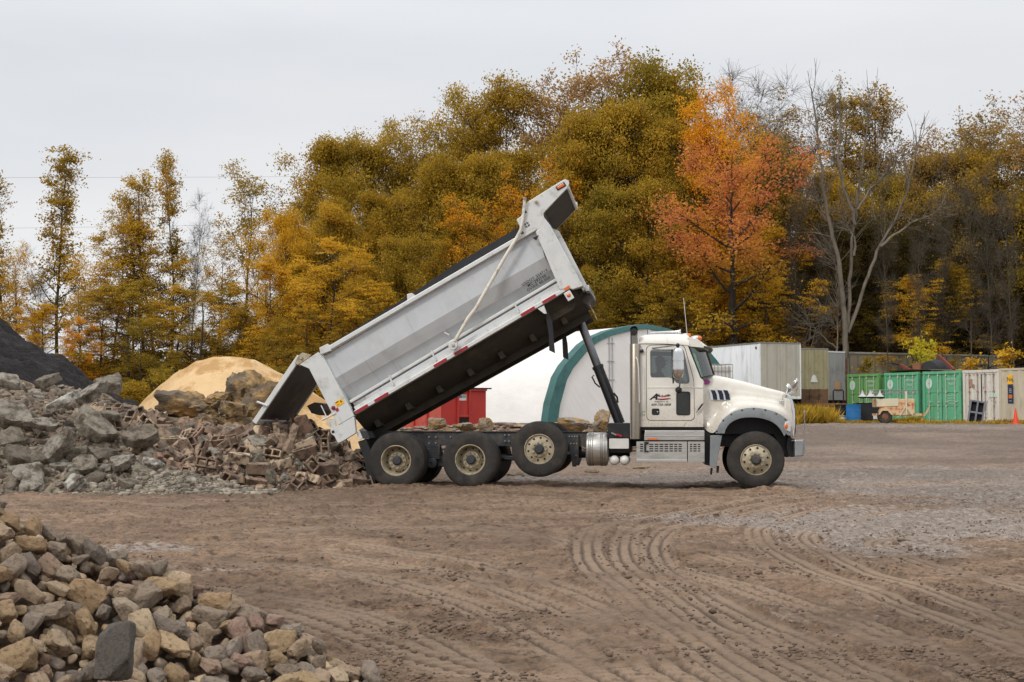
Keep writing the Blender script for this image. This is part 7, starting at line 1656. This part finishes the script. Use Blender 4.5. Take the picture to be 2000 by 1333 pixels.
kind('shrub', 2, H=4.5, base=.05, R_=2.6, shape='oval', nprim=18, nsec=5, leaves=7000, lsize=.17, clump=.6, trunk_r=.07, angle=(.2, 1.2), twign=3)
kind('maple', 1, H=14, base=.34, R_=5.6, shape='spread', nprim=17, nsec=7, leaves=16000, lsize=.125, clump=.60, trunk_r=.34, angle=(.25, 1.1), wob=.10)
kind('sapling', 1, H=4.2, base=.35, R_=.5, shape='column', nprim=12, nsec=4, leaves=900, lsize=.15, clump=.3, trunk_r=.04, angle=(.5, 1.1), twign=2)
TREE_N = 0
def plant(px, top, Y, kd, col, wide=1.0, label='', bark=None, base=None, group=None, variant=None, name=None):
    """tree at photo column px whose top reaches row top, standing at distance Y"""
    global TREE_N
    TREE_N += 1; i = variant if variant is not None else TREE_N; vs = KINDS[kd]; tme, lme = vs[i % len(vs)]; H0 = KINDS[kd + '_H'][i % len(vs)]
    q = at(px, 700, Y); gz = yard(Y) - .1; H = at(px, top, Y).z - gz; s = H / H0
    nm = name or ('shrub' if kd in ('shrub', 'sapling') else 'tree')
    root = empty(nm, (q.x, Y, gz), random.uniform(0, 6.28)); root.scale = (s * wide, s * wide, s)
    t = bpy.data.objects.new('trunk', tme); COL.objects.link(t); t.parent = root
    if not tme.materials: tme.materials.append(M_bark)
    t.material_slots[0].link = 'OBJECT'; t.material_slots[0].material = bark or M_bark
    if lme:
        c = bpy.data.objects.new('crown', lme); COL.objects.link(c); c.parent = root
        if not lme.materials: lme.materials.append(LM['olive'])
        c.material_slots[0].link = 'OBJECT'; c.material_slots[0].material = LM[col]
    tag(root, label, 'shrub' if nm == 'shrub' else 'tree', group); return root
# --- skyline of the big wood, left to right
for a in [
    (640, 268, 96, 'broad', 'olive', .9, 'olive tree at the left shoulder of the big wood'),
    (605, 385, 92, 'broad', 'olive', .8, 'lower olive tree leaning out at the left end of the big wood'),
    (715, 262, 98, 'broad', 'olive', .9, 'yellow-green tree second from the left on the wood skyline'),
    (790, 238, 100, 'spread', 'olive', .8, 'olive tree before the skyline notch'),
    (845, 182, 102, 'thin', 'olive', 1.1, 'open olive treetop standing out left of the umbrella crowns'),
    (925, 172, 100, 'spread', 'olive', .85, 'flat-topped olive tree left of the skyline middle'),
    (1000, 166, 99, 'spread', 'mixed', .85, 'open-crowned amber tree on the skyline above the raised bed'),
    (1075, 130, 97, 'thin', 'rust', 1.1, 'thin rusty tree with bare twigs left of the highest tree'),
    (1130, 92, 98, 'thin', 'rust', 1.2, 'tall sparse russet tree, left of the two highest tops'), (1190, 80, 97, 'thin', 'rust', 1.2, 'highest sparse russet tree of the wood'),
    (1275, 116, 95, 'broad', 'green', .85, 'dense round green-brown tree right of the highest one'),
    (1330, 170, 97, 'broad', 'olive', .7, 'olive tree wedged behind the orange crown'),
    (1400, 120, 104, 'bare', None, 1.1, 'bare grey tree behind the orange crown'), (1470, 128, 103, 'bare', None, 1.1, 'bare grey twiggy tree right of the orange crown'),
    (1530, 150, 102, 'bare', None, 1.2, 'bare grey-brown tree on the skyline right of the orange crown'), (1580, 185, 100, 'bare', None, 1.1, 'bare tree left of the tall poplar-like tops'),
    (1500, 175, 100, 'thin', 'brown', 1.2, 'brown thin tree between the bare skyline trees'),
    (1612, 168, 96, 'column', 'mixed', 1.1, 'orange-tipped column tree, left of the tall tops at right'), (1665, 152, 96, 'thin', 'brown', .8, 'tall open brown tree of the right skyline'),
    (1715, 158, 97, 'thin', 'brown', .8, 'second tall open brown tree of the right skyline'), (1755, 176, 97, 'column', 'brown', 1.1, 'brown column tree at the drop of the right skyline'),
    (1800, 250, 98, 'thin', 'rust', 1.1, 'sparse rusty tree in the dip of the right skyline'), (1860, 225, 97, 'thin', 'brown', 1.3, 'open brown tree right of the skyline dip'),
    (1920, 218, 95, 'thin', 'brown', 1.3, 'open brown tree near the right picture edge'), (1975, 190, 92, 'thin', 'brown', 1.3, 'sparse tree with dark limbs at the right picture edge'), (2060, 120, 85, 'thin', 'rust', 1.1, 'rusty branch tips reaching in at the right picture edge'),
    ]: plant(*a, bark=M_barkm if a[3] in ('bare', 'thin') else None)
# --- second row, filling the face of the wood
row2 = [(580, 480, 88, 'olive'), (655, 400, 88, 'amber'), (730, 370, 90, 'mixed'), (800, 335, 91, 'olive'), (870, 300, 91, 'mixed'), (945, 300, 91, 'olive'), (1010, 290, 90, 'mixed'), (1085, 250, 90, 'mixed'), (1150, 215, 90, 'olive'), (1215, 200, 90, 'olive'), (1290, 230, 90, 'olive'), (1345, 290, 91, 'green'),
        (1480, 260, 93, 'brown'), (1550, 310, 92, 'olive'), (1620, 330, 92, 'brown'), (1690, 350, 92, 'olive'), (1760, 330, 92, 'green'), (1830, 300, 91, 'brown'), (1900, 290, 90, 'olive'), (1970, 280, 89, 'brown'), (2050, 260, 88, 'green')]
ordn = ['first', 'second', 'third', 'fourth', 'fifth', 'sixth', 'seventh', 'eighth', 'ninth', 'tenth', 'eleventh', 'twelfth', 'thirteenth', 'fourteenth', 'fifteenth', 'sixteenth', 'seventeenth', 'eighteenth', 'nineteenth', 'twentieth', 'last']
colw = dict(olive='olive', amber='amber', mixed='amber and olive', green='dark green', brown='brown', gold='golden', rust='rusty', dark='dark', orange='orange')
for i, (px, top, Y, c) in enumerate(row2): plant(px, top, Y, 'broad', c, .85, '%s tree under the skyline, %s from left in the upper middle row' % (colw[c], ordn[i]))
row3 = [(690, 500, 84, 'amber', 'broad'), (770, 460, 85, 'olive', 'broad'), (850, 430, 85, 'mixed', 'broad'), (930, 400, 85, 'mixed', 'thin'), (1000, 420, 85, 'brown', 'bare'), (1060, 390, 85, 'mixed', 'broad'), (1130, 370, 84, 'olive', 'broad'), (1200, 360, 84, 'green', 'broad'), (1265, 350, 84, 'olive', 'broad'),
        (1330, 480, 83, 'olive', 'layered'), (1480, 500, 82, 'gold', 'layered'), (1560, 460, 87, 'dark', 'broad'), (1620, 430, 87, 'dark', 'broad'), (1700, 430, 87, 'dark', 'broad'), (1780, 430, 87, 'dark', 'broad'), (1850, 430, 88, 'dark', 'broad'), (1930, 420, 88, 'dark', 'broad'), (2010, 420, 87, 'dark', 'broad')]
for i, (px, top, Y, c, kd) in enumerate(row3): plant(px, top, Y, kd, c, .9, '%s low tree, %s from left in the lower middle row' % (colw[c], ordn[i]), bark=M_barkm if kd in ('bare', 'thin') else None)
# --- the trees one can tell apart in front of the wood
plant(1385, 165, 86, 'spread', 'orange', .85, 'vivid orange-gold tree crown right of the middle')
plant(1440, 275, 80, 'maple', 'red', 1.3, 'red-orange tree with dark forked trunk behind the cab', variant=0)
plant(1500, 440, 80.5, 'layered', 'gold', .75, 'tree of flat yellow branches left of the bare forked tree'); plant(1385, 520, 80.5, 'layered', 'gold', .7, 'low tree of flat golden branches behind the truck cab')
plant(1330, 560, 80, 'layered', 'olive', .8, 'low layered olive tree above the tent end'); plant(1240, 540, 82, 'layered', 'olive', .9, 'low olive tree above the white tent'); plant(1150, 520, 82, 'broad', 'olive', .7, 'low olive tree beside the cab shield')
plant(1780, 540, 81, 'layered', 'gold', .9, 'low layered yellow tree above the container row'); plant(1850, 500, 83, 'layered', 'mixed', .8, 'layered amber tree above the long grey trailer'); plant(1600, 560, 83, 'layered', 'rust', .8, 'low rusty layered tree left of the bare forked trunk'); plant(1700, 600, 86, 'layered', 'green', .9, 'low dark green layered tree behind the long grey trailer'); plant(1930, 560, 84, 'layered', 'dark', .9, 'dark low layered tree at the right edge')
plant(640, 470, 80, 'layered', 'gold', 1.0, 'golden tree above the tailgate, right one of the golden group'); plant(560, 405, 86, 'broad', 'gold', .75, 'golden tree left of the big wood'); plant(520, 500, 84, 'layered', 'gold', .9, 'golden layered tree above the sand heap'); plant(600, 600, 78, 'layered', 'mixed', 1.0, 'low golden tree right behind the sand heap'); plant(700, 590, 79, 'layered', 'mixed', .9, 'low amber tree behind the tailgate corner'); plant(760, 560, 82, 'broad', 'olive', .7, 'low olive tree behind the raised bed')
for (px, top, Y, w, lab) in ((900, 380, 84, .7, 'orange patch tree left of the tarp arm'), (1000, 330, 86, .7, 'orange-leaved tree above the raised bed'), (1090, 300, 88, .6, 'orange-pink tree above the cab shield')): plant(px, top, Y, 'thin', 'orange', w * 1.5, lab, bark=M_barkm)
# --- left part: thin tall trees over a low wood
for a in [
    (15, 335, 92, 'column', 'mixed', 1.0, 'reddish narrow tree at the left picture edge'), (30, 470, 90, 'thin', 'gold', .9, 'low golden tree at the left picture edge'),
    (120, 290, 95, 'column', 'mixed', 1.15, 'tall sparse reddish tree, highest near the left edge'), (85, 480, 96, 'bare', None, .8, 'thin bare tree left of the tall reddish one'),
    (215, 375, 93, 'thin', 'amber', 1.1, 'amber tree left in the cluster left of the tallest spire'), (258, 345, 94, 'thin', 'amber', .9, 'amber column tree in the left cluster'), (300, 340, 93, 'column', 'amber', 1.2, 'orange-brown column tree in the left cluster'),
    (338, 292, 94, 'column', 'mixed', .85, 'narrow pointed spire tree of the left cluster'), (370, 370, 96, 'bare', None, .7, 'thin bare tree right of the spire tree'), (285, 430, 92, 'layered', 'amber', .9, 'dense amber tree in the middle of the left cluster'),
    (165, 480, 90, 'thin', 'gold', 1.2, 'open golden tree between the two left tall trees'), (480, 312, 96, 'thin', 'olive', 1.25, 'tall open olive tree left of the golden group'), (425, 430, 93, 'thin', 'amber', 1.0, 'olive tree below the open tall one'), (500, 430, 92, 'thin', 'gold', 1.0, 'open golden tree beside the golden group'),
    (250, 540, 88, 'layered', 'olive', 1.1, 'green-gold round tree in the lower left wood'), (340, 560, 88, 'layered', 'amber', 1.1, 'olive round tree above the sand heap left flank'), (190, 560, 90, 'layered', 'amber', 1.0, 'olive tree behind the black earth heap'), (90, 590, 88, 'layered', 'gold', 1.0, 'yellow bushy tree over the black earth heap'), (20, 600, 90, 'layered', 'gold', .9, 'yellow bushy tree at the left edge over the black heap'),
    (420, 560, 90, 'layered', 'olive', 1.0, 'dark green tree right of the lower left wood'), (470, 600, 86, 'broad', 'olive', .8, 'olive tree right behind the sand heap top'), (150, 620, 86, 'layered', 'orange', .7, 'low orange tree behind the flank of the black heap'), (280, 620, 84, 'layered', 'green', .9, 'low green tree behind the rubble'), (380, 630, 84, 'layered', 'olive', .9, 'low olive tree left of the sand heap top'), (540, 620, 80, 'broad', 'mixed', .8, 'low mixed tree between sand heap and tailgate'),
    ]: plant(*a, bark=M_barkm if a[3] in ('bare', 'thin', 'column') else None)
for a in [(-60, 400, 92, 'thin', 'amber', 1.0, 'open amber tree beyond the left picture edge, nearest to it'), (-150, 350, 95, 'column', 'mixed', 1.1, 'narrow tree, second beyond the left picture edge'), (-240, 420, 93, 'layered', 'olive', 1.2, 'layered olive tree, third beyond the left picture edge'), (-340, 380, 96, 'thin', 'gold', 1.1, 'open golden tree, fourth beyond the left picture edge'), (-450, 400, 95, 'broad', 'olive', .8, 'olive tree, fifth beyond the left picture edge'), (-560, 420, 96, 'layered', 'amber', 1.2, 'amber tree, sixth beyond the left picture edge'),
          (2120, 200, 90, 'broad', 'brown', .9, 'brown tree beyond the right picture edge, nearest to it'), (2220, 220, 92, 'broad', 'olive', .9, 'olive tree, second beyond the right picture edge'), (2330, 240, 92, 'broad', 'mixed', .9, 'amber tree, third beyond the right picture edge')]: plant(*a)
slim = [(1548, 330, 80), (1612, 380, 80), (1735, 330, 80), (1790, 380, 79.5), (1838, 300, 82), (1893, 270, 81), (1940, 340, 80), (1985, 300, 79.5)]
for i, (px, top, Y) in enumerate(slim): plant(px, top, Y, 'bare', None, .6, 'slim pale leafless trunk before the right wood, %s from the left' % ordn[i], bark=M_barkm, group='slim bare trees')
# --- pale bare tree with several stems at right
T = Tree(77); r = T.r
def bt(px, py): q = at(px, py, 79.0); return np.array([q.x, 79.0, q.z])
def stem(pts, r0, r1, n=7, dy=0.0):
    P = [bt(*p) + np.array([0, dy * i / len(pts), 0]) for i, p in enumerate(pts)]; t = np.linspace(0, 1, len(P)); tt = np.linspace(0, 1, len(P) * 3)
    Q = np.stack([np.interp(tt, t, [p[k] for p in P]) for k in range(3)], 1); Q[1:-1] += r.normal(size=(len(Q) - 2, 3)) * .03
    T.tube(Q, np.linspace(r0, r1, len(Q)), n); return Q
qs = [stem([(1652, 700), (1651, 640), (1646, 590), (1640, 540), (1628, 480), (1618, 440), (1606, 390), (1598, 330), (1592, 270), (1584, 215), (1578, 180)], .19, .03, dy=-1),
      stem([(1653, 640), (1660, 600), (1662, 540), (1664, 480), (1672, 430), (1678, 380), (1686, 320), (1694, 270), (1703, 220), (1708, 190)], .13, .025, dy=.5),
      stem([(1656, 650), (1680, 590), (1700, 530), (1720, 480), (1745, 440), (1762, 410), (1778, 370), (1790, 325), (1802, 275), (1810, 235)], .12, .02, dy=1),
      stem([(1720, 482), (1750, 455), (1790, 430), (1820, 420), (1845, 400)], .10, .02), stem([(1670, 440), (1660, 400), (1645, 360), (1638, 310), (1642, 250), (1640, 200)], .11, .03),
      stem([(1676, 410), (1700, 370), (1725, 345), (1745, 315)], .09, .02), stem([(1612, 430), (1598, 395), (1580, 370)], .07, .02), stem([(1640, 560), (1632, 520), (1625, 480)], .06, .02), stem([(1668, 500), (1672, 470), (1655, 440), (1640, 410)], .08, .02),
      stem([(1634, 690), (1636, 650), (1637, 600), (1640, 560)], .05, .02), stem([(1633, 680), (1605, 655), (1590, 640), (1575, 632)], .035, .012), stem([(1636, 640), (1620, 625)], .03, .01)]
for Q in qs:
    for _ in range(26):
        f = r.uniform(.35, 1) * (len(Q) - 1); i = min(int(f), len(Q) - 2); q = Q[i]; dd = Q[i+1] - Q[i]; dd /= np.linalg.norm(dd)
        W, _ = T.limb(q, dd + r.normal(size=3) * .55, r.uniform(.8, 2.6), .03, .008, 4, .12, n=3)
        for _ in range(3): T.limb(W[r.integers(1, 4)], (W[-1] - W[0]) + r.normal(size=3) * .5, r.uniform(.4, 1.2), .012, .005, 2, .1, n=3)
V = np.concatenate(T.tv); F = np.concatenate(T.tf); o = npmesh('bare_tree', V, F, M_barkp, None, True); tag(o, 'pale bare tree with several bent stems above the trailers', 'tree')
# --- dead snag at left, shrubs and saplings
T = Tree(79); T.limb((0, 0, -.2), (.12, 0, 1), 7.5, .12, .04, 9, .07, n=7); T.limb((.5, 0, 4.6), (.6, .1, 1), 2.0, .05, .02, 4, .15); T.limb((.4, 0, 3.6), (-.6, .1, 1), 1.5, .04, .015, 4, .15); o = npmesh('dead_trunk', np.concatenate(T.tv), np.concatenate(T.tf), M_bark, None, True); q = at(378, 700, 82); o.location = (q.x, 82, yard(82)); tag(o, 'dark leaning dead trunk between the left cluster and the olive trees', 'tree')
for (px, top, Y, kd, c, w, lab) in [(1795, 648, 73, 'sapling', 'yellow', 1.3, 'bright yellow sapling above the long grey trailer'), (1818, 672, 74, 'sapling', 'yellow', 1.3, 'small yellow shoot right of the bright sapling'), (1975, 670, 74, 'sapling', 'gold', 1.6, 'yellow shrub above the cream container'),
        (1700, 688, 74.5, 'sapling', 'green', 1.2, 'small green shoot before the long grey trailer'), (1905, 690, 73, 'sapling', 'gold', 1.6, 'thin brown-gold shoot before the long grey trailer')]: 
    o = plant(px, top, Y + 2.5, kd, c, w * .7, lab, bark=M_barkm); 
shr = [(-30, 82), (60, 80), (130, 79), (200, 80), (260, 78), (320, 79), (385, 78), (440, 77), (500, 78), (560, 77), (620, 77), (690, 79), (760, 80), (1330, 79), (1400, 79), (1450, 80), (1520, 81)]
for i, (px, Y) in enumerate(shr): plant(px, 712 + (i * 37) % 30, Y, 'shrub', ['olive', 'green', 'gold', 'dark'][i % 4], 1.2, ['olive', 'green', 'golden', 'dark'][i % 4] + ' undergrowth shrub at the foot of the wood, %s from the left' % (ordn[i]))
# --- depth of the wood: one mass of trunks and leaves nobody could count
def deep_wood():
    r = np.random.default_rng(5); T = Tree(99)
    for _ in range(230):
        Y = r.uniform(100, 132); X = r.uniform(-42, 60) * Y / 100; T.limb((X, Y, .5), (r.normal() * .04, r.normal() * .04, 1), r.uniform(9, 15) if X / Y > -.17 else r.uniform(3, 4.5), .2, .06, 5, .03, n=5)
    V = np.concatenate(T.tv); F = np.concatenate(T.tf); o = npmesh('wood_trunks', V, F, M_bark, None, True); tag(o, 'dark trunks deep inside the wood', 'wood', kind='stuff')
    N = 190000; Y = r.uniform(98, 134, N); sx = r.uniform(-.50, .50, N); X = sx * Y
    top = np.interp(sx, [-.5, -.24, -.17, -.12, .0, .1, .5], [4.0, 5.0, 8, 11, 14, 14, 13]); top = top * (.75 + .5 * vnoise(X * .15, Y * .15, 3))
    Z = .5 + top * r.uniform(0, 1, N) ** .9; ctr = np.stack([X, Y, Z], 1); keep = vnoise(X * .35 + Z * .2, Z * .45 + Y * .1, 9) > .3; ctr = ctr[keep]; n = len(ctr)
    a = r.normal(size=(n, 3)); a /= np.linalg.norm(a, axis=1)[:, None]; b = np.cross(a, r.normal(size=(n, 3))); b /= np.linalg.norm(b, axis=1)[:, None]; sz = r.uniform(.16, .34, n)[:, None]
    LV = np.stack([ctr - a*sz, ctr + b*sz*.7, ctr + a*sz, ctr - b*sz*.7], 1).reshape(-1, 3)
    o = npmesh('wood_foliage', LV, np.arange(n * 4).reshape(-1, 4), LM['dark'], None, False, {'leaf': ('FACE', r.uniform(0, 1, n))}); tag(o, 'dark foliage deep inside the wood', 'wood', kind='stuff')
deep_wood()
# --- weeds along the trailers and containers
def weeds():
    r = np.random.default_rng(15); N = 26000; P = []
    def patch(px0, px1, Y0, Y1, n, h): 
        px = r.uniform(px0, px1, n); Y = r.uniform(Y0, Y1, n); return np.stack([(px - 1000) / FP * Y, Y, np.full(n, h) * r.uniform(.35, 1.2, n)], 1)
    P = np.concatenate([patch(1545, 1628, 61, 66, 8000, .62), patch(1628, 1760, 64.5, 66.5, 2200, .16), patch(1640, 1700, 62, 64.5, 900, .12), patch(1735, 1800, 63, 66, 1200, .3), patch(1750, 2010, 61.2, 63.2, 3200, .16), patch(1440, 1560, 60, 65, 4000, .45), patch(1560, 1630, 66, 70, 2500, .8)])
    n = len(P); P[:,2] *= .35 + 1.2 * vnoise(P[:,0] * 1.6, P[:,1] * 1.6, 4); z = np.array([yard(y) for y in P[:,1]]) - .02; base = np.stack([P[:,0], P[:,1], z], 1); d = r.normal(size=(n, 3)) * .35; d[:,2] = 1; d *= P[:,2][:, None]; s = r.normal(size=(n, 3)); s[:,2] = 0; s /= np.linalg.norm(s, axis=1)[:, None]; s *= r.uniform(.008, .020, n)[:, None]
    mid = base + d * .6 + r.normal(size=(n, 3)) * .03
    LV = np.stack([base - s, base + s, mid + s * .8, base + d], 1); LV[:, 3] -= 0; LV = LV.reshape(-1, 3)
    k = np.arange(n) * 4; F = np.stack([k, k + 1, k + 2, k + 3], 1)
    o = npmesh('weeds', LV, F, leafmat('weed_leaves', [(.16,.14,.03), (.42,.28,.04), (.60,.38,.05), (.38,.33,.07)]), None, False, {'leaf': ('FACE', r.uniform(0, 1, n))}); tag(o, 'yellow weeds growing along the drums and containers', 'weeds', kind='stuff')
weeds()
bpy.context.view_layer.update()
